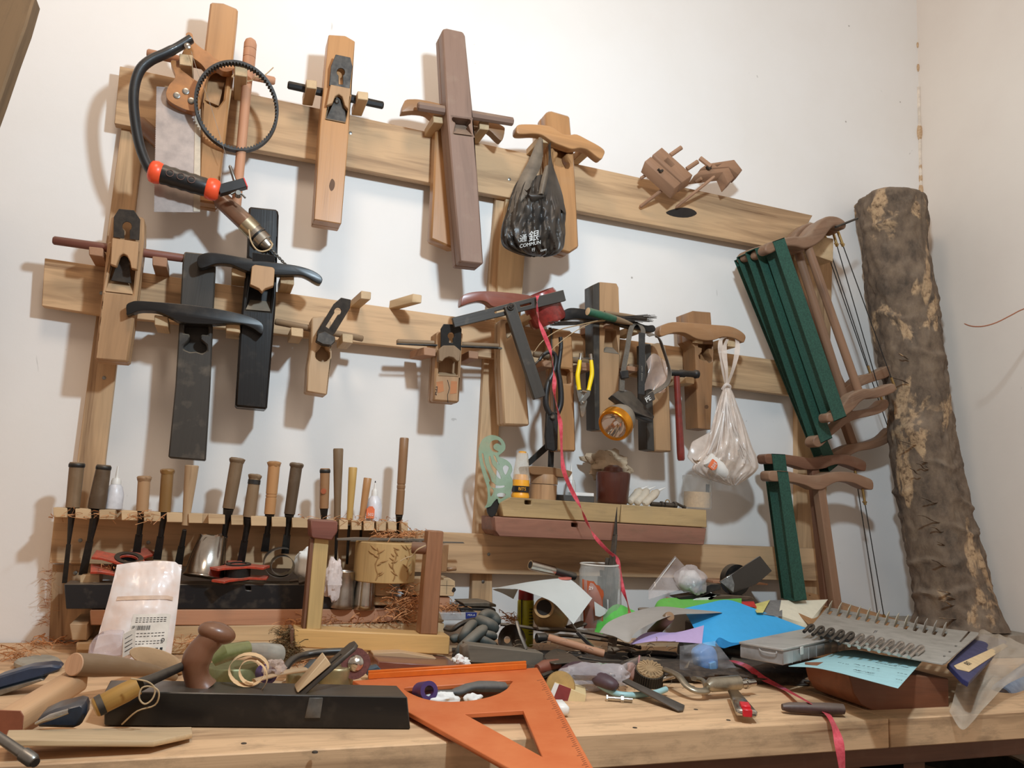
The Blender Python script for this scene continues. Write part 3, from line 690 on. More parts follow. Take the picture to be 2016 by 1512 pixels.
for a, b in ((.0, .2), (.79, 1.0)):
    t.part('grip_collar', MB().lathe(p0, p1, [(a, .013), (a + .03, .0185), ((a + b) / 2, .0205), (b - .03, .0185), (b, .014)], 20), ORP, 0, 60, label='orange collar')
m = MB(); d, u, v = frame(p1 - p0)
for k in (.3, .45, .6):
    c = p0.lerp(p1, k) + Vector((0, -.0178, 0)); m.tube([c + Vector((math.cos(i * .524) * .0062, 0, math.sin(i * .524) * .0062)) for i in range(13)], .0006, 4, False)
t.part('ring_mark', m, plain('faded_ring', (110, 76, 64), .6), 0)
a, b = P(430, 376, s), P(482, 362, s)
t.part('blade_holder', MB().tube([a, b], .0125, 4), BLACKP, .001, 20)
t.part('end_cap', MB().tube([b, b + (b - a).normalized() * .002], .0122, 4), plain('red_cap', (230, 60, 50), .5), 0, 20)
t.part('clamp_bolt', MB().lathe(P(452, 325, s), P(463, 358, s - .005), [(0, .001), (.08, .003), (.9, .0035), (1, .0035)], 10), GALV)
w0 = P(469, 381, s + .012)
t.part('wing_nut', MB().lathe(w0 + Vector((0, .01, 0)), w0 + Vector((0, -.006, 0)), [(0, .006), (1, .0045)], 10).tube([w0 + Vector((-.012, 0, -.004)), w0 + Vector((-.006, 0, .001)), w0 + Vector((.006, 0, 0)), w0 + Vector((.013, 0, -.006))], [.0035, .0028, .0028, .0035], 8, flat=.5), GALV)
rv = P(369, 91, s + .01); t.part('rivet', MB().lathe(rv, rv + Vector((0, -.004, 0)), [(0, .0062), (.6, .0058), (1, .0025)], 14), SILV); t.done()
one('loose_wire', 'hair-thin wire hanging from the saw handle past the belt', 'wire', MB().tube(sm([P(376, 100, .14), P(392, 150, .14), P(412, 200, .138), P(440, 290, .13), P(447, 308, .13)], 4, False), .0004, 4), GALV)
# pump drill shaft with chuck
t = Thing('hand_drill', 'brown round hand drill shaft with metal chuck and twist bit, slanting down to the right', 'drill')
S = .11
a, b = P(272, 240, .03), P(493, 447, S); L = b - a
t.part('shaft', MB().lathe(a, b, [(0, .012), (.02, .0145), (.6, .0158), (.95, .0168), (1, .0165)], 20), wood('shaft_wood', (134, 96, 72), (92, 62, 48), .4, .5, .2, 1, 0, .3))
c = P(532, 489, S + .004); t.part('ferrule', MB().lathe(P(483, 438, S), P(500, 455, S), [(0, .0176), (1, .0176)], 20), plain('pale_brass', (206, 190, 158), .3, .9, .1))
t.part('chuck', MB().lathe(P(496, 451, S), c, [(0, .0165), (.3, .0168), (.32, .0145), (.38, .0145), (.4, .0175), (.68, .0175), (.7, .013), (.95, .0105), (1, .006)], 22), plain('brushed_steel', (196, 188, 174), .28, .95, .15), 0, 30)
t.part('chuck_band', MB().lathe(P(506, 461, S), P(509, 464, S), [(0, .0172), (1, .0172)], 20), BLACKP)
e = P(563, 522, S + .004); d, u, v = frame(e - c); m = MB()
for k in (0, math.pi): m.tube([c.lerp(e, i / 24) + (u * math.cos(i * .75 + k) + v * math.sin(i * .75 + k)) * .0016 for i in range(25)], .0013, 6)
t.part('twist_bit', m, GALV, 0)
t.part('cord_loop', MB().tube(sm([P(490, 452, S + .02), P(494, 474, S + .022), (P(504, 490, S + .022)), P(516, 495, S + .022), P(530, 491, S + .02), P(536, 482, S + .016), P(531, 474, S + .012)], 4, False), .0014, 6), CORD, 0); t.done()
# ---------------------------------------------------------------- red tape roll and its ribbon
t = Thing('tape_roll', 'roll of dark red plastic strapping tape behind the sliding gauge', 'tape roll')
c0, c1 = P(1058, 578, .108), P(1081, 636, .100); d = (c1 - c0)
t.part('roll', MB().lathe(c0, c1, [(0, .026), (0, .036), (.12, .039), (.9, .040), (1, .037), (1, .026), (0, .026)], 36, False), plain('red_tape', (150, 52, 46), .3, 0, .25, .1, 120, coat=.5), 0, 40)
t.part('core', MB().lathe(c0 + d * .05, c1, [(0, .0255), (0, .0225), (1, .0225), (1, .0255), (0, .0255)], 30, False), plain('card_core', (150, 112, 84), .8), 0)
t.done()
PINK = plain('pink_ribbon', (226, 92, 104), .32, 0, .25, 0, 160, c2=(196, 58, 72), coat=.3)
rp = [(1058, 582), (1057, 605), (1061, 632), (1072, 660), (1082, 686), (1087, 710), (1091, 743), (1092, 776), (1099, 813), (1104, 840), (1106, 895), (1111, 930), (1126, 966), (1144, 1001), (1155, 1028), (1170, 1055), (1195, 1083), (1214, 1100), (1221, 1128), (1225, 1156), (1235, 1185), (1240, 1210)]
ss = [.16, .168, .175, .175, .17, .17, .17, .17, .17, .17, .17, .17, .17, .17, .17, .17, .17, .17, .17, .175, .19, .2]
pth = sm([P(x, y, ss[i]) for i, (x, y) in enumerate(rp)], 5, False)
def rw(t_): 
    a = math.sin(t_ * 31) * 1.2 + math.sin(t_ * 12) * .8; return Vector((math.cos(a) * .0085, math.sin(a) * .0085, .002))
one('plastic_ribbon', 'pink plastic ribbon hanging from the red tape roll down to the bench', 'ribbon', MB().ribbon(pth, rw), PINK, 0, 60)
q2 = [T(1440, 1300, .02), T(1471, 1312, .025), T(1500, 1334, .012), T(1540, 1354, .006), T(1590, 1381, .018), T(1620, 1399, .006)]
yb = yF - .012
q2 += [P(1634, 1412, -yF + .004), P(1646, 1440, -yb), P(1654, 1475, -yb + .01), P(1660, 1530, -yb + .01)]
one('plastic_ribbon', 'pink plastic ribbon running over the bench edge at the lower right', 'ribbon', MB().ribbon(sm(q2, 6, False), lambda t_: Vector((.0118, .005 * math.sin(t_ * 20), .004 * math.sin(t_ * 9)))), PINK, 0, 60)
# ---------------------------------------------------------------- tin snips, pliers, hammer, cords
Z5 = lambda *a: [(860 + x / 4.582, 540 + y / 4.582) for x, y in a]
t = Thing('tin_snips', 'long black tin snips with one hooked handle hanging from a peg', 'snips'); s = .13
def tb(pts, r, s=s, n=10, flat=None, k=3):
    q = sm([P(x, y, s) for x, y in pts], k, False)
    if isinstance(r, list): r = [r[min(int(i / (len(q) - 1) * (len(r) - 1)), len(r) - 2)] * (1 - (i / (len(q) - 1) * (len(r) - 1)) % 1) + r[min(int(i / (len(q) - 1) * (len(r) - 1)) + 1, len(r) - 1)] * ((i / (len(q) - 1) * (len(r) - 1)) % 1) for i in range(len(q))]
    return MB().tube(q, r, n, flat=flat)
t.part('hooked_handle', tb(Z5((925, 775), (965, 722), (1020, 700), (1065, 725), (1072, 800), (1045, 900), (1005, 980), (985, 1080), (985, 1180), (1020, 1260)), [.0038, .0044, .005, .0062, .0062]), BLACKP)
t.part('wire_tip', tb(Z5((888, 808), (905, 792), (928, 772)), .002), STEEL)
t.part('straight_handle', tb(Z5((1115, 568), (1120, 650), (1108, 760), (1095, 860), (1110, 960), (1120, 1080), (1115, 1180), (1085, 1260)), [.0045, .0045, .005, .0058, .0062, .006]), BLACKP)
t.part('blade', MB().slab([(1077, 808), (1098, 812), (1099, 830), (1098, 884), (1090, 889), (1076, 884), (1074, 860)], s + .002, s - .006), IRON, .0015)
t.part('pivot_bolt', MB().lathe(P(1088, 821, s + .002), P(1088, 821, s + .009), [(0, .006), (.6, .0055), (1, .0025)], 14), GALV); t.done()
t = Thing('metal_bracket', 'black flat iron bracket with diagonal arm behind the tin snips', 'bracket')
t.part('arm', MB().slab([(1076, 872), (1086, 880), (1043, 917), (1039, 907)], .055, .05), IRON, .0005); t.part('post', MB().slab([(1081, 886), (1091, 887), (1090, 920), (1080, 919)], .055, .05), IRON, .0005); t.done()
t = Thing('spring_pliers', 'small steel snips with bright yellow handle sleeves', 'pliers'); s = .142
YEL = plain('yellow_vinyl', (250, 214, 20), .35, 0, .06)
t.part('handle_sleeve', tb(Z5((1290, 775), (1280, 850), (1270, 910), (1274, 970), (1284, 1042)), [.0038, .0046, .0048, .0048, .004], s), YEL, label='yellow sleeve')
t.part('handle_sleeve', tb(Z5((1392, 775), (1398, 850), (1398, 910), (1385, 970), (1368, 1048)), [.0038, .0046, .0048, .0048, .004], s), YEL, label='yellow sleeve')
t.part('handle_end', tb(Z5((1298, 712), (1297, 740), (1290, 778)), .0035, s), SILV); t.part('handle_end', tb(Z5((1385, 718), (1390, 745), (1392, 778)), .0035, s), SILV)
t.part('jaw', MB().slab(Z5((1262, 1040), (1300, 1042), (1312, 1075), (1345, 1110), (1358, 1150), (1330, 1280), (1308, 1292), (1300, 1270), (1286, 1160), (1268, 1090)), s + .001, s - .005), GALV, .0006)
t.part('jaw', MB().slab(Z5((1350, 1048), (1388, 1050), (1382, 1090), (1352, 1130), (1318, 1165), (1298, 1180), (1292, 1150), (1325, 1100)), s + .006, s + .0015), GALV, .0006)
t.part('spring', MB().lathe(*[P(*q, s + .004) for q in Z5((1305, 1052), (1350, 1062))], [(0, .003), (1, .003)], 10), SILV)
t.part('rivet', MB().lathe(P(1149, 792, s + .006), P(1149, 792, s + .009), [(0, .0035), (1, .002)], 12), SILV); t.done()
one('hanging_nail', 'thin nail through the yellow-handled snips', 'nail', MB().tube([P(1128, 704, s), P(1168, 706, s)], .0008, 6), GALV)
t = Thing('hammer', 'small hammer with dark red handle hanging beside the head lamp', 'hammer'); s = .135
t.part('head', MB().lathe(P(1320, 734, s), P(1374, 737, s), [(0, .0055), (.05, .0068), (.3, .0068), (.35, .0085), (.5, .0085), (.55, .007), (.85, .0075), (.9, .0098), (1, .009)], 14), IRON, 0, 30)
t.part('handle', MB().lathe(P(1332, 741, s), P(1341, 907, s), [(0, .0068), (.3, .0072), (.9, .0085), (.98, .008), (1, .006)], 14), plain('red_lacquer', (126, 42, 34), .35, 0, .2, .1, 60, coat=.3)); t.done()
# cane strips
m1 = MB().tube(sm([P(1052, 693, .16), P(1068, 672, .17), P(1100, 650, .17), P(1140, 640, .165), P(1180, 631, .15), P(1198, 630, .13)], 4, False), .0014, 6, flat=.5)
m1.tube(sm([P(1085, 690, .16), P(1110, 668, .17), P(1140, 648, .165), P(1170, 634, .15), P(1196, 632, .13)], 4, False), .0017, 6, flat=.5)
one('cane_strips', 'two thin pale cane strips bowing over the plane rods beside the long peg', 'cane', m1, CORD)
random.seed(5); m = MB()
for i in range(46):
    y0 = random.uniform(-7, 7); y1 = random.uniform(-7, 7)
    xs = random.uniform(1076, 1100); m.tube([P(xs, 637 + y0 * .6, .135 + random.uniform(-.01, .01)), P(1150, 636 + y0 * .5, .135), P(1220, 628 + y1 * .6, .135), P(1262 + random.uniform(0, 32), 628 + y1 * 1.1 + random.uniform(-2, 2), .13 + random.uniform(-.01, .012))], .0005, 4)
one('wire_bundle', 'bundle of thin cut steel wires lying across the pegs above the head lamp', 'wire', m, STEEL, kind='stuff')
t = Thing('awl', 'awl with green painted handle lying on the pegs above the head lamp', 'awl')
p, q = P(1157, 613, .165), P(1210, 628, .15); e = P(1244, 638, .13)
t.part('handle', MB().lathe(p, q, [(0, .007), (.03, .0085), (.7, .0085), (1, .0075)], 18), plain('green_paint', (40, 92, 66), .5, 0, .2, .25, 80)); t.part('end_disc', MB().lathe(p + (p - q) * .01, p, [(0, .006), (1, .0082)], 18), PEG)
t.part('wooden_neck', MB().lathe(q, e, [(0, .0075), (.5, .006), (1, .003)], 14), DIRT); t.done()
one('wooden_stick', 'brown stick lying behind the green-handled awl', 'stick', MB().lathe(P(1190, 615, .12), P(1272, 628, .11), [(0, .004), (.5, .005), (1, .0045)], 10), DIRT)
# ---------------------------------------------------------------- head lamp
t = Thing('head_lamp', 'head lamp with gold rim hanging lens down by its dark elastic straps', 'head lamp')
c0 = P(1207, 839, .21); c1 = P(1256, 790, .155); d = (c1 - c0); dn = d.normalized(); R = .0345
t.part('bezel', MB().lathe(c0, c0 + dn * .020, [(0, R * .8), (0, R * .93), (.2, R), (.9, R * 1.02), (1, R * .97), (1, R * .8), (0, R * .8)], 40, False), plain('gold_anodised', (226, 150, 46), .28, .85, .1), 0, 40)
m = MB(); _, u_, v_ = frame(dn); vs = []
for j, (tt, rr) in enumerate(((.004, .81), (.012, .74), (.020, .62), (.027, .46), (.033, .28), (.036, .15))):
    for k_ in range(48): a_ = k_ * math.pi / 24; q_ = rr * R * (1 + (.05 * noise.noise(Vector((math.cos(a_) * 5, math.sin(a_) * 5, 1))) if j else 0)); vs.append(c0 + dn * tt + (u_ * math.cos(a_) + v_ * math.sin(a_)) * q_)
m.add(vs, [(j * 48 + k_, j * 48 + (k_ + 1) % 48, (j + 1) * 48 + (k_ + 1) % 48, (j + 1) * 48 + k_) for j in range(5) for k_ in range(48)])
t.part('reflector', m, plain('mirror_chrome', (235, 225, 215), .08, 1, .05, 0, 20, bmp=0), 0, 60)
t.part('bulb', MB().ball(c0 + dn * .03, .0055, 14, 10), plain('led_lens', (245, 240, 225), .2))
t.part('lens', MB().lathe(c0 + dn * .002, c0 + dn * .0035, [(0, R * .82), (1, R * .82)], 40), clear('lens_glass', (240, 240, 240), .02, .03, fac=.08), 0)
t.part('cup', MB().lathe(c0 + dn * .016, c0 + dn * .052, [(0, R * .96), (.5, R * .92), (.8, R * .82), (1, R * .7), (1, .001)], 36, False), plain('grey_plastic_dusty', (122, 112, 98), .6, 0, .15, .3), 0, 40)
def Q(x, y, s): return P(x, y, s)
t.part('bracket', MB().loft([Q(1204, 778, .185), Q(1216, 769, .17), Q(1243, 770, .165), Q(1289, 820, .155), Q(1286, 826, .17), Q(1250, 812, .19)], [q + Vector((.006, .03, -.004)) for q in (Q(1204, 778, .185), Q(1216, 769, .17), Q(1243, 770, .165), Q(1289, 820, .155), Q(1286, 826, .17), Q(1250, 812, .19))]), BLACKP, .002)
t.part('hinge', MB().cbox(Q(1258, 822, .165), (.055, 0, -.012), (0, .02, 0), (.002, 0, .006)), BLACKP, .001)
STR = plain('grey_elastic', (104, 96, 86), .8, 0, .15, .2, 300); STK = plain('black_elastic', (48, 46, 44), .75, 0, .15, .1, 300)
def strap(pts, wd, mat, lbl=None, k=5):
    q = sm([P(x, y, s) for x, y, s in pts], k, False); return t.part('strap', MB().ribbon(q, Vector(wd), .0014), mat, 0, 60, label=lbl)
strap([(1224, 770, .17), (1226, 735, .165), (1234, 690, .155), (1240, 655, .14), (1246, 640, .128), (1258, 638, .126), (1266, 648, .14), (1266, 662, .145)], (.013, .004, 0), STR)
strap([(1264, 655, .15), (1264, 680, .155), (1264, 720, .16), (1263, 776, .165)], (.0165, .003, 0), STK, 'black strap')
strap([(1275, 660, .15), (1288, 658, .148), (1299, 668, .145), (1307, 690, .143), (1315, 715, .143), (1319, 735, .148), (1314, 754, .155), (1300, 766, .16), (1284, 775, .165), (1272, 786, .17)], (.003, .019, .008), STR)
t.part('buckle', MB().cbox(Q(1229, 737, .172), (.019, 0, .004), (0, .005, 0), (-.003, 0, .017)), BLACKP, .0015)
t.part('buckle', MB().cbox(Q(1278, 784, .175), (.022, 0, .014), (0, .006, 0), (-.006, 0, .016)), plain('dark_logo_plate', (66, 60, 54), .5), .0015)
m = text3('PE', Q(1276, 786, .181), (.8, 0, .55), (-.5, 0, .8), .014, .0005); t.part('logo', m, PAPER, 0)
m = text3('CHARGE  LIGHT', Q(1264, 735, .1645), (0, 0, 1), (-1, 0, 0), .0045, .0002); t.part('strap_print', m, plain('faded_print', (140, 134, 124), .8), 0)
t.done()
m = MB()
def film(u, v):
    x = 1272 + 42 * u + 4 * math.sin(v * 5); y = 712 + 58 * v - 14 * math.sin(math.pi * u) * (1 - v) - 4 * math.sin(u * 6)
    return P(x, y, .118 + .012 * math.sin(u * 5 + v * 3))
one('plastic_film', 'crumpled clear film stuck in the loop of the head lamp strap', 'film', m.grid(film, 14, 14), clear('film_dusty', (205, 180, 165), .55, .2), 0, 60)
# ---------------------------------------------------------------- plastic bags
def lsheet(top, bot, nv=8, k=5, sag=None, th=.0004):
    pv = lambda q: q if isinstance(q, Vector) else P(*q)
    a = sm([pv(q) for q in top], k, False); b = sm([pv(q) for q in bot], k, False)
    if len(a) != len(b):
        L = max(len(a), len(b)); rs = lambda c: [c[int(i / (L - 1) * (len(c) - 1))].lerp(c[min(int(i / (L - 1) * (len(c) - 1)) + 1, len(c) - 1)], (i / (L - 1) * (len(c) - 1)) % 1) for i in range(L)]
        a, b = rs(a), rs(b)
    n = len(a) - 1
    def fn(u, v):
        i = min(int(round(u * n)), n); p = a[i].lerp(b[i], v)
        return p + (sag(u, v) if sag else Vector())
    return MB().grid(fn, n, nv, th=th)
def bag(levels, depth, s, ripple, nseg=64, seed=0, fine=3):
    """levels: (y, x left, x right, depth factor) down the bag"""
    lv = sm([(a, b, c_) for a, b, c_, _ in levels], fine, False); dp = sm([(a[3], 0, 0) for a in levels], fine, False); m = MB(); vs = []
    nl = len(lv)
    for i, l in enumerate(lv):
        y, x0, x1 = l; dd = dp[i][0] * depth
        for k in range(nseg):
            a = 2 * math.pi * k / nseg; ca, sa = math.cos(a), math.sin(a)
            rp_ = 1 + ripple * (math.sin(a * 7 + seed + i * .12) * .5 + math.sin(a * 13 + 2.1 * seed + i * .22) * .35 + .5 * (noise.noise((ca * 2.2, sa * 2.2, i * .22 + seed)))) * (.35 + .65 * abs(sa))
            x = (x0 + x1) / 2 + (x1 - x0) / 2 * ca
            p = P(x, y + 3 * math.sin(a * 3 + seed), s + dd * sa * rp_)
            vs.append(p)
    m.add(vs, [(i * nseg + k, i * nseg + (k + 1) % nseg, (i + 1) * nseg + (k + 1) % nseg, (i + 1) * nseg + k) for i in range(nl - 1) for k in range(nseg)])
    return m
t = Thing('plastic_bag', 'black plastic carrier bag with white printed lettering hanging from a peg', 'bag')
BAGB = plain('black_polythene', (40, 37, 35), .42, 0, .2, .0, 16, coat=.0, c2=(74, 64, 54), bmp=.6)
DPOL = plain('dusty_polythene', (112, 98, 82), .5, 0, .2, .2, 30, c2=(80, 70, 60))
def cbag(levels, depth, s, amp, nseg=110, seed=0, fine=6, fr=1.0):
    """film bag with sharp irregular vertical creases"""
    lv = sm([(a, b, c_) for a, b, c_, _ in levels], fine, False); dp = sm([(a[3], 0, 0) for a in levels], fine, False); vs = []; nl = len(lv)
    for i, l in enumerate(lv):
        y, x0, x1 = l; dd = dp[i][0] * depth; f_ = i / nl
        for k in range(nseg):
            a = 2 * math.pi * k / nseg; ca, sa = math.cos(a), math.sin(a)
            q = Vector((ca * 3.2 * fr + .7 * math.sin(f_ * 3 + seed), sa * 3.2 * fr, f_ * 2.2 + seed))
            n1 = (1 - 2 * abs(noise.noise(q))) * .5 + (1 - 2 * abs(noise.noise(q * 2.3))) * .28 + noise.noise(q * .6) * .5
            k1 = 1 + amp * (n1 - .35)
            vs.append(P((x0 + x1) / 2 + (x1 - x0) / 2 * ca * (1 + amp * .12 * n1), y + 2.5 * noise.noise(q * .8), s + dd * sa * k1))
    return MB().add(vs, [(i * nseg + k, i * nseg + (k + 1) % nseg, (i + 1) * nseg + (k + 1) % nseg, (i + 1) * nseg + k) for i in range(nl - 1) for k in range(nseg)])
t.part('body', cbag([(345, 1030, 1090, .35), (365, 1016, 1098, .6), (390, 1007, 1105, .8), (415, 1001, 1112, .95), (440, 991, 1111, 1.05), (465, 987, 1111, 1.1), (485, 994, 1107, .95), (499, 1020, 1094, .6), (505, 1045, 1070, .12)], .042, .135, .75, 130, 1.3), BAGB, 0, 70)
def flap(a, b, mat, lbl=None, sag=None): t.part('handle_flap', lsheet(a, b, 10, 5, sag or (lambda u, v: Vector((0, -.006 * math.sin(math.pi * v), 0)))), mat, 0, 60, label=lbl)
flap([(1063, 270, .12), (1052, 290, .135), (1040, 318, .14), (1022, 352, .145), (1008, 392, .15), (1002, 424, .152)], [(1069, 282, .12), (1069, 305, .135), (1064, 330, .145), (1050, 356, .155), (1038, 382, .165), (1022, 402, .165)], DPOL, 'dusty brown handle')
flap([(1079, 285, .115), (1080, 310, .13), (1077, 335, .15), (1070, 362, .165), (1060, 384, .17)], [(1084, 280, .115), (1086, 315, .13), (1097, 350, .14), (1108, 385, .145), (1113, 420, .148)], BAGB)
flap([(1073, 328, .17), (1066, 352, .178), (1060, 382, .182)], [(1080, 326, .165), (1078, 352, .176), (1070, 384, .18)], DPOL, 'dusty fold')
flap([(1032, 372, .175), (1040, 380, .178), (1056, 382, .18), (1072, 386, .178)], [(1038, 386, .17), (1046, 398, .17), (1060, 396, .172), (1068, 392, .172)], BAGB)
u, v = (P(1090, 452, .19) - P(1020, 466, .19)).normalized(), Vector((0, 0, 1))
WP = plain('white_print', (206, 206, 202), .6)
for body, x, y, sz in (('通', 1030, 470, .017), ('銀', 1051, 466, .024), ('COMMUN', 1044, 481, .0105), ('行', 1050, 492, .008), ('com', 1070, 492, .008)):
    mm = text3(body, P(x, y, .193), u, v, sz, .0003)
    if mm.v: t.part('lettering', mm, WP, 0)
t.done()
# clear bag with a glue bottle
t = Thing('plastic_bag', 'knotted clear plastic bag with sawdust and a glue bottle inside', 'bag')
CB = clear('clear_polythene', (232, 216, 202), .56, .25)
m = cbag([(762, 1426, 1436, .12), (775, 1421, 1443, .3), (800, 1412, 1452, .6), (840, 1402, 1466, .85), (880, 1390, 1479, 1), (905, 1372, 1489, 1), (925, 1366, 1488, .85), (942, 1392, 1470, .6), (955, 1436, 1450, .1)], .032, .12, .7, 120, 4.2)
t.part('body', m, CB, 0, 60)
t.part('side_pocket', MB().loft([P(1352, 900, .125), P(1362, 870, .118), P(1398, 850, .118), P(1402, 935, .12), P(1378, 925, .13)], [P(1352, 900, .105), P(1362, 870, .1), P(1398, 850, .095), P(1402, 935, .09), P(1378, 925, .1)]), CB, .003, 60)
t.part('sawdust', bag([(904, 1362, 1388, .5), (915, 1368, 1480, .8), (932, 1386, 1478, .7), (950, 1432, 1452, .1)], .028, .12, .3, 48, 2, 3), plain('sawdust', (196, 170, 142), .95, 0, .2, 0, 300), 0)
t.part('knot', MB().tube(sm([P(1424, 764, .12), P(1430, 757, .128), P(1437, 762, .122), P(1430, 770, .116), P(1423, 764, .12)], 4, False), .004, 8), plain('milky_polythene', (224, 212, 202), .3), 0)
for pts in ([(1430, 760, .12), (1424, 735, .12), (1421, 705, .122), (1418, 682, .124), (1420, 668, .12), (1432, 663, .118)], [(1431, 760, .122), (1441, 735, .124), (1449, 705, .124), (1452, 682, .122), (1450, 668, .12), (1440, 664, .118)], [(1431, 760, .126), (1430, 730, .13), (1426, 700, .13), (1427, 680, .13), (1432, 668, .128)]):
    t.part('handle', MB().ribbon(sm([P(*q) for q in pts], 5, False), lambda u: Vector((.0075 + .004 * math.sin(u * 3), .004 * math.sin(u * 9), 0)), .0006), CB, 0, 60)
random.seed(21); m = MB()
for i in range(13):
    e = random.uniform(0, 1); x1, y1 = 1392 + 88 * e, 905 + random.uniform(-25, 15)
    q = [P(1430 + (x1 - 1430) * k / 5 * (.55 + .09 * k), 772 + (y1 - 772) * k / 5, .128 + .024 * math.sin(math.pi * (.15 + .6 * k / 5))) for k in range(6)]
    m.tube(sm(q, 3, False), .0011, 5, flat=.5)
t.part('crease', m, plain('milky_polythene', (224, 212, 202), .3), 0, 60, kind='stuff')
t.done()
def shp(u_, pts, o): return [o + u_[0] * a + u_[1] * b for a, b in pts]
t = Thing('glue_bottle', 'white glue bottle with orange label lying inside the clear hanging bag', 'glue bottle')
a, b = P(1392, 902, .142), P(1434, 940, .138)
t.part('body', MB().lathe(a, b, [(0, .010), (.03, .0155), (.5, .017), (.75, .014), (.95, .006), (1, .004)], 24), WHITEP)
dirx = (b - a).normalized(); up = Vector((dirx.z, 0, -dirx.x)); up = up if up.z > 0 else -up
o = P(1405, 916, .1615)
t.part('label', MB().prism([o + dirx * x + up * y for x, y in ((-.009, -.0105), (.004, -.0105), (.009, -.006), (.010, 0), (.009, .006), (.004, .0105), (-.009, .0105))], (0, .004, 0)), plain('orange_label', (240, 122, 74), .5), .0004)
t.part('lettering', text3('502', o + Vector((0, -.0006, 0)), up * -1, dirx, .0105, .0002), PAPER, 0); t.done()
# ---------------------------------------------------------------- frame saws
Z4 = lambda *a: [(1430 + x / 3.025, 400 + y / 3.025) for x, y in a]
Z7 = lambda *a: [(1440 + x / 3.287, 780 + y / 3.287) for x, y in a]
GRN = plain('green_webbing', (38, 82, 66), .7, 0, .25, .0, 300, c2=(26, 58, 48))
def frame_saw(label, top, bot, st, band, blade, s, th=.024, mat=SAWW, r=8.3, sq_=False):
    t = Thing('frame_saw', label, 'saw', 'wooden frame saws with green bands')
    for o in (top, bot):
        if o: t.part('end_arm', MB().slab(sm2(o), s, s - th), mat, .005, 60, grain=P(*o[0], s) - P(*o[len(o) // 2], s), seg=3)
    a, b = P(*st[0], s - th / 2), P(*st[1], s - th / 2); rr = r * mpp((a + b) / 2)
    t.part('stretcher', MB().tube([a, b], rr * (1.25 if sq_ else 1), 4 if sq_ else 16, flat=1), mat, .002 if sq_ else 0, 30)
    m = MB(); A = [P(*q, s + .002) for q in band]; B = [q + Vector((0, th + .004, 0)) for q in A]
    for Q4 in (A, B): m.prism(Q4, (0, .0015, 0))
    for i, j in ((0, 1), (3, 2)): m.prism([A[i], A[j], B[j] + Vector((0, .0015, 0)), B[i] + Vector((0, .0015, 0))], (A[3 - i] - A[i]).normalized() * .0015)
    t.part('tension_band', m, GRN, 0, 30, label='green woven band')
    p, q = P(*blade[0], s - th / 2), P(*blade[1], s - th / 2); d = (q - p).normalized()
    t.part('saw_wire', MB().tube([p, q], .0012, 6), IRON, 0)
    m = MB().lathe(p - d * .03, p + d * .008, [(0, .0032), (.8, .0032), (.82, .0042), (1, .003)], 10); m.tube([p + d * .001 + Vector((-.006, 0, 0)), p + d * .001 + Vector((.006, 0, 0))], .0018, 6)
    t.part('blade_pin', m, BRASS, 0); t.part('blade_pin', MB().lathe(q + d * .02, q - d * .01, [(0, .003), (1, .003)], 10), BRASS, 0)
    return t.done()
topA = [(232, 265), (250, 236), (300, 218), (345, 205), (400, 197), (465, 195), (505, 172), (550, 115), (600, 78), (660, 78), (705, 102), (718, 128), (710, 150), (688, 150), (655, 132), (620, 158), (580, 212), (530, 250), (470, 268), (420, 256), (350, 256), (295, 284), (262, 298), (238, 288)]
def off(pts, dx, dy, k=1.0): return [(x * k + dx, y * k + dy) for x, y in pts]
frame_saw('frontmost and brightest of the upper frame saws', Z4(*topA), Z4((600, 1268), (610, 1250), (645, 1243), (700, 1196), (740, 1140), (785, 1116), (820, 1104), (880, 1104), (940, 1090), (988, 1072), (1012, 1088), (1012, 1118), (965, 1142), (900, 1160), (840, 1165), (800, 1186), (760, 1230), (720, 1262), (680, 1285), (630, 1304), (606, 1296)),
          Z4((480, 245), (787, 1120)), Z4((278, 228), (345, 204), (716, 1270), (645, 1300)), Z4((690, 240), (990, 1062)), .215, .03)
frame_saw('second of the upper frame saws, with its lower knob showing below the front one', Z4(*off(topA, -45, 25)), Z4((520, 1410), (540, 1384), (600, 1372), (650, 1320), (700, 1275), (750, 1240), (820, 1230), (900, 1208), (945, 1168), (968, 1184), (962, 1222), (920, 1250), (850, 1270), (780, 1285), (720, 1312), (670, 1352), (620, 1394), (575, 1442), (545, 1453), (522, 1436)),
          Z4((420, 270), (735, 1270)), Z4((170, 268), (232, 255), (632, 1398), (565, 1430)), Z4((655, 240), (920, 1150)), .17, .03)
frame_saw('third of the upper frame saws, nearly hidden, its lower arm showing above the others', Z4(*off(topA, -112, 40)), Z4((655, 1190), (672, 1150), (700, 1110), (745, 1070), (800, 1025), (870, 1012), (930, 984), (974, 966), (986, 1000), (962, 1036), (900, 1056), (830, 1080), (780, 1106), (730, 1152), (695, 1188)),
          Z4((330, 290), (700, 1120)), Z4((112, 300), (165, 290), (560, 1250), (505, 1285)), Z4((610, 262), (850, 990)), .125, .028)
frame_saw('longest and rearmost of the upper frame saws, reaching down to the lower pair', Z4(*off(topA, -134, 48)), Z4((560, 1520), (630, 1490), (700, 1452), (760, 1432), (850, 1418), (930, 1388), (985, 1335), (1008, 1350), (1000, 1400), (940, 1440), (860, 1466), (790, 1478), (720, 1515), (650, 1560), (580, 1580), (555, 1555)),
          Z4((360, 330), (752, 1440)), Z4((96, 320), (135, 310), (665, 1560), (615, 1600)), Z4((590, 262), (968, 1350)), .082, .028, r=8.8, sq_=True)
one('long_pin', 'dark iron pin lying across the top ends of the upper frame saws', 'pin', MB().tube([P(1645, 447, .235), P(1688, 430, .2)], .0028, 8), IRON)
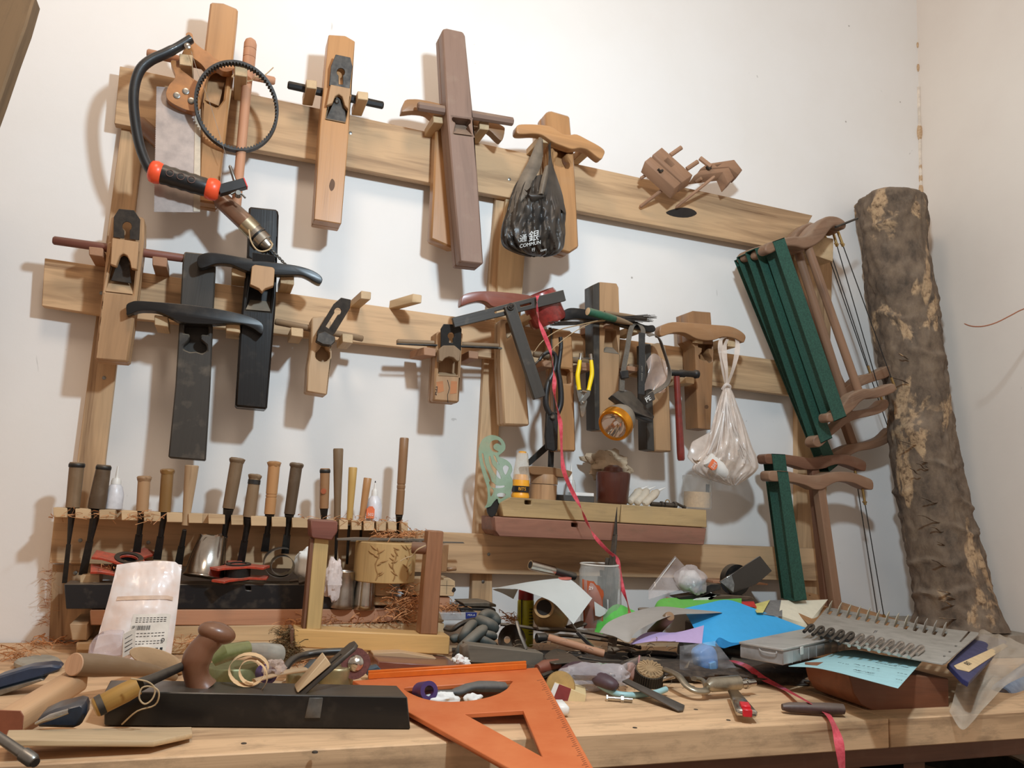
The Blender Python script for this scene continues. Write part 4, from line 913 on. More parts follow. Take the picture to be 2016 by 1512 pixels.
frame_saw('rear one of the two frame saws standing at the lower right, darker arm', Z7((218, 405), (222, 378), (262, 372), (350, 377), (430, 388), (510, 400), (580, 393), (650, 381), (730, 378), (790, 388), (840, 408), (872, 432), (870, 478), (852, 484), (800, 464), (740, 444), (690, 440), (640, 452), (600, 468), (540, 475), (480, 474), (420, 455), (350, 440), (280, 438), (230, 436)), None,
          Z7((524, 460), (620, 1390)), Z7((262, 372), (348, 376), (463, 1312), (388, 1320)), Z7((812, 560), (950, 1440)), .1, .03, WAL, 9.5, True)
frame_saw('front one of the two frame saws standing at the lower right, paler arm', Z7((243, 520), (250, 486), (300, 482), (380, 488), (470, 508), (570, 512), (640, 494), (720, 487), (790, 495), (860, 518), (914, 545), (920, 596), (900, 606), (850, 588), (800, 564), (740, 553), (680, 556), (630, 580), (590, 602), (540, 604), (490, 580), (420, 560), (350, 552), (260, 550)), None,
          Z7((565, 590), (680, 1400)), Z7((298, 484), (366, 488), (489, 1318), (411, 1328)), Z7((862, 682), (990, 1440)), .14, .032, SAWW, 10.5, True)
# ---------------------------------------------------------------- tree trunk in the corner
LT = [(384, 1716, 1790), (392, 1703, 1800), (420, 1702, 1801), (450, 1708, 1803), (475, 1714, 1806), (520, 1718, 1811), (560, 1722, 1817), (600, 1730, 1823), (640, 1736, 1830), (680, 1741, 1838), (720, 1748, 1846), (760, 1757, 1847), (800, 1766, 1853), (850, 1768, 1859), (900, 1774, 1868), (950, 1782, 1877), (1000, 1792, 1888), (1050, 1802, 1899), (1100, 1811, 1913), (1150, 1820, 1925), (1190, 1824, 1934), (1215, 1826, 1944), (1232, 1822, 1952)]
def trunk():
    tab = np.array(LT, float); m = MB(); nr, ns = 200, 84; vs = []
    ys = np.linspace(384, 1232, nr + 1); xl = np.interp(ys, tab[:, 0], tab[:, 1]); xr = np.interp(ys, tab[:, 0], tab[:, 2])
    ridg = [455, 640, 720, 905, 985, 1030, 1095, 1165]
    for i, y in enumerate(ys):
        s = .08 + .115 * i / nr; a, b = P(xl[i], y, s), P(xr[i], y, s); c = (a + b) / 2; r = (b - a).length / 2
        for k in range(ns):
            t_ = 2 * math.pi * k / ns; q = Vector((math.cos(t_), math.sin(t_), 0))
            h = c.z; n1 = noise.noise(Vector((q.x * 1.6, q.y * 1.6, h * 7))) * .09 + noise.noise(Vector((q.x * 4, q.y * 4, h * 26))) * .06 + noise.noise(Vector((q.x * 9, q.y * 9, h * 60 + 5))) * .035
            patch = noise.noise(Vector((q.x * 1.3 + 4, q.y * 1.3, h * 2.6 + .6)))
            if patch > .12: n1 -= .045 + .05 * noise.noise(Vector((q.x * 11, q.y * 11, h * 30)))
            for g in ridg:
                dy = (y + 14 * math.sin(t_ * 1.0 + g) + 5 * math.sin(t_ * 5 + g * 2)) - g
                n1 += .085 * math.exp(-(dy / 5.5) ** 2) * (.5 + .5 * math.sin(t_ * 2 + g * 1.7))
            kd = (y - 862) / 26; ka = math.atan2(math.sin(t_ - 3.7), math.cos(t_ - 3.7)) / .34
            n1 += .34 * math.exp(-kd * kd - ka * ka)
            if i < 3: n1 -= .14 * (3 - i) / 3
            vs.append(c + q * r * (1 + n1))
    m.add(vs, [(i * ns + k, i * ns + (k + 1) % ns, (i + 1) * ns + (k + 1) % ns, (i + 1) * ns + k) for i in range(nr) for k in range(ns)] + [tuple(range(ns)), tuple(nr * ns + k for k in range(ns))][::1])
    return m
m_, nt, b = newmat('bark'); tc = nd(nt, 'ShaderNodeTexCoord'); v = tc.outputs['Object']
n1 = noisetex(nt, stretch(nt, v, (1, 1, .5)), 9, 5, .6, .5); n2 = noisetex(nt, v, 70, 6, .7); n3 = noisetex(nt, stretch(nt, v, (1, 1, .6)), 26, 6, .7)
c = ramp(nt, n3, [(.3, lin((66, 56, 47))), (.5, lin((106, 89, 73))), (.68, lin((126, 107, 87)))])
c2 = ramp(nt, n2, [(.34, lin((88, 66, 46))), (.5, lin((176, 146, 112))), (.7, lin((196, 166, 128)))])
c = mix(nt, ramp(nt, n1, [(.56, (0, 0, 0, 1)), (.60, (1, 1, 1, 1))]), c, c2)
nt.links.new(dusty(nt, c, .35, (150, 134, 116)), b.inputs['Base Color']); b.inputs['Roughness'].default_value = .9
bump(nt, b, mix(nt, .5, n2, n3), .7, .006)
t = Thing('tree_trunk', 'rough brown tree trunk with peeling bark leaning in the corner', 'trunk')
t.part('trunk', trunk(), m_, 0, 60)
m = MB(); random.seed(8)
for i in range(26):
    y = random.choice([700, 735, 870, 915, 985, 1010, 1035, 1060, 1100, 1168, 1180, 1215]) + random.uniform(-8, 8); tab = np.array(LT, float)
    x0, x1 = np.interp(y, tab[:, 0], tab[:, 1]), np.interp(y, tab[:, 0], tab[:, 2]); u = random.uniform(.12, .9); s = .08 + .115 * (y - 384) / 848
    x = x0 + (x1 - x0) * u; dep = .056 * math.sqrt(max(0, 1 - (2 * u - 1) ** 2)); p = P(x, y, s + dep)
    L = random.uniform(.008, .028); q = [p + Vector((L * (k - 1.5), -.002 * (k % 2), -.006 * k * random.uniform(.2, 1))) for k in range(4)]
    m.tube(sm(q, 3, False), [.0006] + [.0028] * 8 + [.0006], 6, flat=.5)
t.part('bark_flake', m, m_, 0, 60, kind='stuff'); t.done()
# dusty board behind the bench clutter on which the trunk stands
zt = T(1880, 1230).z
g0 = P(1885, 1232, .195); hb = g0.z - BZ
one('dusty_board', 'thick board under a layer of grey dust below the trunk', 'board', bx(MB(), P(1800, 1230, .02).x - .1, XR - .012, -.29, -.015, BZ + .0005, BZ + hb - .004), plain('grey_dust', (158, 148, 134), .95, 0, .12, 0, 60), .003)
one('twig', 'thin bare reddish twig sticking out near the cream wall at the right edge', 'twig', MB().tube(sm([P(a, b, .40) for a, b in ((1898, 637), (1908, 641), (1920, 643), (1938, 642), (1962, 635), (1990, 621), (2016, 608), (2070, 590))] + [Vector((XR + .003, -.42, P(2120, 575, .4).z))], 3, False), [.0005] + [.0014] * 24, 6), wood('twig_bark', (172, 112, 84), (120, 76, 56), .6))
# big plank at the upper left corner, near the camera
one('leaning_plank', 'rough brown plank cutting into the upper left corner', 'plank', MB().slab([(-260, -60), (70, -12), (52, 50), (30, 110), (2, 192), (-30, 280), (-330, 700)], .30, .26), wood('old_plank', (128, 102, 74), (92, 72, 52), .75, .8, 0, 1, .5), .003)
# ---------------------------------------------------------------- shelf of two beams, middle right
def beam(name, label, px, s0, s1, mat, holes=(), bev=.0015):
    t = Thing(name, label, 'beam'); m = MB()
    m.pplate(px, [list(h) for h in holes], s0, s0 - .03) if holes else m.slab(px, s0, s0 - .03)
    A = PL(px, s0); m.prism([q + Vector((0, .03, 0)) for q in A], (0, s0 - s1 - .03, 0))
    t.part('beam', m, mat, bev, grain=(1, 0, 0)); return t
YB = wood('yellow_beam', (188, 158, 112), (150, 120, 80), .6, .9, .2, 1, .3)
beam('shelf_beam', 'yellowish beam with small mortise, left half of the middle shelf', [(1005, 979), (1223, 993), (1219, 1029), (990, 1017), (986, 990)], .125, .04, YB, [[(1033, 984.5), (1046, 985.3), (1046, 994), (1033, 993)]]).done()
beam('shelf_beam', 'grey-yellow beam right of the joint on the middle shelf', [(1224.5, 993), (1391, 1004), (1392, 1039), (1221, 1029)], .125, .04, YB).done()
beam('shelf_beam', 'reddish rough beam with small mortise under the yellowish shelf beams', [(975, 1017.5), (1391, 1040), (1386, 1073), (1300, 1069), (983, 1056), (975, 1045)], .128, .04, wood('red_beam', (150, 104, 84), (104, 66, 56), .6, .8, .1, 1, .4), [[(1125, 1029), (1138, 1030), (1138, 1038.5), (1125, 1037.5)]]).done()
Z3 = lambda *a: [(900 + x / 3.665, 840 + y / 3.665) for x, y in a]
t = Thing('french_curve', 'pale green translucent french curve with spiral cut-outs leaning at the shelf end', 'template')
JADE = clear('green_acrylic', (150, 178, 150), .6, .3)
t.part('template', MB().pplate(sm2(Z3((158, 160), (185, 92), (245, 60), (310, 78), (345, 122), (345, 165), (320, 192), (300, 215), (355, 240), (390, 275), (398, 318), (385, 350), (400, 385), (400, 430), (385, 480), (390, 530), (365, 568), (330, 575), (300, 550), (290, 520), (262, 545), (240, 575), (200, 585), (215, 560), (222, 515), (218, 440), (195, 370), (170, 280), (158, 215))),
    [sm2(Z3((236, 140), (248, 105), (290, 95), (315, 115), (318, 135), (290, 120), (266, 135), (268, 160), (300, 180), (280, 186), (250, 172))), sm2(Z3((178, 195), (192, 200), (205, 270), (232, 335), (252, 400), (238, 392), (205, 310), (186, 250))), sm2(Z3((228, 222), (240, 215), (258, 275), (300, 325), (318, 372), (300, 370), (262, 325), (238, 275))), sm2(Z3((330, 295), (350, 278), (375, 292), (368, 318), (352, 348), (338, 330))), sm2(Z3((240, 440), (266, 462), (246, 506), (238, 480))), sm2(Z3((285, 490), (310, 478), (345, 482), (350, 498), (320, 520), (300, 512))), sm2(Z3((262, 205), (275, 245), (305, 275), (292, 250), (278, 215))), sm2(Z3((230, 400), (250, 440), (330, 440), (345, 425), (290, 425), (250, 395)))], .118, .1155), JADE, 0, 30)
t.done()
one('sheet_cutter', 'small dark curved steel piece below the green french curve', 'tool', MB().slab(sm2(Z3((225, 560), (262, 548), (290, 505), (300, 560), (285, 620), (262, 650), (235, 645), (218, 600))), .1145, .108), IRON, .0008)
def stand(name, label, cat, x, y0, y1, prof, mat, s=.085, group=None, n=32, bevel=0, smooth=40):
    """upright turned thing: foot at (x, y0), top at (x, y1)"""
    a, b = P(x, y0, s), P(x, y1, s); b.x, b.y = a.x, a.y; k = mpp(a)
    return a, b, [(u, r * k) for u, r in prof]
t = Thing('bit_bottle', 'yellow and black bottle with clear tapering hood on the shelf, beside the french curve', 'bottle'); s = .1
a, b, _ = stand('', '', '', 1024, 980, 888, [], None, s); k = mpp(a)
YP = plain('amber_plastic', (246, 170, 40), .4, 0, .06)
t.part('foot', MB().lathe(a, b, [(0, 17.5 * k), (.04, 18 * k), (.08, 17 * k), (.12, 15.5 * k)], 28), YP); t.part('label_band', MB().lathe(a, b, [(.12, 17.6 * k), (.25, 17.6 * k)], 28), BLACKP)
t.part('body', MB().lathe(a, b, [(.25, 17 * k), (.38, 16.5 * k), (.5, 13 * k)], 28), YP)
t.part('hood', MB().lathe(a, b, [(.38, 17 * k), (.6, 15.5 * k), (.96, 11 * k), (.965, 10 * k)], 14, False), clear('ribbed_clear', (225, 215, 195), .4, .1), 0, 10); t.part('cap', MB().lathe(a, b, [(.95, 8 * k), (.99, 8 * k), (1, 5 * k)], 14), YP)
t.part('lettering', text3('BITS', a.lerp(b, .185) + Vector((-.004, -.0195, 0)), (1, 0, 0), (0, 0, 1), .009, .0002), YP, 0); t.done()
t = Thing('round_box', 'round turned wooden box with lid on the shelf', 'box'); a, b, _ = stand('', '', '', 1069, 984, 934, [], None, .085); k = mpp(a)
t.part('body', MB().lathe(a, b, [(0, 26 * k), (.6, 26.5 * k)], 36), TAN, .0005, grain=(0, 0, 1)); t.part('lid', MB().lathe(a, b, [(.62, 27.5 * k), (.97, 27 * k), (1, 26 * k)], 36), TAN, 0, grain=(0, 0, 1)); t.done()
one('wood_offcut', 'flat dark oval piece of wood lying on the round box', 'wood', MB().slab(sm2(Z3((520, 290), (560, 284), (680, 292), (760, 305), (825, 322), (828, 340), (800, 370), (740, 364), (640, 352), (540, 345), (522, 320))), .11, .05), wood('old_brown', (132, 96, 62), (86, 60, 40), .6, .6, .3), .003)
t = Thing('glue_bottle', 'small clear squeeze bottle with long nozzle behind the ribbon on the shelf', 'glue bottle'); a, b, _ = stand('', '', '', 1122, 984, 912, [], None, .07); k = mpp(a)
t.part('body', MB().lathe(a, b, [(0, 11 * k), (.4, 11 * k), (.55, 7 * k)], 20), clear('milky_clear', (225, 222, 216), .6, .3)); t.part('nozzle', MB().lathe(a, b, [(.55, 5 * k), (.7, 3 * k), (1, .8 * k)], 12), WHITEP); t.done()
t = Thing('small_box', 'low dark grey box with white sheet on top, in the middle of the shelf', 'box'); s = .115
t.part('box', MB().slab([(1110, 974), (1170, 978), (1170, 990), (1110, 986)], s, s - .05), plain('dark_card', (74, 72, 68), .6), .001); t.part('sheet', MB().slab([(1132, 969), (1169, 971), (1169, 977), (1132, 975.5)], s - .004, s - .045), PAPER); t.done()
t = Thing('carved_bowl', 'dark reddish-brown tapering wooden cup on the shelf edge', 'cup'); a, b, _ = stand('', '', '', 1205, 995, 929, [], None, .088); k = mpp(a)
t.part('cup', MB().lathe(a, b, [(0, 22 * k), (.04, 28 * k), (.12, 31 * k), (.9, 34 * k), (.97, 33.5 * k), (1, 31 * k), (.98, 27 * k), (.2, 22 * k)], 40), wood('lacquer_brown', (86, 42, 30), (56, 28, 22), .35, .3, .1, 1, 0, .3)); 
t.part('lid', MB().lathe(a + Vector((0, 0, .0)), b + Vector((0, 0, .0)), [(.99, 20 * k), (1.12, 18 * k), (1.2, 10 * k)], 24), wood('lacquer_brown', (86, 42, 30), (56, 28, 22))); t.done()
def crumple(c, w_, h_, d_, seed, n=18, amp=.35):
    def fn(u, v):
        a = 2 * math.pi * u; e = math.pi * v; q = Vector((math.cos(a) * math.sin(e), math.sin(a) * math.sin(e), math.cos(e)))
        k = 1 + amp * (noise.noise(q * 1.4 + Vector((seed, 0, 0))) * 1.0 + abs(noise.noise(q * 2.6 + Vector((0, seed, 0)))) * .8 - .2)
        return Vector(c) + Vector((q.x * w_ * k, q.y * d_ * k, q.z * h_ * k))
    return MB().grid(fn, n * 2, n)
one('paper_bag', 'crumpled translucent paper bag behind the dark reddish cup', 'bag', crumple(P(1196, 915, .045), .052, .03, .022, 3, 20, .6), plain('tan_tissue', (190, 168, 140), .7, 0, .15, 0, 30), 0, 20)
m = None
for i, (x0, y0, x1, y1) in enumerate(((1238, 990, 1262, 963), (1252, 992, 1276, 964), (1268, 993, 1296, 966))):
    t = Thing('glue_tube', ['leftmost of three white tubes tied with string on the shelf', 'middle one of three white tubes tied with string on the shelf', 'rightmost of three white tubes tied with string, nearest the powder jar'][i], 'tube', 'white tubes on the middle shelf')
    a, b = P(x0, y0, .10 + .004 * i), P(x1, y1, .085); t.part('tube', MB().lathe(a, b, [(0, .004), (.06, .008), (.75, .009), (.95, .006), (1, .003)], 16, True), plain('yellowed_plastic', (222, 208, 186), .45, 0, .1, .2)); e = b + (b - a) * .35
    t.part('nozzle', MB().lathe(b, b + Vector((.018, 0, .008)), [(0, .0035), (1, .0008)], 10), WHITEP); t.part('tie', MB().tube([a.lerp(b, .7) + Vector((math.cos(q) * .0095, -abs(math.sin(q)) * .0, math.sin(q) * .0095)) for q in [j * .52 for j in range(13)]], .0008, 5), CORD); t.done()
t = Thing('bolt', 'row of rusty bolts and a ring lying on the shelf before the powder jar', 'bolts')
for a, b, r in (((1281, 992), (1305, 994), .005), ((1308, 994), (1330, 996), .006), ((1330, 990), (1349, 1000), .003)): t.part('bolt', MB().lathe(P(*a, .105), P(*b, .105), [(0, r), (.8, r), (.8, r * 1.5), (1, r * 1.5)], 8), STEEL, 0, 20)
t.part('ring', MB().tube([P(1314 + 4 * math.cos(i * .52), 988 + 4 * math.sin(i * .52), .1) for i in range(13)], .0012, 6), BRASS); t.done()
t = Thing('powder_jar', 'clear glass jar of tan powder with black label at the right end of the shelf', 'jar'); a, b, _ = stand('', '', '', 1372, 1001, 936, [], None, .085); k = mpp(a)
t.part('powder', MB().lathe(a, b, [(.03, 26 * k), (.5, 26 * k)], 30), plain('tan_powder', (206, 174, 134), .95, 0, .1, 0, 200)); t.part('jar', MB().lathe(a, b, [(0, 28 * k), (.02, 28.6 * k), (.86, 28.6 * k), (.88, 29.5 * k), (.98, 29.5 * k), (1, 28 * k)], 40, True), clear('jar_glass', (222, 222, 216), .18, .05))
t.part('label', MB().slab([(1391, 953), (1397, 954), (1396, 995), (1390, 994)], .085 + .0225, .085 + .020), BLACKP); t.done()
# ---------------------------------------------------------------- chisel rack
t = Thing('chisel_rack', 'long notched pine ledge holding the row of chisels', 'rack'); s0 = .105
def ly(x): return 999 + (x - 105) * .0430
slots = [(132, 148), (179, 195), (226, 239), (270, 283), (316, 328), (359, 371), (399, 410), (443, 455), (479, 494), (525, 535), (563, 575), (632, 644), (658, 668), (685, 692), (712, 716), (737, 741), (760, 764), (781, 790)]
xs = [105] + [v_ for sl in slots for v_ in sl] + [803]
for i in range(0, len(xs), 2):
    x0, x1 = xs[i], xs[i + 1]
    t.part('ledge_tooth', MB().slab([(x0, ly(x0)), (x1, ly(x1)), (x1, ly(x1) + 18.5), (x0, ly(x0) + 19.5)], s0, s0 - .034), PEG, .0008, grain=(1, 0, 0))
t.part('ledge', MB().slab([(105, ly(105)), (803, ly(803)), (803, ly(803) + 18), (105, ly(105) + 19)], s0 - .034, R1 + .0005), PINE, .0005, grain=(1, 0, 0)); t.done()
CH = [ # name, label, top, bottom of handle, end of blade, w top, w bottom, handle mat, cap, ferrule colour
 ('chisel', 'leftmost chisel of the rack, straight brown handle', (152, 910), (143, 999), (127, 1148), 27, 25, DIRT, 'dark', 0),
 ('chisel', 'second chisel from the left, thicker dark handle beside the white bottle', (205, 915), (190, 1001), (163, 1132), 26, 32, wood('dark_handle', (98, 78, 58), (70, 56, 44), .55, .5, .3), 'dark', 0),
 ('chisel', 'third chisel from the left, short yellowish handle with frayed top', (284, 942), (280, 1006), (268, 1096), 23, 22, TAN, 'fray', 0),
 ('chisel', 'fourth chisel from the left, golden brown handle with mushroomed top', (330, 928), (324, 1008), (309, 1102), 23, 22, wood('gold_handle', (156, 116, 66), (116, 82, 48), .5, .5, .2), 'fray', 0),
 ('chisel', 'fifth chisel from the left, plain pale reddish handle without a hoop', (378, 916), (365, 1034), (351, 1113), 26, 15, PALE, None, 0),
 ('chisel', 'tall grey-brown chisel with split flared top above the silver funnel', (467, 906), (450, 1001), (436, 1090), 25, 23, DIRT, 'fray', 26),
 ('chisel', 'chisel with black hoop below its crushed top, beside the tall grey-brown one', (502, 938), (490, 1018), (474, 1108), 22, 23, DIRT, 'hoop', 0),
 ('chisel', 'orange-handled chisel with two turned rings', (540, 913), (531, 1012), (521, 1086), 23, 21, ORNG, 'fray', 0),
 ('chisel', 'dark-handled chisel with broad flattened top, right of the orange-handled one', (584, 916), (570, 1012), (561, 1090), 23, 21, wood('dark_handle', (98, 78, 58), (70, 56, 44)), 'fray', 0),
 ('chisel', 'chisel with orange stamp on the handle, behind the brown mallet head block', (640, 922), (638, 1001), (637, 1090), 19, 18, HORN, 'dark', 22),
 ('chisel', 'tall plain grey-brown handle right of the stamped one', (666, 883), (664, 1023), (660, 1119), 20, 13, DIRT, None, 0),
 ('chisel', 'slim yellow-handled chisel in the right part of the rack', (695, 920), (688, 1024), (683, 1110), 17, 12, wood('yellow_handle', (206, 166, 96), (172, 130, 70), .5, .4), None, 0),
 ('chisel', 'short slanting tan-handled chisel beside the orange-labelled glue bottle', (724, 941), (712, 1025), (710, 1060), 16, 12, ORNG, None, 0),
 ('chisel', 'tallest and rightmost chisel with turned rings and black ferrule', (796, 862), (786, 1013), (783, 1060), 18, 16, HORN, None, 20)]
for nm, lb, tp, hb_, be, w1, w2, hm, cap, fer in CH:
    t = Thing(nm, lb, 'chisel', 'chisels in the wall rack'); s = .094
    a, b, c = P(*tp, s), P(*hb_, s), P(*be, s - .03); k = mpp(a); r1, r2 = w1 * k / 2, w2 * k / 2
    rings = [(.6, 1), (.605, .92), (.62, .92), (.625, 1), (.66, .99), (.665, .92), (.68, .92), (.685, .99)] if 'rings' in lb else []
    prof = [(0, r1 * .9), (.015, r1)] + [(.3, r1 * 1.02 + (r2 - r1) * .35)] + [(u, (r1 + (r2 - r1) * u) * q) for u, q in rings] + [(.8, r2 * 1.02), (1, r2)]
    t.part('handle', MB().lathe(a, b, prof, 20), hm, 0, 35)
    u = (a - b).normalized()
    if cap == 'dark': t.part('hoop', MB().lathe(a - u * .002, a - u * .009, [(0, r1 * 1.02), (.2, r1 * 1.1), (.8, r1 * 1.1), (1, r1 * 1.02)], 20), IRON)
    if cap == 'hoop': t.part('hoop', MB().lathe(a - u * .006, a - u * .014, [(0, r1 * 1.1), (1, r1 * 1.1)], 20), BLACKP)
    if cap in ('fray', 'hoop'):
        random.seed(len(lb)); m = MB(); n = 22; vs = []
        for j, (hh, rr) in enumerate(((-.005, 1.0), (-.001, 1.16), (.002, 1.2), (.004, .95), (.0045, .3))):
            for q in range(n): 
                an = 2 * math.pi * q / n; d_, uu, vv = frame(u); jit = 1 + random.uniform(-.06, .06); vs.append(a + u * (hh + random.uniform(-.0006, .0006)) + (uu * math.cos(an) + vv * math.sin(an)) * r1 * rr * jit)
        m.add(vs, [(j * n + q, j * n + (q + 1) % n, (j + 1) * n + (q + 1) % n, (j + 1) * n + q) for j in range(4) for q in range(n)] + [tuple(4 * n + q for q in range(n))])
        t.part('mushroomed_top', m, hm, 0, 60)
    d = (c - b); 
    if fer or cap: t.part('ferrule', MB().lathe(b, b + d.normalized() * (fer or 16) * k, [(0, r2 * .9), (1, r2 * .6)], 18), IRON)
    L = d.length; st = b + d.normalized() * (fer or 10) * k
    wbl = {('leftmost'): 9}.get(lb.split()[0], 15 if w1 > 21 else 7) * k
    if w1 > 21:
        side = Vector((1, 0, 0)); e1 = st.lerp(c, .45)
        m = MB().tube([st, e1], [r2 * .55, wbl * .36], 8)
        f0 = [e1 + side * wbl * .42 + Vector((0, -.003, 0)), e1 - side * wbl * .42 + Vector((0, -.003, 0)), e1 - side * wbl * .42 + Vector((0, .003, 0)), e1 + side * wbl * .42 + Vector((0, .003, 0))]
        f1 = [c + side * wbl * .5 + Vector((0, -.001, 0)), c - side * wbl * .5 + Vector((0, -.001, 0)), c - side * wbl * .5 + Vector((0, .001, 0)), c + side * wbl * .5 + Vector((0, .001, 0))]
        m.loft(f0, f1); t.part('blade', m, IRON, 0, 30)
    else: t.part('blade', MB().tube([st, c], [r2 * .55, wbl * .4], 6), IRON, 0, 30)
    if 'stamp' in lb: t.part('stamp', MB().lathe(P(637, 967, s + .0105), P(637, 967, s + .008), [(0, .0052), (1, .0052)], 14), plain('stamp_orange', (220, 128, 84), .6))
    t.done()
t = Thing('glue_bottle', 'white glue bottle with thin nozzle behind the second chisel', 'glue bottle'); a = P(222, 1003, .075); b = P(222, 917, .075); b.x, b.y = a.x, a.y; k = mpp(a)
t.part('body', MB().lathe(a, b, [(0, 15 * k), (.02, 17 * k), (.35, 17 * k), (.52, 13 * k), (.58, 9 * k)], 26), plain('translucent_white', (226, 224, 226), .35)); t.part('cap', MB().lathe(a, b, [(.58, 9.5 * k), (.66, 9 * k), (.72, 7 * k)], 20), WHITEP); t.part('nozzle', MB().lathe(a, b, [(.72, 3.4 * k), (1, 2 * k)], 12), WHITEP); t.done()
t = Thing('glue_bottle', 'white glue bottle with orange label reading 502 in the chisel rack', 'glue bottle'); a = P(735, 1028, .085); b = P(739, 947, .085); b.y = a.y; k = mpp(a)
t.part('body', MB().lathe(a, b, [(0, 13 * k), (.02, 15 * k), (.38, 15.5 * k), (.56, 12 * k), (.64, 6.5 * k)], 26), plain('translucent_white', (226, 224, 226), .35)); t.part('cap', MB().lathe(a, b, [(.64, 6.6 * k), (.76, 6 * k), (.8, 4.4 * k)], 20), WHITEP); t.part('nozzle', MB().lathe(a, b, [(.8, 3 * k), (.97, 1.2 * k)], 12), WHITEP); t.part('tip', MB().lathe(a, b, [(.96, 1.4 * k), (1, 1 * k)], 10), BLACKP)
o = P(730, 1009, .085 + .0175); t.part('label', MB().prism([o + Vector((x, 0, z)) for x, z in ((-.008, -.011), (.007, -.011), (.007, .006), (.003, .0115), (-.003, .0115), (-.008, .006))], (0, .004, 0)), plain('orange_label', (240, 122, 74), .5))
t.part('lettering', text3('502', o + Vector((0, -.0004, -.004)), (1, 0, 0), (0, 0, 1), .0075, .0002), PAPER, 0); t.done()
# ---------------------------------------------------------------- helpers for the bench
def onplane(A, B, C):
    n = (B - A).cross(C - A).normalized()
    if n.z < 0: n = -n
    def g(x, y, up=0.0):
        d = ray(x, y); return CAM + d * ((A + n * up - CAM).dot(n) / d.dot(n))
    g.n = n; return g
def tsheet(pts, th=.0004, lift=None, n=12):        # four (x, y, h) corners on the bench, smooth bend
    c = [T(*q) for q in pts]
    def fn(u, v):
        p = (c[0] * (1 - u) + c[1] * u) * (1 - v) + (c[3] * (1 - u) + c[2] * u) * v
        return p + (lift(u, v) if lift else Vector())
    return MB().grid(fn, n, n, th=th)
def curls(boxes, n, seed, L=(.01, .03), wd=.0012):
    """thin shavings; boxes: (x0, x1, y0, y1, s0, s1) in photograph pixels and depth"""
    random.seed(seed); m = MB()
    for i in range(n):
        x0, x1, y0, y1, s0, s1 = boxes[i % len(boxes)]
        p = P(random.uniform(x0, x1), random.uniform(y0, y1), random.uniform(s0, s1)); l = random.uniform(*L); a = random.uniform(0, 6.3)
        d = Vector((math.cos(a), math.sin(a), random.uniform(-.5, .5))) * l; b_ = Vector((random.uniform(-1, 1), random.uniform(-1, 1), random.uniform(0, 1))) * l * .4
        w_ = Vector((random.uniform(-1, 1), random.uniform(-1, 1), 1)).normalized() * wd * random.uniform(.5, 1.8)
        q = [p, p + d * .35 + b_, p + d * .7 + b_, p + d]
        o = [z for e in q for z in (e - w_ / 2, e + w_ / 2)]; m.add(o, [(0, 1, 3, 2), (2, 3, 5, 4), (4, 5, 7, 6)])
    return m
SHAV = plain('wood_shavings', (214, 150, 98), .8, 0, .3, 0, 80)
# ---------------------------------------------------------------- stack of boards, left
def tower(name, label, px, s0, s1, mat, cat='board', bev=.0015): return one(name, label, cat, MB().slab(px, s0, s1), mat, bev, grain=(1, 0, 0))
tower('board', 'lowest pine board of the stack against the wall at the left', [(150, 1265), (876, 1262), (876, 1282), (150, 1290)], .128, .02, PINE2)
tower('board', 'long pale pine board in the stack, below the reddish one', [(300, 1234), (875, 1227), (875, 1251), (560, 1262), (300, 1266)], .122, .03, PINE2)
tower('board', 'reddish board with knots lying under the black beam', [(177, 1201), (781, 1199), (780, 1221), (770, 1224), (600, 1232), (178, 1231)], .118, .035, REDPL)
tower('offcut', 'small square end of a pale beam at the left end of the stack', [(137, 1228), (171, 1228), (172, 1261), (141, 1261)], .125, .02, PALE, 'offcut')
tower('offcut', 'small pale strip end low at the left end of the stack', [(152, 1266), (180, 1265), (180, 1281), (150, 1281)], .14, .129, PEG, 'offcut')
t = Thing('black_beam', 'long black dusty-topped beam with small mortise, carrying the red cutters', 'beam')
t.part('beam', MB().pplate([(126, 1150), (655, 1151), (655, 1198), (130, 1199)], [[(483, 1154), (494, 1154), (494, 1163), (484, 1162)]], .116, .06), wood('black_beam', (30, 30, 33), (20, 20, 23), .4, .3, .35, 1, 0, .3), .001, grain=(1, 0, 0))
t.part('beam_back', MB().slab([(127, 1151), (655, 1152), (655, 1198), (131, 1198)], .0595, .04), EBON, 0, grain=(1, 0, 0)); t.done()
ztop = P(400, 1150.5, .116).z
def cutter(label, cx, cy, rx, s, seed, tilt):
    t = Thing('router_cutter', label, 'cutter', 'red winged cutter heads on the black beam')
    c = P(cx, cy, s); k = mpp(c); R = rx * k; RC = plain('red_enamel', (206, 72, 48), .4, 0, .3, .25, 120, c2=(150, 66, 50))
    rot = Matrix.Rotation(tilt[0], 3, 'X') @ Matrix.Rotation(tilt[1], 3, 'Y')
    for dz, a0 in ((.011, 0.3 + seed), (-.009, .55 + seed)):
        out = []
        for w_ in range(3):
            b0 = a0 + w_ * 2.094
            for da, rr in ((0, .42), (.15, .62), (.22, .98), (.75, 1.0), (.8, .72), (1.15, .5), (1.6, .44)): out.append(c + rot @ Vector((math.cos(b0 + da) * R * rr, math.sin(b0 + da) * R * rr, dz)))
        hole = [c + rot @ Vector((math.cos(q * .35) * R * .24, math.sin(q * .35) * R * .24, dz)) for q in range(18)]
        t.part('wing_plate', MB().plate(out, [hole[:18]], rot @ Vector((0, 0, .0045))), RC, .0006)
    ax = rot @ Vector((0, 0, 1))
    t.part('hub', MB().lathe(c - ax * .011, c + ax * .0175, [(0, R * .26), (0, R * .4), (1, R * .4), (1, R * .26), (0, R * .26)], 30, False), IRON); t.done()
cutter('red winged cutter head tilted against the rack behind the white pouch', 250, 1116, 66, .09, .2, (.34, .12))
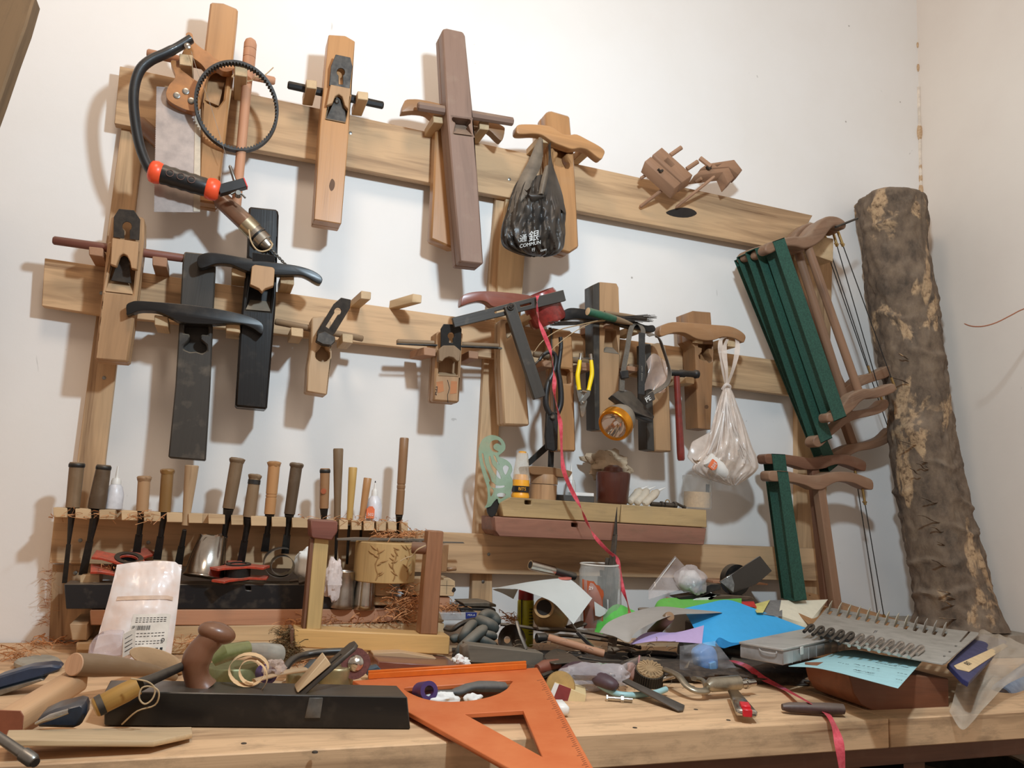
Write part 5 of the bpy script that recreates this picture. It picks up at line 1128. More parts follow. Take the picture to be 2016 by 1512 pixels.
cutter('red winged cutter head lying flat on the black beam beside the silver funnel', 468, 1129, 60, .11, .9, (.06, -.03))
one('offcut', 'pale little block between the leftmost chisel and the red cutter', 'offcut', MB().slab([(158, 1133), (196, 1131), (196, 1148), (157, 1148)], .09, .05), PEG, .0008)
t = Thing('metal_funnel', 'battered silver tapering can with curled rim standing on the black beam', 'can')
a = P(402, 1136, .105); b = P(420, 1057, .092); k = mpp(a)
def wob(m, c, amp, f=9, seed=0):
    m.v = [tuple(Vector(v_) + noise.noise_vector(Vector(v_) * 40 + Vector((seed, 0, 0))) * amp) for v_ in m.v]; return m
t.part('wall', wob(MB().lathe(a, b, [(0, 42 * k), (.03, 41 * k), (.06, 38 * k), (.5, 33 * k), (.97, 27 * k), (1, 28 * k), (.97, 25.5 * k), (.05, 36 * k)], 48, False), 0, .0018), SILV, 0, 50)
t.part('curled_rim', MB().ribbon(sm([P(395, 1063, .115), P(404, 1055, .118), P(420, 1057, .122), P(434, 1052, .118), P(436, 1058, .112), P(424, 1061, .11)], 4, False), (.001, 0, .004)), SILV, 0, 60); t.done()
t = Thing('rolled_sheet', 'loosely rolled dull tin sheet lying open end forward on the black beam', 'metal sheet')
c = P(552, 1110, .115); k = mpp(c); pth = []
for i in range(46):
    a_ = 1.2 + i * .235; r = (37 - 20 * (i / 45) ** .8) * k; pth.append(c + Vector((math.cos(a_) * r + (i / 45) * 5 * k, 0, math.sin(a_) * r * .85 - (i / 45) * 8 * k)))
t.part('sheet', MB().ribbon([q + Vector((0, .02, 0)) for q in pth], (.0, .04, 0), .0007), GALV, 0, 60); t.done()
for i, (x, y, tx, ty, r0, r1, lb) in enumerate(((672, 1196, 674, 1124, 24, 17.5, 'shorter dull silver beaker behind the frame post'), (716, 1199, 716, 1115, 22.5, 17.5, 'taller shiny silver beaker narrowing to its rim'))):
    t = Thing('metal_beaker', lb, 'beaker', 'silver beakers on the reddish board'); a = P(x, y, .112); b = P(tx, ty, .112); b.x, b.y = a.x + (tx - x) * .0009, a.y; k = mpp(a)
    t.part('wall', MB().lathe(a, b, [(0, r0 * k * .96), (.02, r0 * k), (.12, r0 * k * .99), (.5, (r0 + r1) / 2 * k * 1.03), (.97, r1 * k), (.985, r1 * 1.04 * k), (1, r1 * k), (.97, r1 * k * .93), (.1, r0 * k * .9)], 44), SILV if i else plain('dull_silver', (186, 178, 168), .35, 1, .2, .2, 40), 0, 60); t.done()
one('paper_tissue', 'crumpled white tissue behind the left frame post', 'tissue', crumple(P(600, 1112, .09), .018, .028, .014, 7, 16, .35), PAPER, 0, 50)
one('paper_tissue', 'crumpled pinkish tissue draped against the dull silver beaker', 'tissue', crumple(P(656, 1142, .125), .017, .036, .012, 12, 16, .4), plain('pinkish_tissue', (232, 216, 208), .8), 0, 15)
one('steel_offcuts', 'small bolts and a steel tube lying on the end of the black beam', 'bolts', MB().lathe(P(570, 1144, .11), P(600, 1141, .11), [(0, .003), (.6, .003), (.6, .0045), (1, .0045)], 8).lathe(P(588, 1147, .113), P(602, 1143, .113), [(0, .0045), (1, .0045)], 8), STEEL)
# carved brush pot and blocks
t = Thing('brush_pot', 'carved pale boxwood cylinder with chiselled bamboo relief', 'brush pot')
a = P(755, 1143, .10); b = P(755, 1066, .10); b.x, b.y = a.x, a.y; k = mpp(a); BOX = wood('boxwood', (206, 168, 112), (180, 140, 88), .55, .3, .1); R = 60 * k
t.part('cylinder', MB().lathe(a, b, [(0, R * .97), (.02, R), (.98, R), (1, R * .97)], 56), BOX, 0, 40, grain=(0, 0, 1))
random.seed(17); m = MB(); hh = (b - a).z
def on(u, z, dr=0.0): an = -math.pi / 2 + u; return Vector((a.x + math.cos(an) * (R + dr), a.y + math.sin(an) * (R + dr), a.z + hh * z))
for cx_ in (-.45, .1, .62):
    q = [on(cx_ + .05 * math.sin(i), .08 + i * .08, .0002) for i in range(11)]; m.tube(q, [.0009, .0014] * 5 + [.0009], 6)
    for j in range(9):
        z0 = random.uniform(.15, .85); u0 = cx_ + random.uniform(-.15, .15); du, dz = random.uniform(.12, .26) * random.choice((-1, 1)), random.uniform(.05, .16)
        m.tube([on(u0 + du * f_, z0 + dz * f_, .0003) for f_ in (0, .3, .6, 1)], [.0003, .0016, .0016, .0002], 6)
t.part('carved_relief', m, wood('carving', (176, 134, 84), (140, 102, 62), .6, .3), 0, 60, kind='stuff'); t.done()
one('thin_lath', 'thin greyish lath lying across the top of the carved cylinder', 'lath', MB().slab([(664, 1060), (700, 1058), (838, 1061), (836, 1065), (664, 1064)], .125, .115), GREYW, .0005)
one('thin_lath', 'long thin split lath sticking out to the right behind the frame clamp', 'lath', MB().slab([(690, 1062), (912, 1067), (915, 1070), (690, 1066)], .09, .085), GREYW, .0003)
tower('block', 'pale block under the carved cylinder', [(733, 1145), (769, 1145), (769, 1174), (733, 1173)], .11, .05, PEG, 'block')
tower('block', 'second pale block below, partly under shavings', [(733, 1175), (772, 1175), (772, 1192), (735, 1192)], .115, .05, PINE2, 'block')
t = Thing('drilled_block', 'pale block with pencilled cross and drilled hole, right of the carved cylinder', 'block')
t.part('block', MB().slab([(796, 1146), (812, 1140), (885, 1138), (896, 1144), (896, 1160), (893, 1174), (800, 1172)], .10, .05), PEG, .001, grain=(1, 0, 0)); t.part('hole', MB().lathe(P(893, 1161, .1008), P(893, 1161, .099), [(0, .0045), (1, .0045)], 14), DARKIN)  # hole is a dark disc on the face, its inner shade painted
t.part('pencil_line', MB().tube([P(880, 1143, .1005), P(879, 1170, .1005)], .0003, 4).tube([P(866, 1152, .1005), P(894, 1153, .1005)], .0003, 4), INK); t.done()
tower('board', 'brown board end under the drilled block', [(800, 1175), (886, 1175), (886, 1200), (800, 1200)], .095, .05, REDPL)
tower('board', 'short pale board under the right post of the frame clamp', [(800, 1204), (874, 1204), (874, 1225), (800, 1225)], .11, .05, PINE2)
one('shavings_nest', 'tangled nest of orange-brown wood shavings between the frame posts', 'shavings', curls([(762, 828, 1158, 1215, .10, .16), (770, 830, 1180, 1222, .1, .16), (600, 830, 1218, 1232, .10, .13), (560, 620, 1225, 1236, .10, .13), (740, 830, 1052, 1060, .1, .12), (866, 905, 1196, 1206, .08, .12)], 900, 4), SHAV, 0, 0, kind='stuff')
one('loose_shavings', 'curls of shaving scattered on the back of the bench at the left', 'shavings', curls([(10, 60, 1280, 1300, .14, .2), (60, 130, 1262, 1270, .02, .06), (210, 290, 1118, 1126, .1, .1), (340, 420, 1258, 1276, .12, .14), (100, 330, 1010, 1022, .1, .11), (600, 800, 1020, 1030, .1, .11), (1003, 1022, 1215, 1228, .1, .12), (540, 600, 1300, 1320, .2, .24)], 420, 9), SHAV, 0, 0, kind='stuff')
one('cobweb_dust', 'brown shavings caught in a cobweb on the wall at the left end of the rack', 'cobweb', curls([(96, 112, 1120, 1190, .004, .012), (88, 100, 1180, 1235, .002, .01)], 110, 2, (.01, .025), .0006), SHAV, 0, 0, kind='stuff')
# ---------------------------------------------------------------- frame clamp
t = Thing('frame_clamp', 'upright wooden frame of three bars with a dark block head, standing before the stack', 'frame'); s = .235
MAP = wood('maple_bar', (222, 176, 112), (196, 146, 84), .45, .5, .15, 1, 0, .15)
t.part('base_bar', MB().slab([(580, 1238), (886, 1252), (885, 1290), (579, 1275)], s, s - .045), MAP, .002, grain=(1, 0, 0))
t.part('end_cap', MB().prism([P(579, 1238, s), P(578, 1275, s), P(578, 1275, s) + Vector((0, .045, 0)), P(579, 1238, s) + Vector((0, .045, 0))], (-.006, 0, 0)), WAL, .001)
t.part('post', MB().slab([(619, 1058), (648, 1058), (632, 1240), (602, 1240)], s - .006, s - .034), wood('pale_post', (206, 174, 118), (176, 138, 86), .45, .4, .1), .0015)
t.part('post_strip', MB().slab([(612, 1060), (618.5, 1060), (601.5, 1240), (595, 1240)], s - .006, s - .034), WAL, .001)
t.part('head_block', MB().slab([(612, 1023), (665, 1026), (665, 1046), (654, 1064), (616, 1060), (612, 1056)], s + .004, s - .05), ROSE, .002, grain=(1, 0, 0))
t.part('post', MB().slab([(844, 1044), (874, 1046), (862, 1250), (826, 1249)], s - .006, s - .036), wood('striped_wood', (156, 108, 76), (98, 60, 42), .4, 1.4, .1, 1, 0, .3), .002)
t.part('peg_bar', MB().lathe(P(811, 1078, s - .03), P(843, 1080, s - .02), [(0, .0095), (.05, .0105), (1, .0105)], 20), WAL)
t.part('string', MB().tube(sm([P(838, 1074, s), P(822, 1082, s), P(812, 1094, s - .01), P(800, 1098, s - .012), P(788, 1105, s - .014)], 4, False), .0012, 6), CORD, 0); t.done()
one('offcut', 'brown block with a short dowel stub behind the right frame post', 'offcut', MB().slab([(872, 1072), (884, 1072), (880, 1126), (868, 1126)], .12, .07).lathe(P(880, 1121, .1), P(898, 1119, .1), [(0, .0045), (1, .0045)], 12), HORN, .001)
# ---------------------------------------------------------------- left foreground
t = Thing('foil_pouch', 'standing white pouch with worn printed label and barcode', 'pouch'); s = .20
def pz(u, v):
    xl, xr = 230 - 50 * v ** 1.1, 358 - 16 * v - 6 * v * v; yt = 1112 - 8 * math.sin(u * 2.6) + (4 if u > .9 else 0); yb = 1296 + 6 * math.sin(math.pi * u)
    x = xl + (xr - xl) * u; y = yt + (yb - yt) * v; bul = .020 * math.sin(math.pi * u) ** .7 * min(1, v * 2.2)
    cr = .0035 * noise.noise(Vector((u * 5, v * 7, 1.3))) + .0012 * noise.noise(Vector((u * 18, v * 24, 3)))
    return x, y, s + .045 * v + bul + cr
PCH = plain('pouch_white', (236, 226, 220), .38, 0, .08, 0, 26, c2=(232, 206, 190), coat=.2)
t.part('front', MB().grid(lambda u, v: P(*pz(u, v)), 30, 40), PCH, 0, 60)
t.part('back', MB().grid(lambda u, v: (lambda q: P(q[0], q[1], s + .045 * v - .5 * (q[2] - s - .045 * v) - .001))(pz(u, v)), 20, 20), PCH, 0, 60)
def pd(u, v, e=.0006): q = pz(u, v); return P(q[0], q[1], q[2] + e)
def decal(u0, u1, v0, v1, e=.0006, n=6): return MB().grid(lambda a_, b_: pd(u0 + (u1 - u0) * a_, v0 + (v1 - v0) * b_, e), n, n)
t.part('zip_strip', decal(.12, .92, .345, .385, .0014, 10), plain('zip_tan', (222, 190, 164), .5), 0, 60)
t.part('label', decal(.40, .92, .53, .93, .0007, 10), plain('label_cream', (230, 220, 206), .7, 0, .06), 0, 60)
m = MB(); random.seed(6)
for i in range(20): m.add(decal(.42 + i * .0125, .42 + i * .0125 + random.choice((.004, .007)), .645, .69, .0012, 1).v, [(0, 1, 3, 2)])
for v_ in (.565, .585, .605, .72, .75, .80, .825): 
    for j in range(9): 
        u0 = .45 + j * .048; mm = decal(u0, u0 + .034, v_, v_ + .006, .0012, 1); m.add(mm.v, [(0, 1, 3, 2)])
for u0 in (.50, .72, .78, .84): mm = decal(u0, u0 + .035, .875, .915, .0012, 1); m.add(mm.v, [(0, 1, 3, 2)])
t.part('print', m, INK, 0, 0)
t.part('print_ring', MB().tube([pd(.86 + .022 * math.cos(i * .52), .80 + .018 * math.sin(i * .52), .001) for i in range(13)], .0005, 4), INK, 0); t.done()
t = Thing('clear_case', 'small clear plastic case with rounded back leaning at the foot of the white pouch', 'case'); s = .30
o1 = [(241, 1247), (240, 1292), (175, 1298), (173, 1286), (176, 1270), (184, 1258), (196, 1250), (214, 1246)]
t.part('shell', MB().slab(o1, s, s - .03), clear('case_clear', (214, 200, 204), .35, .08), .002)
t.part('side_label', MB().prism([P(243, 1248, s), P(266, 1236, s - .03), P(265, 1283, s - .03), P(241, 1294, s)], (.0006, 0, 0)), plain('label_cream', (230, 220, 206), .7), 0)
m = MB()
for k_ in (.25, .45, .62, .8):
    a, b = P(243 + .0, 1248 + 46 * k_, s + .001), P(263, 1238 + 46 * k_ - 2, s - .026); m.tube([a.lerp(b, .15), a.lerp(b, .85)], .0005, 4)
t.part('print', m, INK, 0); t.done()
def obj_rod(name, label, cat, pts, radii, mat, n=16, flat=None, extra=None, group=None, gm=None):
    t = Thing(name, label, cat, group); p = [Vector(q) for q in pts]; t.part('body', MB().tube(p, radii, n, flat=flat), mat, 0, 35); 
    if extra: extra(t, p)
    return t.done()
# big round handle with sawn end
t = Thing('round_log', 'thick brown round log tapering to the right, with sawn pale end, in the left corner', 'log')
a, b, c, e = P(146, 1308, .47), P(230, 1312, .41), P(300, 1320, .36), P(345, 1334, .33); k = mpp(a)
t.part('shaft', MB().tube([a, a.lerp(b, .5), b, c, e], [22 * k, 22.5 * k, 20 * k, 13 * k, 8 * k], 28), wood('bark_brown', (142, 112, 82), (96, 74, 52), .55, .7, .2), 0, 50)
d = (a - b).normalized(); t.part('end_face', MB().lathe(a + d * .0012, a, [(0, 20.5 * k), (1, 21.8 * k)], 28), wood('end_grain', (216, 170, 132), (186, 138, 100), .7, .3)); t.done()
t = Thing('mallet_head', 'pale mallet with blunt reddish end at the lower left corner', 'mallet')
a, b = P(18, 1421, .585), P(150, 1338, .44); k = mpp(a); d = (b - a).normalized(); u = Vector((0, 0, 1)); v = d.cross(u).normalized(); u = v.cross(d)
oc = [(-27, -16), (-20, -24), (20, -24), (27, -16), (27, 12), (20, 22), (-20, 22), (-27, 12)]
t.part('block', MB().loft([a + v * x * k + u * y * k for x, y in oc], [b + v * x * k + u * y * k for x, y in oc]), wood('pale_beech', (212, 166, 122), (180, 132, 92), .5, .4, .15), .002, grain=d)
t.part('end_face', MB().loft([a - d * .001 + v * x * k * .97 + u * y * k * .97 for x, y in oc], [a + v * x * k + u * y * k for x, y in oc]), plain('red_brown_end', (150, 88, 62), .6), 0); t.done()
t = Thing('chisel', 'yellow-handled chisel with iron hoop lying on the bench, pointing to the upper right', 'chisel')
a, b, c = P(186, 1394, .615), P(272, 1350, .605), P(372, 1306, .52); k = mpp(a)
t.part('handle', MB().lathe(a, b, [(0, 17 * k), (.03, 19 * k), (.7, 20 * k), (1, 18 * k)], 24), wood('golden_handle', (178, 134, 68), (138, 96, 46), .5, .5), 0, 40)
t.part('end_face', MB().lathe(a + (a - b).normalized() * .001, a, [(0, 14 * k), (1, 15.5 * k)], 24), PEG); t.part('hoop', MB().lathe(a.lerp(b, .06), a.lerp(b, .2), [(0, 20 * k), (1, 20.5 * k)], 24), IRON)
t.part('socket', MB().tube([b, b.lerp(c, .3), c], [14 * k, 11 * k, 9 * k], 14), IRON)
t.part('cord', MB().tube(sm([P(258, 1336, .63), P(290, 1342, .635), P(305, 1356, .635), P(300, 1376, .635), P(285, 1386, .635), P(274, 1374, .635), P(280, 1354, .635), P(300, 1352, .635), P(313, 1364, .635), P(305, 1388, .63), P(270, 1400, .625), P(240, 1426, .61)], 4, False), .0009, 6), CORD, 0); t.done()
t = Thing('pocket_knife', 'dark blue folding knife handle at the left edge', 'knife')
t.part('handle', MB().slab([(-30, 1345), (0, 1331), (60, 1313), (100, 1309), (120, 1312), (118, 1320), (80, 1334), (-30, 1365)], .38, .35), plain('navy_plastic', (40, 58, 84), .35, 0, .2, .1), .004); t.part('liner', MB().slab([(-30, 1366), (80, 1336), (88, 1339), (-30, 1380)], .385, .35), GALV, .001); t.done()
one('whetstone', 'pale grey oval stone lying on the bench at the left', 'stone', MB().prism([T(x, y, .012) for x, y in sm2([(28, 1299), (50, 1292), (90, 1288), (118, 1294), (120, 1306), (80, 1314), (48, 1308)])], (0, 0, -.011)), plain('grey_stone', (170, 162, 146), .8, 0, .15, .1, 40), .003)
t = Thing('block_plane', 'small dark blue metal block plane with chrome lever, left of the long black plane', 'plane')
t.part('body', MB().slab([(70, 1432), (75, 1412), (110, 1396), (160, 1384), (168, 1392), (166, 1420), (150, 1434)], .60, .56), plain('navy_enamel', (44, 56, 72), .35, .3, .2, .2), .004); t.part('lever', MB().tube([P(72, 1424, .615), P(100, 1412, .62), P(136, 1400, .62)], [.0035, .007, .006], 10, flat=.5), SILV); t.done()
one('thin_board', 'thin pale pine board lying along the front left of the bench', 'board', MB().loft([P(16, 1437, .62), P(378, 1431, .60), P(379, 1443, .625), P(303, 1459, .66), P(10, 1457, .665)], [q + Vector((0, 0, -.006)) for q in (P(16, 1437, .62), P(378, 1431, .60), P(379, 1443, .625), P(303, 1459, .66), P(10, 1457, .665))]), PINE2, .0008, grain=(1, 0, 0))
t = Thing('steel_rod', 'small steel rod tool sticking out at the bottom left corner', 'tool'); t.part('rod', MB().lathe(P(-10, 1446, .69), P(68, 1500, .72), [(0, .0045), (.7, .005), (.72, .0065), (.95, .0065), (1, .005)], 14), GALV); t.part('tip', MB().lathe(P(60, 1494, .716), P(70, 1502, .722), [(0, .0045), (1, .0045)], 12), STEEL); t.done()
one('cut_branch', 'short branch with oval slanting pale cut face, below the white pouch', 'branch', MB().loft(*(lambda f: (f, [q + Vector((.01, .05, -.02)) for q in f]))([P(304 + 52 * math.cos(i * .314) + 2, 1296 + 20 * math.sin(i * .314) + 12 * math.cos(i * .314), .335 - .02 * math.cos(i * .314)) for i in range(20)])), PALE, .001)
# the long black plane
t = Thing('hand_plane', 'long black ebony plane lying on the bench with brown hooked handle', 'plane'); s = .59
def sx(x): return .548 + (x - 215) / 593 * .066
bp = [P(x, y, sx(x)) for x, y in ((205, 1362), (340, 1363), (802, 1372), (808, 1436), (340, 1430), (205, 1428))]
t.part('body', MB().prism(bp, (0, .06, 0)), EBON, .0012, grain=(1, 0, 0))
zt_ = P(540, 1368, sx(540)).z
t.part('throat', MB().box((P(520, 1368, sx(520)).x, -sx(540) + .014, zt_ - .001), (.036, 0, 0), (0, .030, 0), (0, 0, .0013)), DARKIN)  # throat is a thin dark slab; the hollow's shade is in its colour
a, b = P(586, 1361, .568), P(692, 1270, .56); d = (b - a).normalized(); sd = Vector((0, 1, 0)); nn = d.cross(sd).normalized()
t.part('plane_iron', MB().plate([a - sd * .017, a + sd * .017, b + sd * .017, b + sd * .008 + d * .006, b - sd * .008 + d * .006, b - sd * .017], [[a.lerp(b, .3) - sd * .004, a.lerp(b, .8) - sd * .004, a.lerp(b, .8) + sd * .004, a.lerp(b, .3) + sd * .004]], nn * -.005), STEEL, .0006)
t.part('wedge', MB().loft([a - sd * .016 + nn * .002, a + sd * .016 + nn * .002, a + sd * .016 + nn * .005, a - sd * .016 + nn * .005], [a.lerp(b, .6) - sd * .016 + nn * .002, a.lerp(b, .6) + sd * .016 + nn * .002, a.lerp(b, .6) + sd * .016 + nn * .014, a.lerp(b, .6) - sd * .016 + nn * .014]), PEG, .0008)
t.part('side_plug', MB().prism([P(x, y, sx(x) + .0016) for x, y in [(609, 1374), (636, 1374), (631, 1414), (600, 1414)]], (0, .003, 0)), plain('horn_plug', (92, 88, 82), .45, 0, .3), .0005)
s = .56
hp = sm([P(397, 1356, s - .03), P(388, 1335, s - .03), P(385, 1308, s - .03), P(394, 1284, s - .03), P(408, 1266, s - .03), P(424, 1250, s - .03)], 4, False)
t.part('tote_handle', MB().tube(hp, [27 * .0006 * 1.0 * q for q in (1.15, 1.1, 1.0, .95, .92, .92, .95, 1, 1.03, 1.06, 1.08, 1.06, 1.03, 1.0, .96, .94, .94, .94, .92, .9, .8)][:len(hp)], 24).ball(P(427, 1246, s - .03), .0235, 24, 16, (1.0, .75, .55), Matrix.Rotation(.28, 3, 'Y')), wood('tote_brown', (118, 76, 52), (82, 52, 38), .38, .4, .1, 1, 0, .3), 0, 60); t.done()
t = Thing('shaving_ring', 'coiled ring of pale wood shaving resting on the black plane', 'shaving'); c = P(485, 1318, s - .03)
pth = [c + Vector((math.cos(i * .3) * (.027 - .0004 * i) + .0002 * i, math.sin(i * .3) * .014, math.sin(i * .3) * (.018 - .0002 * i) - .0001 * i)) for i in range(38)]
t.part('curl', MB().ribbon(pth, (.002, .010, .002), .0003), plain('fresh_shaving', (222, 184, 138), .6, 0, .1), 0, 60); t.part('tail', MB().ribbon(sm([P(505, 1300, s), P(522, 1316, s + .005), P(526, 1340, s + .005), P(516, 1358, s)], 4, False), (.002, .006, 0), .0003), plain('fresh_shaving', (222, 184, 138), .6), 0, 60); t.done()
# things behind the black plane
for x, y, r, h, lb in ((597, 1345, 34, .018, 'lower brass-coloured jar lid behind the black plane'), (660, 1346, 34, .028, 'taller brass-coloured jar lid right of the plane iron')):
    a = T(x, y + 2, .001); k = mpp(a); one('jar_lid', lb, 'lid', MB().lathe(a, a + Vector((0, 0, h)), [(0, r * k), (.85, r * k), (.95, r * k * .97), (1, r * k * .9)], 40), plain('gold_tin', (170, 154, 112), .35, .7, .12, .25, 60), group='brass-coloured jar lids')
obj_rod('screwdriver', 'green translucent screwdriver handle lying behind the shaving ring', 'screwdriver', [P(418, 1300, .44), P(440, 1286, .44), P(488, 1276, .42)], [.009, .0125, .010], plain('olive_plastic', (122, 124, 74), .25, 0, .15, .1, coat=.4))
one('glass_tube', 'dusty clear glass cone behind the green screwdriver handle', 'glass', MB().lathe(P(488, 1276, .40), P(545, 1290, .36), [(0, .007), (.5, .013), (1, .016)], 24), clear('dusty_glass', (176, 172, 160), .6, .2))
one('coir_brush', 'tuft of brown coir brush at the left end of the frame base', 'brush', (lambda m: m)(curls([(545, 582, 1240, 1300, .2, .24), (552, 590, 1262, 1306, .2, .25)], 700, 31, (.006, .018), .0009)), plain('coir', (112, 90, 56), .9, 0, .3), 0, 0, kind='stuff')
one('tin_can', 'olive tin with paper band behind the shaving ring', 'tin', MB().lathe(T(455, 1345, .002), T(455, 1345, .002) + Vector((0, 0, .026)), [(0, .036), (.9, .036), (1, .034)], 40), plain('olive_tin', (134, 136, 92), .4, .4, .15, .1))
one('purple_tape', 'roll of purple tape peeping out behind the shaving ring', 'tape', MB().lathe(P(530, 1330, .42), P(518, 1324, .40), [(0, .008), (0, .012), (1, .012), (1, .008), (0, .008)], 28, False), plain('purple', (72, 50, 104), .4))
one('plastic_scrap', 'clump of creased clear film beside the purple tape', 'film', crumple(P(541, 1315, .42), .014, .011, .01, 5, 14, .6), clear('film_dusty', (205, 180, 165), .55, .2), 0, 20)
one('brown_strap', 'pale brown wooden spoon-like strip lying behind the black plane', 'strip', MB().tube(sm([P(500, 1340, .44), P(560, 1324, .42), P(600, 1318, .4)], 4, False), [.006] * 4 + [.008] * 5, 12, flat=.4), PALE)
one('dark_hose', 'black curved cable loop under the frame base', 'cable', MB().tube(sm([P(560, 1318, .35), P(575, 1300, .33), P(600, 1290, .3), (P(640, 1284, .3)), P(690, 1282, .3)], 4, False), .006, 10), BLACKP)
one('putty_knife', 'dark teal rounded blade behind the plane iron', 'knife', MB().tube([P(600, 1318, .37), P(620, 1306, .36), P(640, 1300, .35)], [.006, .014, .009], 16, flat=.4), plain('teal_grey', (62, 74, 80), .4, 0, .2, .1))
t = Thing('sanding_disc', 'worn red-brown abrasive wheel with domed metal hub, leaning by the orange square', 'disc')
c = P(701, 1306, .39); ax = Vector((-.35, -.9, .25)).normalized(); random.seed(2); _, u, v = frame(ax); out = [c + (u * math.cos(i * .314) + v * math.sin(i * .314)) * (.020 + .003 * random.random()) for i in range(20)]
t.part('disc', MB().prism(out, ax * .003), plain('abrasive', (112, 66, 60), .9, 0, .2, 0, 300), 0, 20); t.part('hub', MB().lathe(c + ax * .003, c + ax * .011, [(0, .0125), (.3, .0115), (.6, .007), (1, .002)], 24), SILV); t.done()
one('small_clamp', 'grey-blue plastic clip behind the orange straightedge', 'clip', MB().slab([(722, 1318), (745, 1312), (754, 1322), (735, 1330), (722, 1330)], .36, .34), plain('blue_grey', (72, 88, 98), .5), .001)
one('offcut', 'thin pale wedge lying under the frame base, at the back', 'offcut', MB().slab([(735, 1286), (790, 1284), (860, 1296), (850, 1306), (760, 1300), (735, 1296)], .26, .2), PALE, .001)
tower('dark_tray', 'dark reddish board lying flat under the frame base', [(745, 1302), (905, 1312), (905, 1330), (742, 1326)], .31, .22, RED, 'board')
# orange drafting square
t = Thing('set_square', 'big orange triangular square overhanging the bench edge, with raised fence', 'set square')
A, B, Cc = T(694, 1340, .013), T(1058, 1314, .030), T(1165, 1512, .013); g = onplane(A, B, Cc)
OR = plain('orange_board', (208, 116, 66), .5, 0, .1, .0, 14, c2=(196, 98, 48)); n_ = g.n
outer = [g(694, 1340), g(1058, 1314), g(1075, 1342), g(1200, 1570), g(1108, 1571)]
h1 = [g(*q) for q in sm2([(795, 1356), (815, 1352), (860, 1350), (930, 1345), (1004, 1339), (1004, 1347), (996, 1357), (975, 1368), (940, 1377), (900, 1381), (860, 1380), (825, 1372)])]
h2 = [g(*q) for q in ((914, 1405), (1030, 1398), (1067, 1489))]
t.part('plate', MB().plate(outer, [h1, h2], n_ * -.006), OR, .0008)
f1, f2 = g(725, 1338), g(1037, 1318)
dd = (f2 - f1); nn = n_.cross(dd).normalized(); nn = nn if nn.y > 0 else -nn
t.part('fence', MB().box(f1, dd, nn * .009, n_ * .009), plain('orange_fence', (222, 112, 34), .4, 0, .08), .001)
t.part('fence_lip', MB().box(f1 + n_ * .009 + nn * .002, dd, nn * .004, n_ * .003), plain('orange_fence', (222, 112, 34), .4, 0, .08), .0005)
m = MB()
for i in range(60):
    u_ = i / 60; p = g(1068 + 118 * u_, 1338 + 222 * u_, .0002); q = g(1062 + 118 * u_ - (5 if i % 5 == 0 else 0), 1340 + 222 * u_, .0002); m.tube([p, q], .0002, 4, False)
t.part('graduation', m, INK, 0, 0, kind='stuff'); t.done()
one('paper_tissue', 'small white crumpled tissue behind the orange fence', 'tissue', crumple(P(908, 1304, .40), .013, .010, .009, 21, 14, .6), PAPER, 0, 15)
one('paper_tissue', 'white crumpled tissue inside the curved opening of the orange square', 'tissue', crumple(T(868, 1378, .008), .022, .010, .012, 25, 16, .4), PAPER, 0, 50)
one('paper_tissue', 'small torn tissue at the front of the curved opening', 'tissue', crumple(T(930, 1376, .008), .012, .008, .008, 28, 14, .4), PAPER, 0, 50)
one('purple_tape', 'purple tape roll inside the curved opening of the orange square', 'tape', MB().lathe(T(828, 1362, .014), T(845, 1360, .022), [(0, .007), (0, .013), (1, .013), (1, .007), (0, .007)], 24, False), plain('purple', (72, 50, 104), .4))
one('grey_sandal', 'dark grey rubber tool grip lying under the orange square', 'grip', MB().tube(sm([T(860, 1364, .012), T(900, 1362, .014), T(930, 1352, .018), T(990, 1352, .014)], 4, False), [.006] * 4 + [.010] * 5 + [.013] * 4, 14, flat=.6), plain('grey_rubber', (78, 82, 84), .6, 0, .2, .2))
# ---------------------------------------------------------------- middle of the bench
t = Thing('spray_can', 'yellow-green spray can with red cap standing under the curled white sheet', 'spray can')
a = P(1033, 1272, .125); b = P(1036, 1160, .125); b.y = a.y; k = mpp(a)
t.part('can', MB().lathe(a, b, [(0, 15 * k), (.02, 16.5 * k), (.78, 16.5 * k), (.82, 15 * k)], 32), plain('lime_print', (196, 190, 40), .35, .2, .1, 0, 30, c2=(150, 150, 40))); t.part('cap', MB().lathe(a, b, [(.82, 15.5 * k), (.98, 15 * k), (1, 13 * k)], 28), plain('red_cap_dark', (150, 36, 34), .4))
m = MB()
for i in range(9): z = .22 + i * .055; m.box(a.lerp(b, z) + Vector((.001, -16.7 * k, 0)), (.009, .001, 0), (0, .001, 0), (0, 0, .0014))
t.part('print', m, INK, 0); t.part('print_panel', MB().slab([(1026, 1180), (1029, 1180), (1028, 1230), (1026, 1230)], .125 + 16.8 * k, .125 + 16 * k), plain('dark_olive', (70, 66, 30), .5), 0); t.done()
t = Thing('turned_vase', 'round pale turned wooden vase lying with its open mouth forward', 'vase')
c0, c1 = P(1071, 1196, .215), P(1092, 1218, .13); k = mpp(c0)
t.part('body', MB().lathe(c0, c1, [(.0, 15 * k), (0, 20 * k), (.06, 21 * k), (.12, 17.5 * k), (.2, 22 * k), (.4, 33 * k), (.62, 37 * k), (.85, 33 * k), (1, 20 * k)], 40), wood('vase_wood', (196, 156, 104), (156, 116, 70), .4, .8, .1, 1, 0, .2), 0, 50)
t.part('mouth', MB().lathe(c0 - (c1 - c0) * .003, c0 + (c1 - c0) * .01, [(0, 15.2 * k), (1, 15.2 * k)], 32), DARKIN); t.done()  # mouth is a dark disc, coloured for the shade inside the vase
WSH = plain('white_sheet', (206, 210, 206), .6, 0, .05, 0, 10, bmp=0); GSH = plain('grey_sheet', (178, 172, 164), .6, 0, .08, .0, 12, bmp=0)
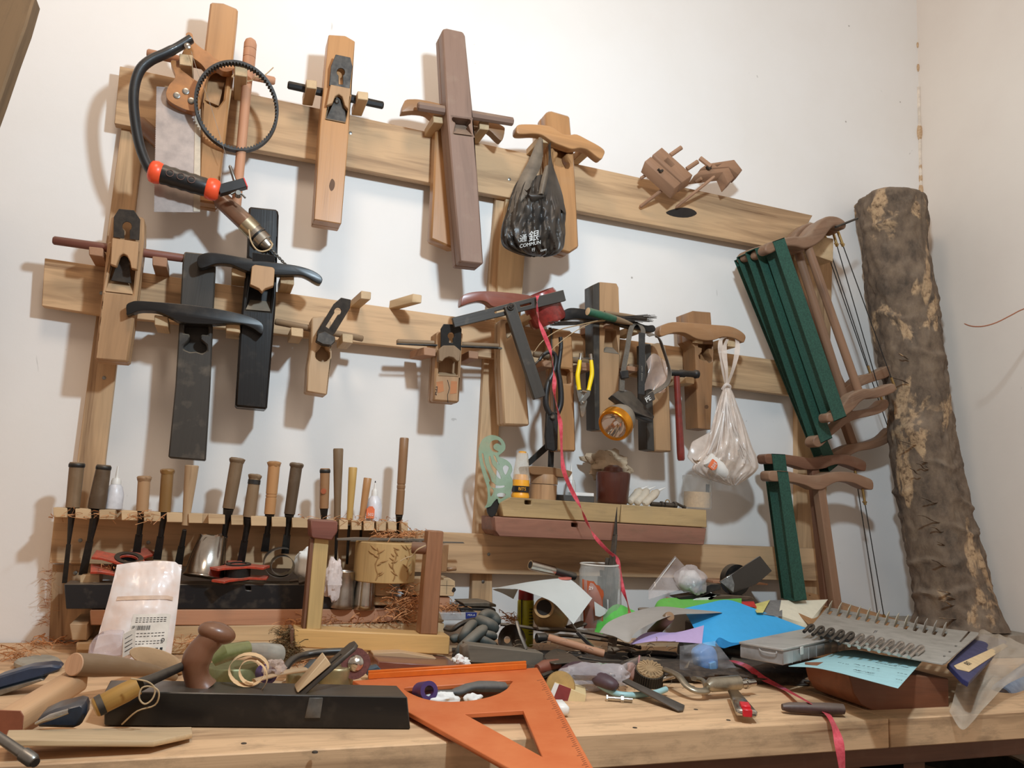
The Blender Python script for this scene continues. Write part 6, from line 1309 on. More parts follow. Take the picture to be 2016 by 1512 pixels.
t = Thing('paper_sheet', 'stiff curled white sheet bridging over the spray can and the vase', 'paper')
t.part('sheet', lsheet([(972, 1158, .13), (1000, 1153, .14), (1045, 1145, .15), (1098, 1139, .15), (1125, 1142, .16), (1166, 1178, .2)], [(974, 1160, .14), (1012, 1158, .20), (1066, 1175, .235), (1090, 1187, .25), (1111, 1208, .265), (1129, 1229, .28)], 10), WSH, 0, 60)
t.part('curled_edge', lsheet([(970, 1160, .14), (985, 1158, .19), (1020, 1160, .20)], [(974, 1162, .13), (990, 1168, .13), (1011, 1179, .14)], 4), WSH, 0, 60); t.done()
t = Thing('torch_nozzle', 'chrome and black torch nozzle lying on the curled white sheet', 'nozzle')
a, b, c = P(1044, 1112, .15), P(1091, 1124, .14), P(1131, 1135, .13); k = mpp(a)
t.part('tube', MB().lathe(a, b, [(0, 7.2 * k), (0, 9.2 * k), (.96, 9.2 * k), (1, 8.5 * k)], 28), SILV); t.part('bore', MB().lathe(a - (b - a) * .004, a + (b - a) * .03, [(0, 7 * k), (1, 7 * k)], 24), DARKIN)  # bore is a dark plug; shade inside the tube is painted
t.part('barrel', MB().lathe(b, c, [(0, 7.5 * k), (.7, 7 * k), (.72, 7.8 * k), (1, 7.8 * k)], 22), BLACKP); t.done()
one('rubber_ring', 'thin coral-coloured ring under the torch nozzle', 'ring', MB().lathe(P(1112, 1140, .15), P(1112, 1137, .15), [(0, .0135), (1, .0135)], 26), plain('coral', (214, 120, 104), .5))
# jar of files
t = Thing('glass_jar', 'tall clear glass jar with orange scalloped label, holding files', 'jar')
a = P(1184, 1236, .16); b = P(1180, 1110, .16); b.y = a.y; k = mpp(a)
t.part('glass', MB().lathe(a, b, [(0, 38 * k), (.03, 41 * k), (.9, 41 * k), (.95, 38 * k), (.985, 38 * k), (1, 37 * k)], 48, False), clear('jar_glass2', (216, 218, 212), .22, .05), 0, 60)
t.part('rim', MB().tube([b + Vector((math.cos(i * .2618) * 38 * k, math.sin(i * .2618) * 38 * k, -.001)) for i in range(25)], .0014, 8, False), clear('rim_glass', (240, 235, 225), .75, .05), 0, 60)
OL = plain('orange_card', (196, 92, 48), .6, 0, .12, 0, 60)
def onjar(x, y, e=.0008):
    p0 = P(x, y, .16); c = a.lerp(b, (p0.z - a.z) / (b.z - a.z)); dx = max(-.99, min(.99, (p0.x - c.x) / (41 * k))); an = math.asin(dx)
    return c + Vector((math.sin(an) * (41 * k + e), -math.cos(an) * (41 * k + e), 0))
lx = [(1143, 1139), (1150, 1141), (1156, 1141), (1159, 1147), (1164, 1149), (1166, 1154), (1170, 1158), (1171, 1166), (1169, 1176), (1170, 1230), (1144, 1236)]
t.part('label', MB().add([onjar(*q) for q in lx], [tuple(range(len(lx)))]), OL, 0, 60); t.part('label', MB().add([onjar(*q) for q in ((1211, 1158), (1214, 1148), (1216, 1138), (1220, 1140), (1223, 1150), (1223, 1190), (1218, 1196))], [tuple(range(7))]), OL, 0, 60)
t.part('lettering', text3('29', onjar(1153, 1155, .002), (.9, -.4, 0), (0, 0, 1), .0085, .0002), PAPER, 0); t.done()
random.seed(12); jb = a.copy(); jk = k
for i, (x0, y0, x1, y1, w_, lb) in enumerate(((1203, 1236, 1206, 1092, 13, 'widest flat file in the glass jar, leaning right'), (1186, 1234, 1196, 1098, 9, 'narrow file in the middle of the glass jar'), (1176, 1234, 1181, 1134, 9, 'short broken file at the left inside the glass jar'), (1210, 1232, 1216, 1112, 8, 'file at the right side of the glass jar'), (1192, 1236, 1186, 1122, 14, 'broad rusty file at the back of the glass jar'))):
    p, q = P(x0, y0 - 8, .16 - .012 * (i % 3)), P(x1, y1, .15 - .01 * (i % 2)); k2 = mpp(p)
    one('file', lb, 'file', MB().tube([p, q], [w_ * k2 * .62, w_ * k2 * .6], 4, flat=.5), plain('rusty_file', (92, 84, 74), .65, .5, .3, .2, 60, c2=(62, 56, 50)), .0006, 30, group='files in the glass jar')
t = Thing('rasp', 'tall pointed rasp standing in the jar and reaching up to the shelf', 'rasp')
t.part('blade', MB().tube([P(1196, 1180, .17), P(1206, 1100, .165), P(1211, 1052, .162)], [.0105, .0088, .0072], 4, flat=.4), plain('rusty_file', (92, 84, 74), .65, .5), .0005, 30); t.part('tang', MB().tube([P(1211, 1053, .162), P(1213, 1020, .162), P(1215, 998, .162)], [.005, .0022, .0005], 6, flat=.6), STEEL); t.done()
GREENF = clear('green_film', (96, 200, 84), .8, .3)
one('green_film', 'translucent bright green plastic film behind the long grey sheet', 'film', lsheet([(1172, 1240, .19), (1184, 1208, .19), (1216, 1193, .19), (1262, 1202, .185), (1290, 1210, .18)], [(1170, 1250, .2), (1200, 1240, .22), (1222, 1232, .22), (1262, 1226, .2), (1290, 1222, .18)], 6, 4, lambda u, v: Vector((0, 0, .004 * math.sin(u * 16 + v * 3)))), GREENF, 0, 30)
one('paper_sheet', 'narrow folded white sheet between the jar and the green film', 'paper', lsheet([(1170, 1184, .2), (1182, 1192, .2), (1197, 1201, .2)], [(1172, 1212, .2), (1182, 1214, .2), (1192, 1208, .2)], 3), WSH, 0, 60)
t = Thing('wooden_dowel', 'orange-tan dowel lying slantwise over the dark heap in the middle', 'stick'); a, b = P(1079, 1255, .27), P(1189, 1287, .31); k = mpp(a)
t.part('stick', MB().lathe(a, b, [(0, 6.5 * k), (.02, 7.5 * k), (1, 7.8 * k)], 20), REDPL); t.done()
# glove
RG = plain('rubber_glove', (74, 80, 76), .65, 0, .2, .35, 50); t = Thing('rubber_glove', 'crumpled dark grey-green rubber glove on the bench right of the frame clamp', 'glove')
m = MB(); 
def fat(pts, r, s0=.2): q = sm([P(x, y, s) for x, y, s in pts], 4, False); n = len(q); m.tube(q, [mpp(q[0]) * r * (1 - .12 * i / n) * (.55 if i in (0, n - 1) else (.85 if i in (1, n - 2) else 1)) for i in range(n)], 16)
fat([(955, 1236, .25), (938, 1250, .27), (922, 1264, .28), (908, 1278, .28), (905, 1292, .28)], 11)
fat([(978, 1276, .25), (960, 1266, .26), (945, 1258, .26), (930, 1250, .24)], 10); fat([(935, 1226, .2), (922, 1236, .22), (914, 1250, .23), (906, 1262, .22)], 10)
fat([(976, 1240, .2), (962, 1230, .21), (948, 1224, .2), (938, 1222, .19)], 13); fat([(978, 1230, .17), (972, 1216, .16), (960, 1210, .16), (946, 1216, .17)], 12); fat([(975, 1254, .22), (962, 1250, .24), (950, 1248, .24)], 9); fat([(888, 1262, .2), (898, 1256, .2), (912, 1262, .2)], 9)
t.part('glove', m, RG, 0, 60); t.done()
t = Thing('grey_block', 'long dusty dark grey block with blunt end behind the orange fence', 'block'); s = .33
t.part('block', MB().slab([(922, 1269), (1070, 1286), (1069, 1312), (924, 1304)], s, s - .035), wood('grey_block', (112, 104, 92), (88, 80, 70), .6, .4, .2), .001, grain=(1, 0, 0)); t.part('end_face', MB().prism([P(922, 1269, s), P(924, 1304, s), P(910, 1300, s - .01), P(911, 1274, s - .01)], (0, .02, 0)), GREYW, .0008); t.done()
t = Thing('cut_gourd', 'dark half bowl of brown glass with bright rim beside the glove', 'bowl'); c = P(1003, 1262, .27)
t.part('bowl', MB().lathe(c + Vector((0, .012, 0)), c + Vector((0, -.012, .004)), [(0, .006), (.5, .021), (1, .026), (.9, .024), (.3, .015)], 30, False), plain('dark_horn', (60, 46, 34), .3, 0, .3, .1), 0, 60); t.done()
one('steel_scriber', 'grey steel bar leaning against the dark bowl', 'bar', MB().tube([P(1017, 1224, .28), P(1024, 1250, .3), P(1036, 1278, .31)], [.0035, .0032, .0035], 6), GALV)
t = Thing('component_box', 'flat clear plastic box with blue label and shavings on top, behind the glove', 'box'); s = .13
t.part('box', MB().slab([(866, 1207), (940, 1206), (938, 1221), (870, 1221)], s, s - .07), clear('box_clear', (206, 204, 204), .5, .15), .001); t.part('label', MB().slab([(917, 1206), (939, 1206), (937, 1217), (917, 1218)], s + .001, s - .001), plain('blue_label', (44, 56, 130), .5)); t.part('lettering', text3('MIX-A', P(928, 1211, s + .0013), (1, 0, 0), (0, 0, 1), .0055, .0001), PAPER, 0); t.done()
t = Thing('folded_wallet', 'old dark folded leather pads stacked on the small clear box', 'wallet'); s = .125
for i, q in enumerate(([(902, 1196), (975, 1198), (977, 1204), (905, 1201)], [(911, 1187), (958, 1186), (977, 1190), (977, 1195), (915, 1194)])): t.part('pad', MB().slab(q, s, s - .06), plain('old_leather', (94, 84, 70), .6, 0, .3, .3) if i else BLACKP, .001)
t.done()
one('pliers_arm', 'rusty brown curved tool arm left of the glove', 'tool', MB().tube(sm([P(876, 1238, .19), P(890, 1240, .2), P(905, 1230, .2), P(925, 1222, .19), P(940, 1221, .18)], 4, False), [.006] * 5 + [.0075] * 12, 10, flat=.6), STEEL)
# heap of dark tools in the middle
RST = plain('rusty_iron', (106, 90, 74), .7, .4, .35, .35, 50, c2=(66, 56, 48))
heap = [('pincers', 'long rusty iron bar lying along the back of the heap', [(985, 1229, .17), (1030, 1234, .18), (1070, 1241, .18)], .005, .6), ('wood_strip', 'dark worn wooden strip running behind the tan dowel', [(1058, 1238, .2), (1110, 1240, .2), (1160, 1246, .2), (1215, 1258, .22)], .0075, .5),
 ('wood_strip', 'second dark strip lower in the heap under the long grey sheet', [(1060, 1250, .22), (1120, 1252, .22), (1200, 1262, .24), (1262, 1276, .26)], .006, .5), ('chain_wrench', 'blackened round iron end left of the tan dowel', [(1056, 1256, .24), (1075, 1256, .24)], .009, 1), ('drawknife', 'rusty blade with tang right of the dowel', [(1205, 1280, .3), (1225, 1276, .3), (1246, 1282, .29)], .009, .5),
 ('iron_bracket', 'upright rusty bracket right of the tan dowel', [(1206, 1258, .27), (1205, 1275, .29), (1204, 1285, .3)], .0085, .5), ('steel_ruler', 'thin bright steel strip lying below the tan dowel', [(1140, 1294, .33), (1180, 1300, .34), (1222, 1302, .34)], .003, .5), ('gouge', 'blackened gouge pointing right in the heap', [(1240, 1290, .28), (1280, 1286, .27), (1330, 1290, .27)], .008, .7),
 ('iron_rod', 'black iron rod under the lilac sheet', [(1250, 1300, .28), (1310, 1304, .3), (1362, 1312, .31)], .006, 1), ('wooden_handle_tool', 'dark wooden-handled tool behind the round brush', [(1225, 1312, .31), (1270, 1302, .3), (1330, 1318, .31)], .010, .9),
 ('plane_blade', 'old plane blade lying flat beside the vase', [(1120, 1236, .17), (1150, 1226, .16)], .013, .3), ('iron_rod', 'short iron stub near the folded plastic bag', [(1100, 1262, .26), (1140, 1272, .27), (1152, 1284, .28)], .009, .7), ('spanner', 'blackened spanner under the small component box at the right', [(1440, 1300, .3), (1490, 1310, .33), (1560, 1318, .34)], .010, .6),
 ('wood_strip', 'dark strip in the shade under the blue sheet', [(1400, 1280, .2), (1470, 1290, .22), (1560, 1300, .25)], .015, .6), ('iron_rod', 'dark rod lying under the blue-print paper', [(1500, 1322, .36), (1560, 1330, .38)], .012, .8), ('iron_block', 'black square iron block under the blue sheet', [(1340, 1280, .2), (1420, 1290, .22)], .022, .8)]
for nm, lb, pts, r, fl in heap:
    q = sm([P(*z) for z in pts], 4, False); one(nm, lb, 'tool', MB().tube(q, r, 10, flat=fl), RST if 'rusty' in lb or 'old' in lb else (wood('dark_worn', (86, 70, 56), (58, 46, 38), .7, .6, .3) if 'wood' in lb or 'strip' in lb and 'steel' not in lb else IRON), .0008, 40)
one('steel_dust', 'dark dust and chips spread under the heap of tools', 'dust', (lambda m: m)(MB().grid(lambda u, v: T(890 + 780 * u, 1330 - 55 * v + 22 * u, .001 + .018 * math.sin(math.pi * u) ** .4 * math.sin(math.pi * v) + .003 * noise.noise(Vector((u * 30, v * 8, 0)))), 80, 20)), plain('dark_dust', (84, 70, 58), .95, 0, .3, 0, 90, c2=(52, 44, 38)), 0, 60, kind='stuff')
one('loose_shavings', 'pale and brown shavings strewn through the heap of tools', 'shavings', curls([(1000, 1320, 1262, 1300, .28, .32), (1330, 1560, 1320, 1346, .36, .4), (1130, 1500, 1352, 1372, .42, .47)], 200, 77, (.006, .02), .001), plain('grey_shavings', (150, 128, 104), .8, 0, .3, 0, 80), 0, 0, kind='stuff')
t = Thing('carving_knife', 'knife with black bar handle and thin blade slanting down from the curled sheet', 'knife'); t.part('blade', MB().tube([P(1124, 1224, .27), P(1140, 1246, .285)], [.0012, .003], 6, flat=.4), GALV); t.part('handle', MB().tube([P(1136, 1244, .285), P(1168, 1276, .30)], .0065, 4, flat=.7), BLACKP, .001); t.done()
# sheets of paper
one('paper_sheet', 'green sheet below the blue sheet, at the back', 'paper', lsheet([(1288, 1196, .13), (1306, 1178, .12), (1380, 1178, .12), (1460, 1176, .12)], [(1289, 1200, .15), (1310, 1198, .15), (1380, 1198, .15), (1460, 1188, .15)], 4), plain('green_sheet', (112, 186, 84), .6, 0, .04, bmp=0), 0, 60)
one('paper_sheet', 'red sheet corner showing behind the green sheet', 'paper', lsheet([(1311, 1176, .11), (1350, 1180, .11)], [(1316, 1184, .13), (1352, 1186, .13)], 3), plain('red_sheet', (214, 66, 62), .6, bmp=0), 0, 60)
one('paper_sheet', 'small red sheet corner right of the green sheet', 'paper', lsheet([(1458, 1184, .13), (1484, 1184, .13)], [(1462, 1192, .16), (1490, 1196, .17)], 3), plain('red_sheet', (214, 66, 62), .6, bmp=0), 0, 60)
one('paper_sheet', 'pale yellow sheet corner between the blue sheet and the cream pad', 'paper', lsheet([(1479, 1191, .13), (1516, 1181, .12)], [(1490, 1206, .2), (1502, 1206, .2)], 3), plain('yellow_sheet', (236, 226, 140), .6, bmp=0), 0, 60)
one('paper_sheet', 'grey sheet corner left of the cream pad', 'paper', lsheet([(1512, 1182, .11), (1540, 1181, .11)], [(1490, 1208, .19), (1540, 1214, .2)], 3), plain('slate_sheet', (136, 134, 132), .6, bmp=0), 0, 60)
one('paper_sheet', 'large bright blue sheet lying over the middle of the bench', 'paper', lsheet([(1345, 1198, .17), (1390, 1188, .16), (1433, 1181, .15), (1480, 1196, .17), (1535, 1217, .2), (1588, 1237, .23)], [(1384, 1268, .30), (1405, 1272, .30), (1425, 1273, .31), (1456, 1266, .30), (1514, 1252, .27), (1586, 1238, .235)], 10, 5, lambda u, v: Vector((0, 0, .004 * math.sin(u * 5) * math.sin(math.pi * v)))), plain('blue_sheet', (70, 178, 238), .55, 0, .03, bmp=0), 0, 60)
one('paper_sheet', 'small curled blue corner under the front of the big blue sheet', 'paper', lsheet([(1408, 1264, .3), (1417, 1255, .3), (1440, 1265, .3), (1470, 1264, .3)], [(1412, 1270, .32), (1424, 1276, .32), (1440, 1272, .31), (1472, 1264, .3)], 3), plain('blue_sheet_dark', (30, 130, 190), .55, bmp=0), 0, 60)
one('paper_sheet', 'lilac sheet sticking out below the long grey sheet', 'paper', lsheet([(1240, 1268, .31), (1274, 1245, .27), (1330, 1245, .27), (1386, 1231, .24)], [(1240, 1269, .312), (1292, 1262, .31), (1340, 1264, .31), (1382, 1267, .31)], 6), plain('lilac_sheet', (206, 180, 224), .6, 0, .03, bmp=0), 0, 60)
t = Thing('paper_sheet', 'long stiff grey-white sheet arching over a wooden stick', 'paper')
t.part('sheet', lsheet([(1180, 1245, .28), (1196, 1226, .25), (1230, 1210, .22), (1276, 1197, .2), (1308, 1194, .2), (1350, 1198, .2), (1412, 1204, .2), (1424, 1207, .2)], [(1180, 1245, .285), (1208, 1252, .31), (1236, 1264, .335), (1246, 1251, .33), (1258, 1240, .32), (1294, 1222, .3), (1330, 1210, .28), (1383, 1208, .24), (1420, 1206, .21)], 8, 6), GSH, 0, 60); t.done()
t = Thing('wooden_stick', 'brown wooden stick end poking out from under the grey-white sheet', 'stick'); a, b = P(1319, 1213, .285), P(1284, 1248, .20); k = mpp(a)
t.part('stick', MB().lathe(a, b, [(0, 9 * k), (.05, 10.5 * k), (1, 11.5 * k)], 22), DIRT); t.part('end_face', MB().lathe(a - (b - a) * .004, a, [(0, 8 * k), (1, 9 * k)], 20), HORN); t.done()
one('grey_disc', 'dusty grey disc lying behind the green film', 'lid', MB().lathe(P(1272, 1203, .12), P(1272, 1198, .12), [(0, .017), (1, .017)], 28), plain('dusty_disc', (156, 140, 122), .8))
t = Thing('paper_pad', 'thick pad of cream paper sheets, slightly fanned, at the right end of the blue sheet', 'paper pad')
PADM = plain('cream_paper', (234, 226, 202), .75, 0, .05, bmp=.0); 
for i in range(6):
    e = i * .0022; t.part('sheet', lsheet([(1538 + i, 1181.5 + i * 1.2, .12), (1585, 1182 + i * 1.4, .12), (1630 - i * 1.5, 1180 + i * 2.4, .12)], [(1533, 1211 + i * 1.0, .19), (1562, 1221 + i * 1.3, .2), (1590 + i * 1.6, 1229 + i * 1.8, .21 + e)], 5, 4, None, .0012), PADM, 0, 60)
t.done()
g = onplane(P(1548, 1180, .10), P(1770, 1226, .11), P(1600, 1235, .24))
t = Thing('clipboard', 'tan hardboard clipboard with punched hole behind the comb plate', 'clipboard')
t.part('board', MB().plate([g(*q) for q in ((1546, 1181), (1566, 1166), (1578, 1164), (1600, 1168), (1660, 1186), (1790, 1226), (1800, 1236), (1700, 1240), (1600, 1235))], [[g(1594.5 + 2.2 * math.cos(i * .7), 1171.5 + 1.4 * math.sin(i * .7)) for i in range(9)]], g.n * -.003), plain('hardboard', (182, 132, 84), .6, 0, .1, .1, 40), .0005); t.done()
# comb plate
Z8 = lambda *a: [(1540 + x / 4.235, 1160 + y / 4.235) for x, y in a]
g = onplane(T(1600, 1225, .084), T(1925, 1246, .080), T(1858, 1304, .074)); DG = plain('dusty_alloy', (176, 170, 160), .6, .2, .12, 0, 30, c2=(152, 146, 136))
t = Thing('comb_jig', 'long dusty metal finger jig with two rows of slots and bent steel fingers', 'jig')
back = [Z8((395 + 83 * i - 9, 190 + 15.5 * i - 12))[0] for i in range(13)]
holes = []; fr = []
for i in range(13):
    x, y = Z8((372 + 79.5 * i, 205 + 15.5 * i))[0]; holes.append([g(x, y), g(x + 7, y - 8), g(x + 13, y - 7), g(x + 6.5, y + 1.5)])
outer = [(1597, 1232), (1628, 1196), (1640, 1197), (1850, 1236), (1927, 1245), (1926, 1249), (1862, 1304), (1856, 1306), (1800, 1296), (1650, 1262)]
h2 = [[g(*q) for q in Z8((755, 365), (775, 338), (800, 340), (780, 366))]] + [[g(x + 2.6 * math.cos(j * .7), y + 1.8 * math.sin(j * .7)) for j in range(9)] for x, y in Z8((1448, 472), (1397, 520), (1352, 557))] + [[g(*q) for q in Z8((1475, 438), (1555, 345), (1572, 350), (1492, 440))]]
t.part('plate', MB().plate([g(*q) for q in outer], holes + h2, g.n * -.003), DG, .0004)
for i in range(13):
    x, y = Z8((372 + 79.5 * i, 205 + 15.5 * i))[0]; p, q = g(x + .5, y - 1), g(x + 8, y - 10)
    t.part('upright_tooth', MB().loft([p, q, q + (q - p) * .0 + g.n * .001, p + g.n * .001], [p + g.n * .013 + (q - p) * .5, q + g.n * .016 + (q - p) * .2, q + g.n * .016 + (q - p) * .2 + Vector((.0025, 0, 0)), p + g.n * .013 + (q - p) * .5 + Vector((.0025, 0, 0))]), DG if i > 8 else plain('pale_tooth', (196, 190, 170), .6), 0)
SF = plain('worn_chrome', (206, 198, 188), .28, .9, .15, 0, 60)
for i in range(12):
    x, y = Z8((230 + 83 * i + 4, 298 + 16.2 * i))[0]; L = (16 + 12 * min(1, i / 4)) ; dx, dy = -L * .78, L * .66
    pts = [g(x + dx, y + dy + 3, .001), g(x + dx * .5, y + dy * .5 + 2, .005), g(x - 2, y + 2, .0065), g(x + 3, y + .5, .0065), g(x + 6, y + 2, .005), g(x + 5, y + 7, .0035), g(x + 5 + dx * .5, y + 8 + dy * .4, .003)]
    t.part('bent_finger', MB().tube(sm(pts, 4, False), .0030, 10), SF if i > 4 else IRON, 0, 60)
t.done()
# organiser box
t = Thing('organizer_box', 'clear plastic compartment box with white clips on top of the printed blue sheet', 'box')
A, B, Cc = T(1457, 1263, .072), T(1542, 1277, .075), T(1675, 1249, .067); g = onplane(A, B, Cc); D = g(1592, 1236)
lid = [g(1457, 1263), g(1542, 1277), g(1675, 1249), D]; up = Vector((0, 0, 1)); Hh = .021
OC = clear('organizer_clear', (196, 192, 188), .5, .2)
t.part('lid', MB().prism([q + (q - sum(lid, Vector()) / 4) * .02 for q in lid], up * -.004), clear('organizer_lid', (186, 180, 172), .72, .3), .001)
lo = [q - up * .005 for q in lid]; t.part('tray', MB().loft(lo, [q - up * Hh for q in lo]), OC, .0015)
for i in range(1, 9):
    u_ = i / 9; p, q = lo[1].lerp(lo[2], u_), lo[0].lerp(lo[3], u_); t.part('divider', MB().prism([p - up * .001, q - up * .001, q - up * Hh, p - up * Hh], (.0012, 0, 0)), OC, 0)
for u_ in (.22, .78): p = lo[1].lerp(lo[2], u_); d = (lo[2] - lo[1]).normalized(); t.part('clip', MB().box(p + d * -.006 + up * .003 + Vector((0, -.002, 0)), d * .012, up * -.013, d.cross(up).normalized() * .002), clear('clip_white', (222, 218, 210), .8, .3), .0006)
t.part('hinge_loop', MB().tube(sm([lo[0].lerp(lo[1], .45), lo[0].lerp(lo[1], .5) + Vector((-.003, -.006, -.004)), lo[0].lerp(lo[1], .8) + Vector((-.003, -.006, -.004)), lo[0].lerp(lo[1], .85)], 4, False), .0011, 6), OC, 0)
t.part('contents', MB().loft([q.lerp(sum(lo, Vector()) / 4, .06) - up * Hh * .95 for q in lo], [q.lerp(sum(lo, Vector()) / 4, .1) - up * Hh * .6 for q in lo]), plain('mixed_parts', (104, 94, 88), .6, .3, .4, 0, 120, c2=(70, 64, 72)), 0); t.done()
t = Thing('printed_sheet', 'pale blue card printed with rows of size numbers, curling over a brown block', 'card')
topc = [T(1552, 1311, .045), T(1610, 1297, .047), T(1672, 1279, .05), T(1740, 1290, .056), T(1815, 1302, .06)]; botc = [T(1553, 1312, .045), T(1600, 1314, .052), T(1646, 1323, .060), T(1700, 1337, .064), T(1768, 1355, .064)]
t.part('card', lsheet(topc, botc, 8), plain('pale_blue_card', (164, 206, 210), .6, 0, .05, bmp=0), 0, 60)
g = onplane(botc[2], botc[4], topc[4]); uu = (g(1780, 1330) - g(1680, 1310)).normalized(); vv = g.n.cross(uu).normalized()
for i, (x, y, tx, sz) in enumerate(((1706, 1312, 'No. 3  4  6  8', .008), (1700, 1322, 'H6 / H7', .010), (1740, 1302, '12 14 16 18 20', .006), (1744, 1308, '22 24 25 28 30', .006), (1775, 1312, '0.5 SIZE', .007), (1660, 1306, '1.5  2  2.5', .005), (1776, 1326, '8 10 12', .005), (1770, 1338, '4 5 6', .005))):
    t.part('print', text3(tx, g(x, y, .004), uu, vv, sz * 1.0, .0001), INK, 0)
t.done()
t = Thing('wood_block', 'solid reddish-brown wooden block with rounded end under the printed blue card', 'block'); s = .625
t.part('block', MB().slab(sm2([(1676, 1326), (1690, 1360)], 1)[:0] + [(1672, 1330), (1797, 1329), (1868, 1336), (1869, 1407), (1780, 1403), (1716, 1398), (1695, 1388), (1680, 1365)], s, s - .10), wood('brown_block', (142, 88, 60), (96, 56, 40), .5, .6, .1, 1, 0, .1), .0015); t.done()
one('crumpled_paper', 'crumpled brown paper in the shade beside the brown block', 'paper', crumple(P(1612, 1352, .46), .042, .018, .02, 41, 22, .5), plain('kraft', (150, 110, 76), .85, 0, .2, 0, 40), 0, 50)
t = Thing('dark_tool', 'dark purple-brown rounded handle lying near the front edge at the right', 'handle'); a, b = T(1540, 1392, .009), T(1660, 1396, .011); k = mpp(a)
t.part('grip', MB().tube([a, a.lerp(b, .12), a.lerp(b, .8), b], [7 * k, 11 * k, 13 * k, 11.5 * k], 18, flat=.85), plain('purple_brown', (74, 52, 50), .5, 0, .2, .2), 0, 60); t.done()
# clear bag with the blue book at the right
t = Thing('blue_book', 'navy blue booklet lying inside the clear bag at the right end of the bench', 'book'); g = onplane(T(1876, 1304, .065), T(1980, 1262, .06), T(1906, 1342, .055))
t.part('cover', MB().plate([g(*q) for q in ((1866, 1306), (1925, 1246), (1982, 1262), (1907, 1343), (1895, 1336))], [], g.n * -.008), plain('navy_card', (50, 52, 96), .5, 0, .1), .0008); t.done()
t = Thing('wooden_label', 'pale wooden strip marked A317 lying across the navy booklet', 'tag'); 
t.part('strip', MB().plate([g(x, y, .0015) for x, y in ((1878, 1310), (1976, 1266), (1984, 1272), (1908, 1322), (1884, 1316))], [], g.n * -.0014), plain('pale_strip', (226, 196, 150), .6, 0, .08), .0003); uu = (g(1976, 1266) - g(1878, 1310)).normalized()
t.part('lettering', text3('A317', g(1906, 1306, .0022), uu, g.n.cross(uu), .013, .0001), INK, 0); t.done()
t = Thing('plastic_bag', 'dusty clear plastic bag around the navy booklet, its corner hanging over the bench edge', 'bag'); FB = clear('dusty_film', (206, 192, 172), .26, .25, .3)
t.part('film', lsheet([T(1930, 1240, .075), T(1965, 1248, .075), T(2000, 1262, .07), T(2060, 1280, .07)], [P(1869, 1400, .675), P(1893, 1436, .705), P(1915, 1420, .70), P(1945, 1385, .66), P(1990, 1345, .60), P(2050, 1310, .55)], 24, 6, lambda u, v: Vector((0, 0, 1)) * (.012 * math.sin(math.pi * v) + .005 * noise.noise(Vector((u * 6, v * 7, 0))))), FB, 0, 60)
t.done()
t = Thing('caulk_tube', 'blue and white tube with dark cone nozzle at the right edge of the bench', 'tube'); a, b = P(1972, 1370, .55), P(2080, 1290, .42); k = mpp(a)
t.part('tube', MB().lathe(a, b, [(0, 20 * k), (.03, 23 * k), (1, 24 * k)], 30), plain('blue_white_print', (170, 186, 204), .35, 0, .1, 0, 14, c2=(60, 76, 120))); t.part('nozzle', MB().lathe(a, a + (a - b).normalized() * .02 + Vector((0, 0, -.004)), [(0, 17 * k), (.5, 12 * k), (1, 4 * k)], 20), plain('dark_brown_plastic', (70, 54, 48), .5)); t.done()
# front row small things
t = Thing('abrasive_bag', 'purple-brown grinding wheel in a creased clear bag, right of the orange square', 'bag'); c = T(1165, 1328, .02)
t.part('wheel', MB().tube(sm([T(1105, 1324, .02), T(1140, 1318, .024), T(1180, 1336, .022), T(1215, 1352, .016)], 4, False), [.008, .010, .013, .015, .016, .016, .016, .015, .014, .013, .012, .010, .006], 18, flat=.8), plain('plum', (84, 62, 68), .5, 0, .2), 0, 60)
t.part('film', crumple(T(1165, 1332, .020), .062, .020, .030, 51, 24, .35), clear('shiny_film', (214, 206, 208), .3, .06), 0, 40); t.done()
t = Thing('zip_bag', 'small clear zip bag standing up left of the ribbed round brush', 'bag'); t.part('film', MB().grid(lambda u, v: P(1218 + 44 * u * (1 - .1 * v), 1312 - 22 * u + (14 + 40 * u) * v, .42 + .012 * math.sin(u * 3 + v * 2)), 10, 10), clear('zip_clear', (220, 208, 204), .4, .1), 0, 60)
t.part('zip', MB().tube([P(1259, 1290, .425), P(1253, 1343, .43)], .0012, 6), plain('zip_red', (206, 150, 144), .5)); t.part('contents', crumple(P(1244, 1324, .415), .009, .014, .008, 4, 12, .6), plain('copper_bits', (186, 140, 124), .5)); t.done()
t = Thing('ribbed_brush', 'round tan-topped brush with dark ribbed side on the bench', 'brush'); ax = Vector((-.12, -.42, .9)).normalized(); c = P(1280, 1318, .445); k = mpp(c); R = 28 * k
t.part('core', MB().lathe(c - ax * .030, c, [(0, R * .92), (1, R * .92)], 40), IRON); _, u, v = frame(ax); m = MB(); m2 = MB()
for i in range(36):
    a_ = i * math.pi / 18; d = u * math.cos(a_) + v * math.sin(a_); m.tube([c - ax * .030 + d * R * .94, c - ax * .001 + d * R * .94], .0022, 6); 
    if i % 2: m2.tube([c + d * R * .25 + ax * .001, c + d * R * .6 + ax * .003, c + d * R * .9 + ax * .001], [.0009, .0022, .0026], 6)
t.part('side_rib', m, IRON, 0, kind='stuff'); t.part('top_rib', m2, plain('tan_ribs', (170, 140, 102), .8, 0, .2), 0, kind='stuff'); t.part('top', MB().lathe(c, c + ax * .002, [(0, R * .95), (1, R * .9)], 36), plain('tan_ribs', (170, 140, 102), .8)); t.done()
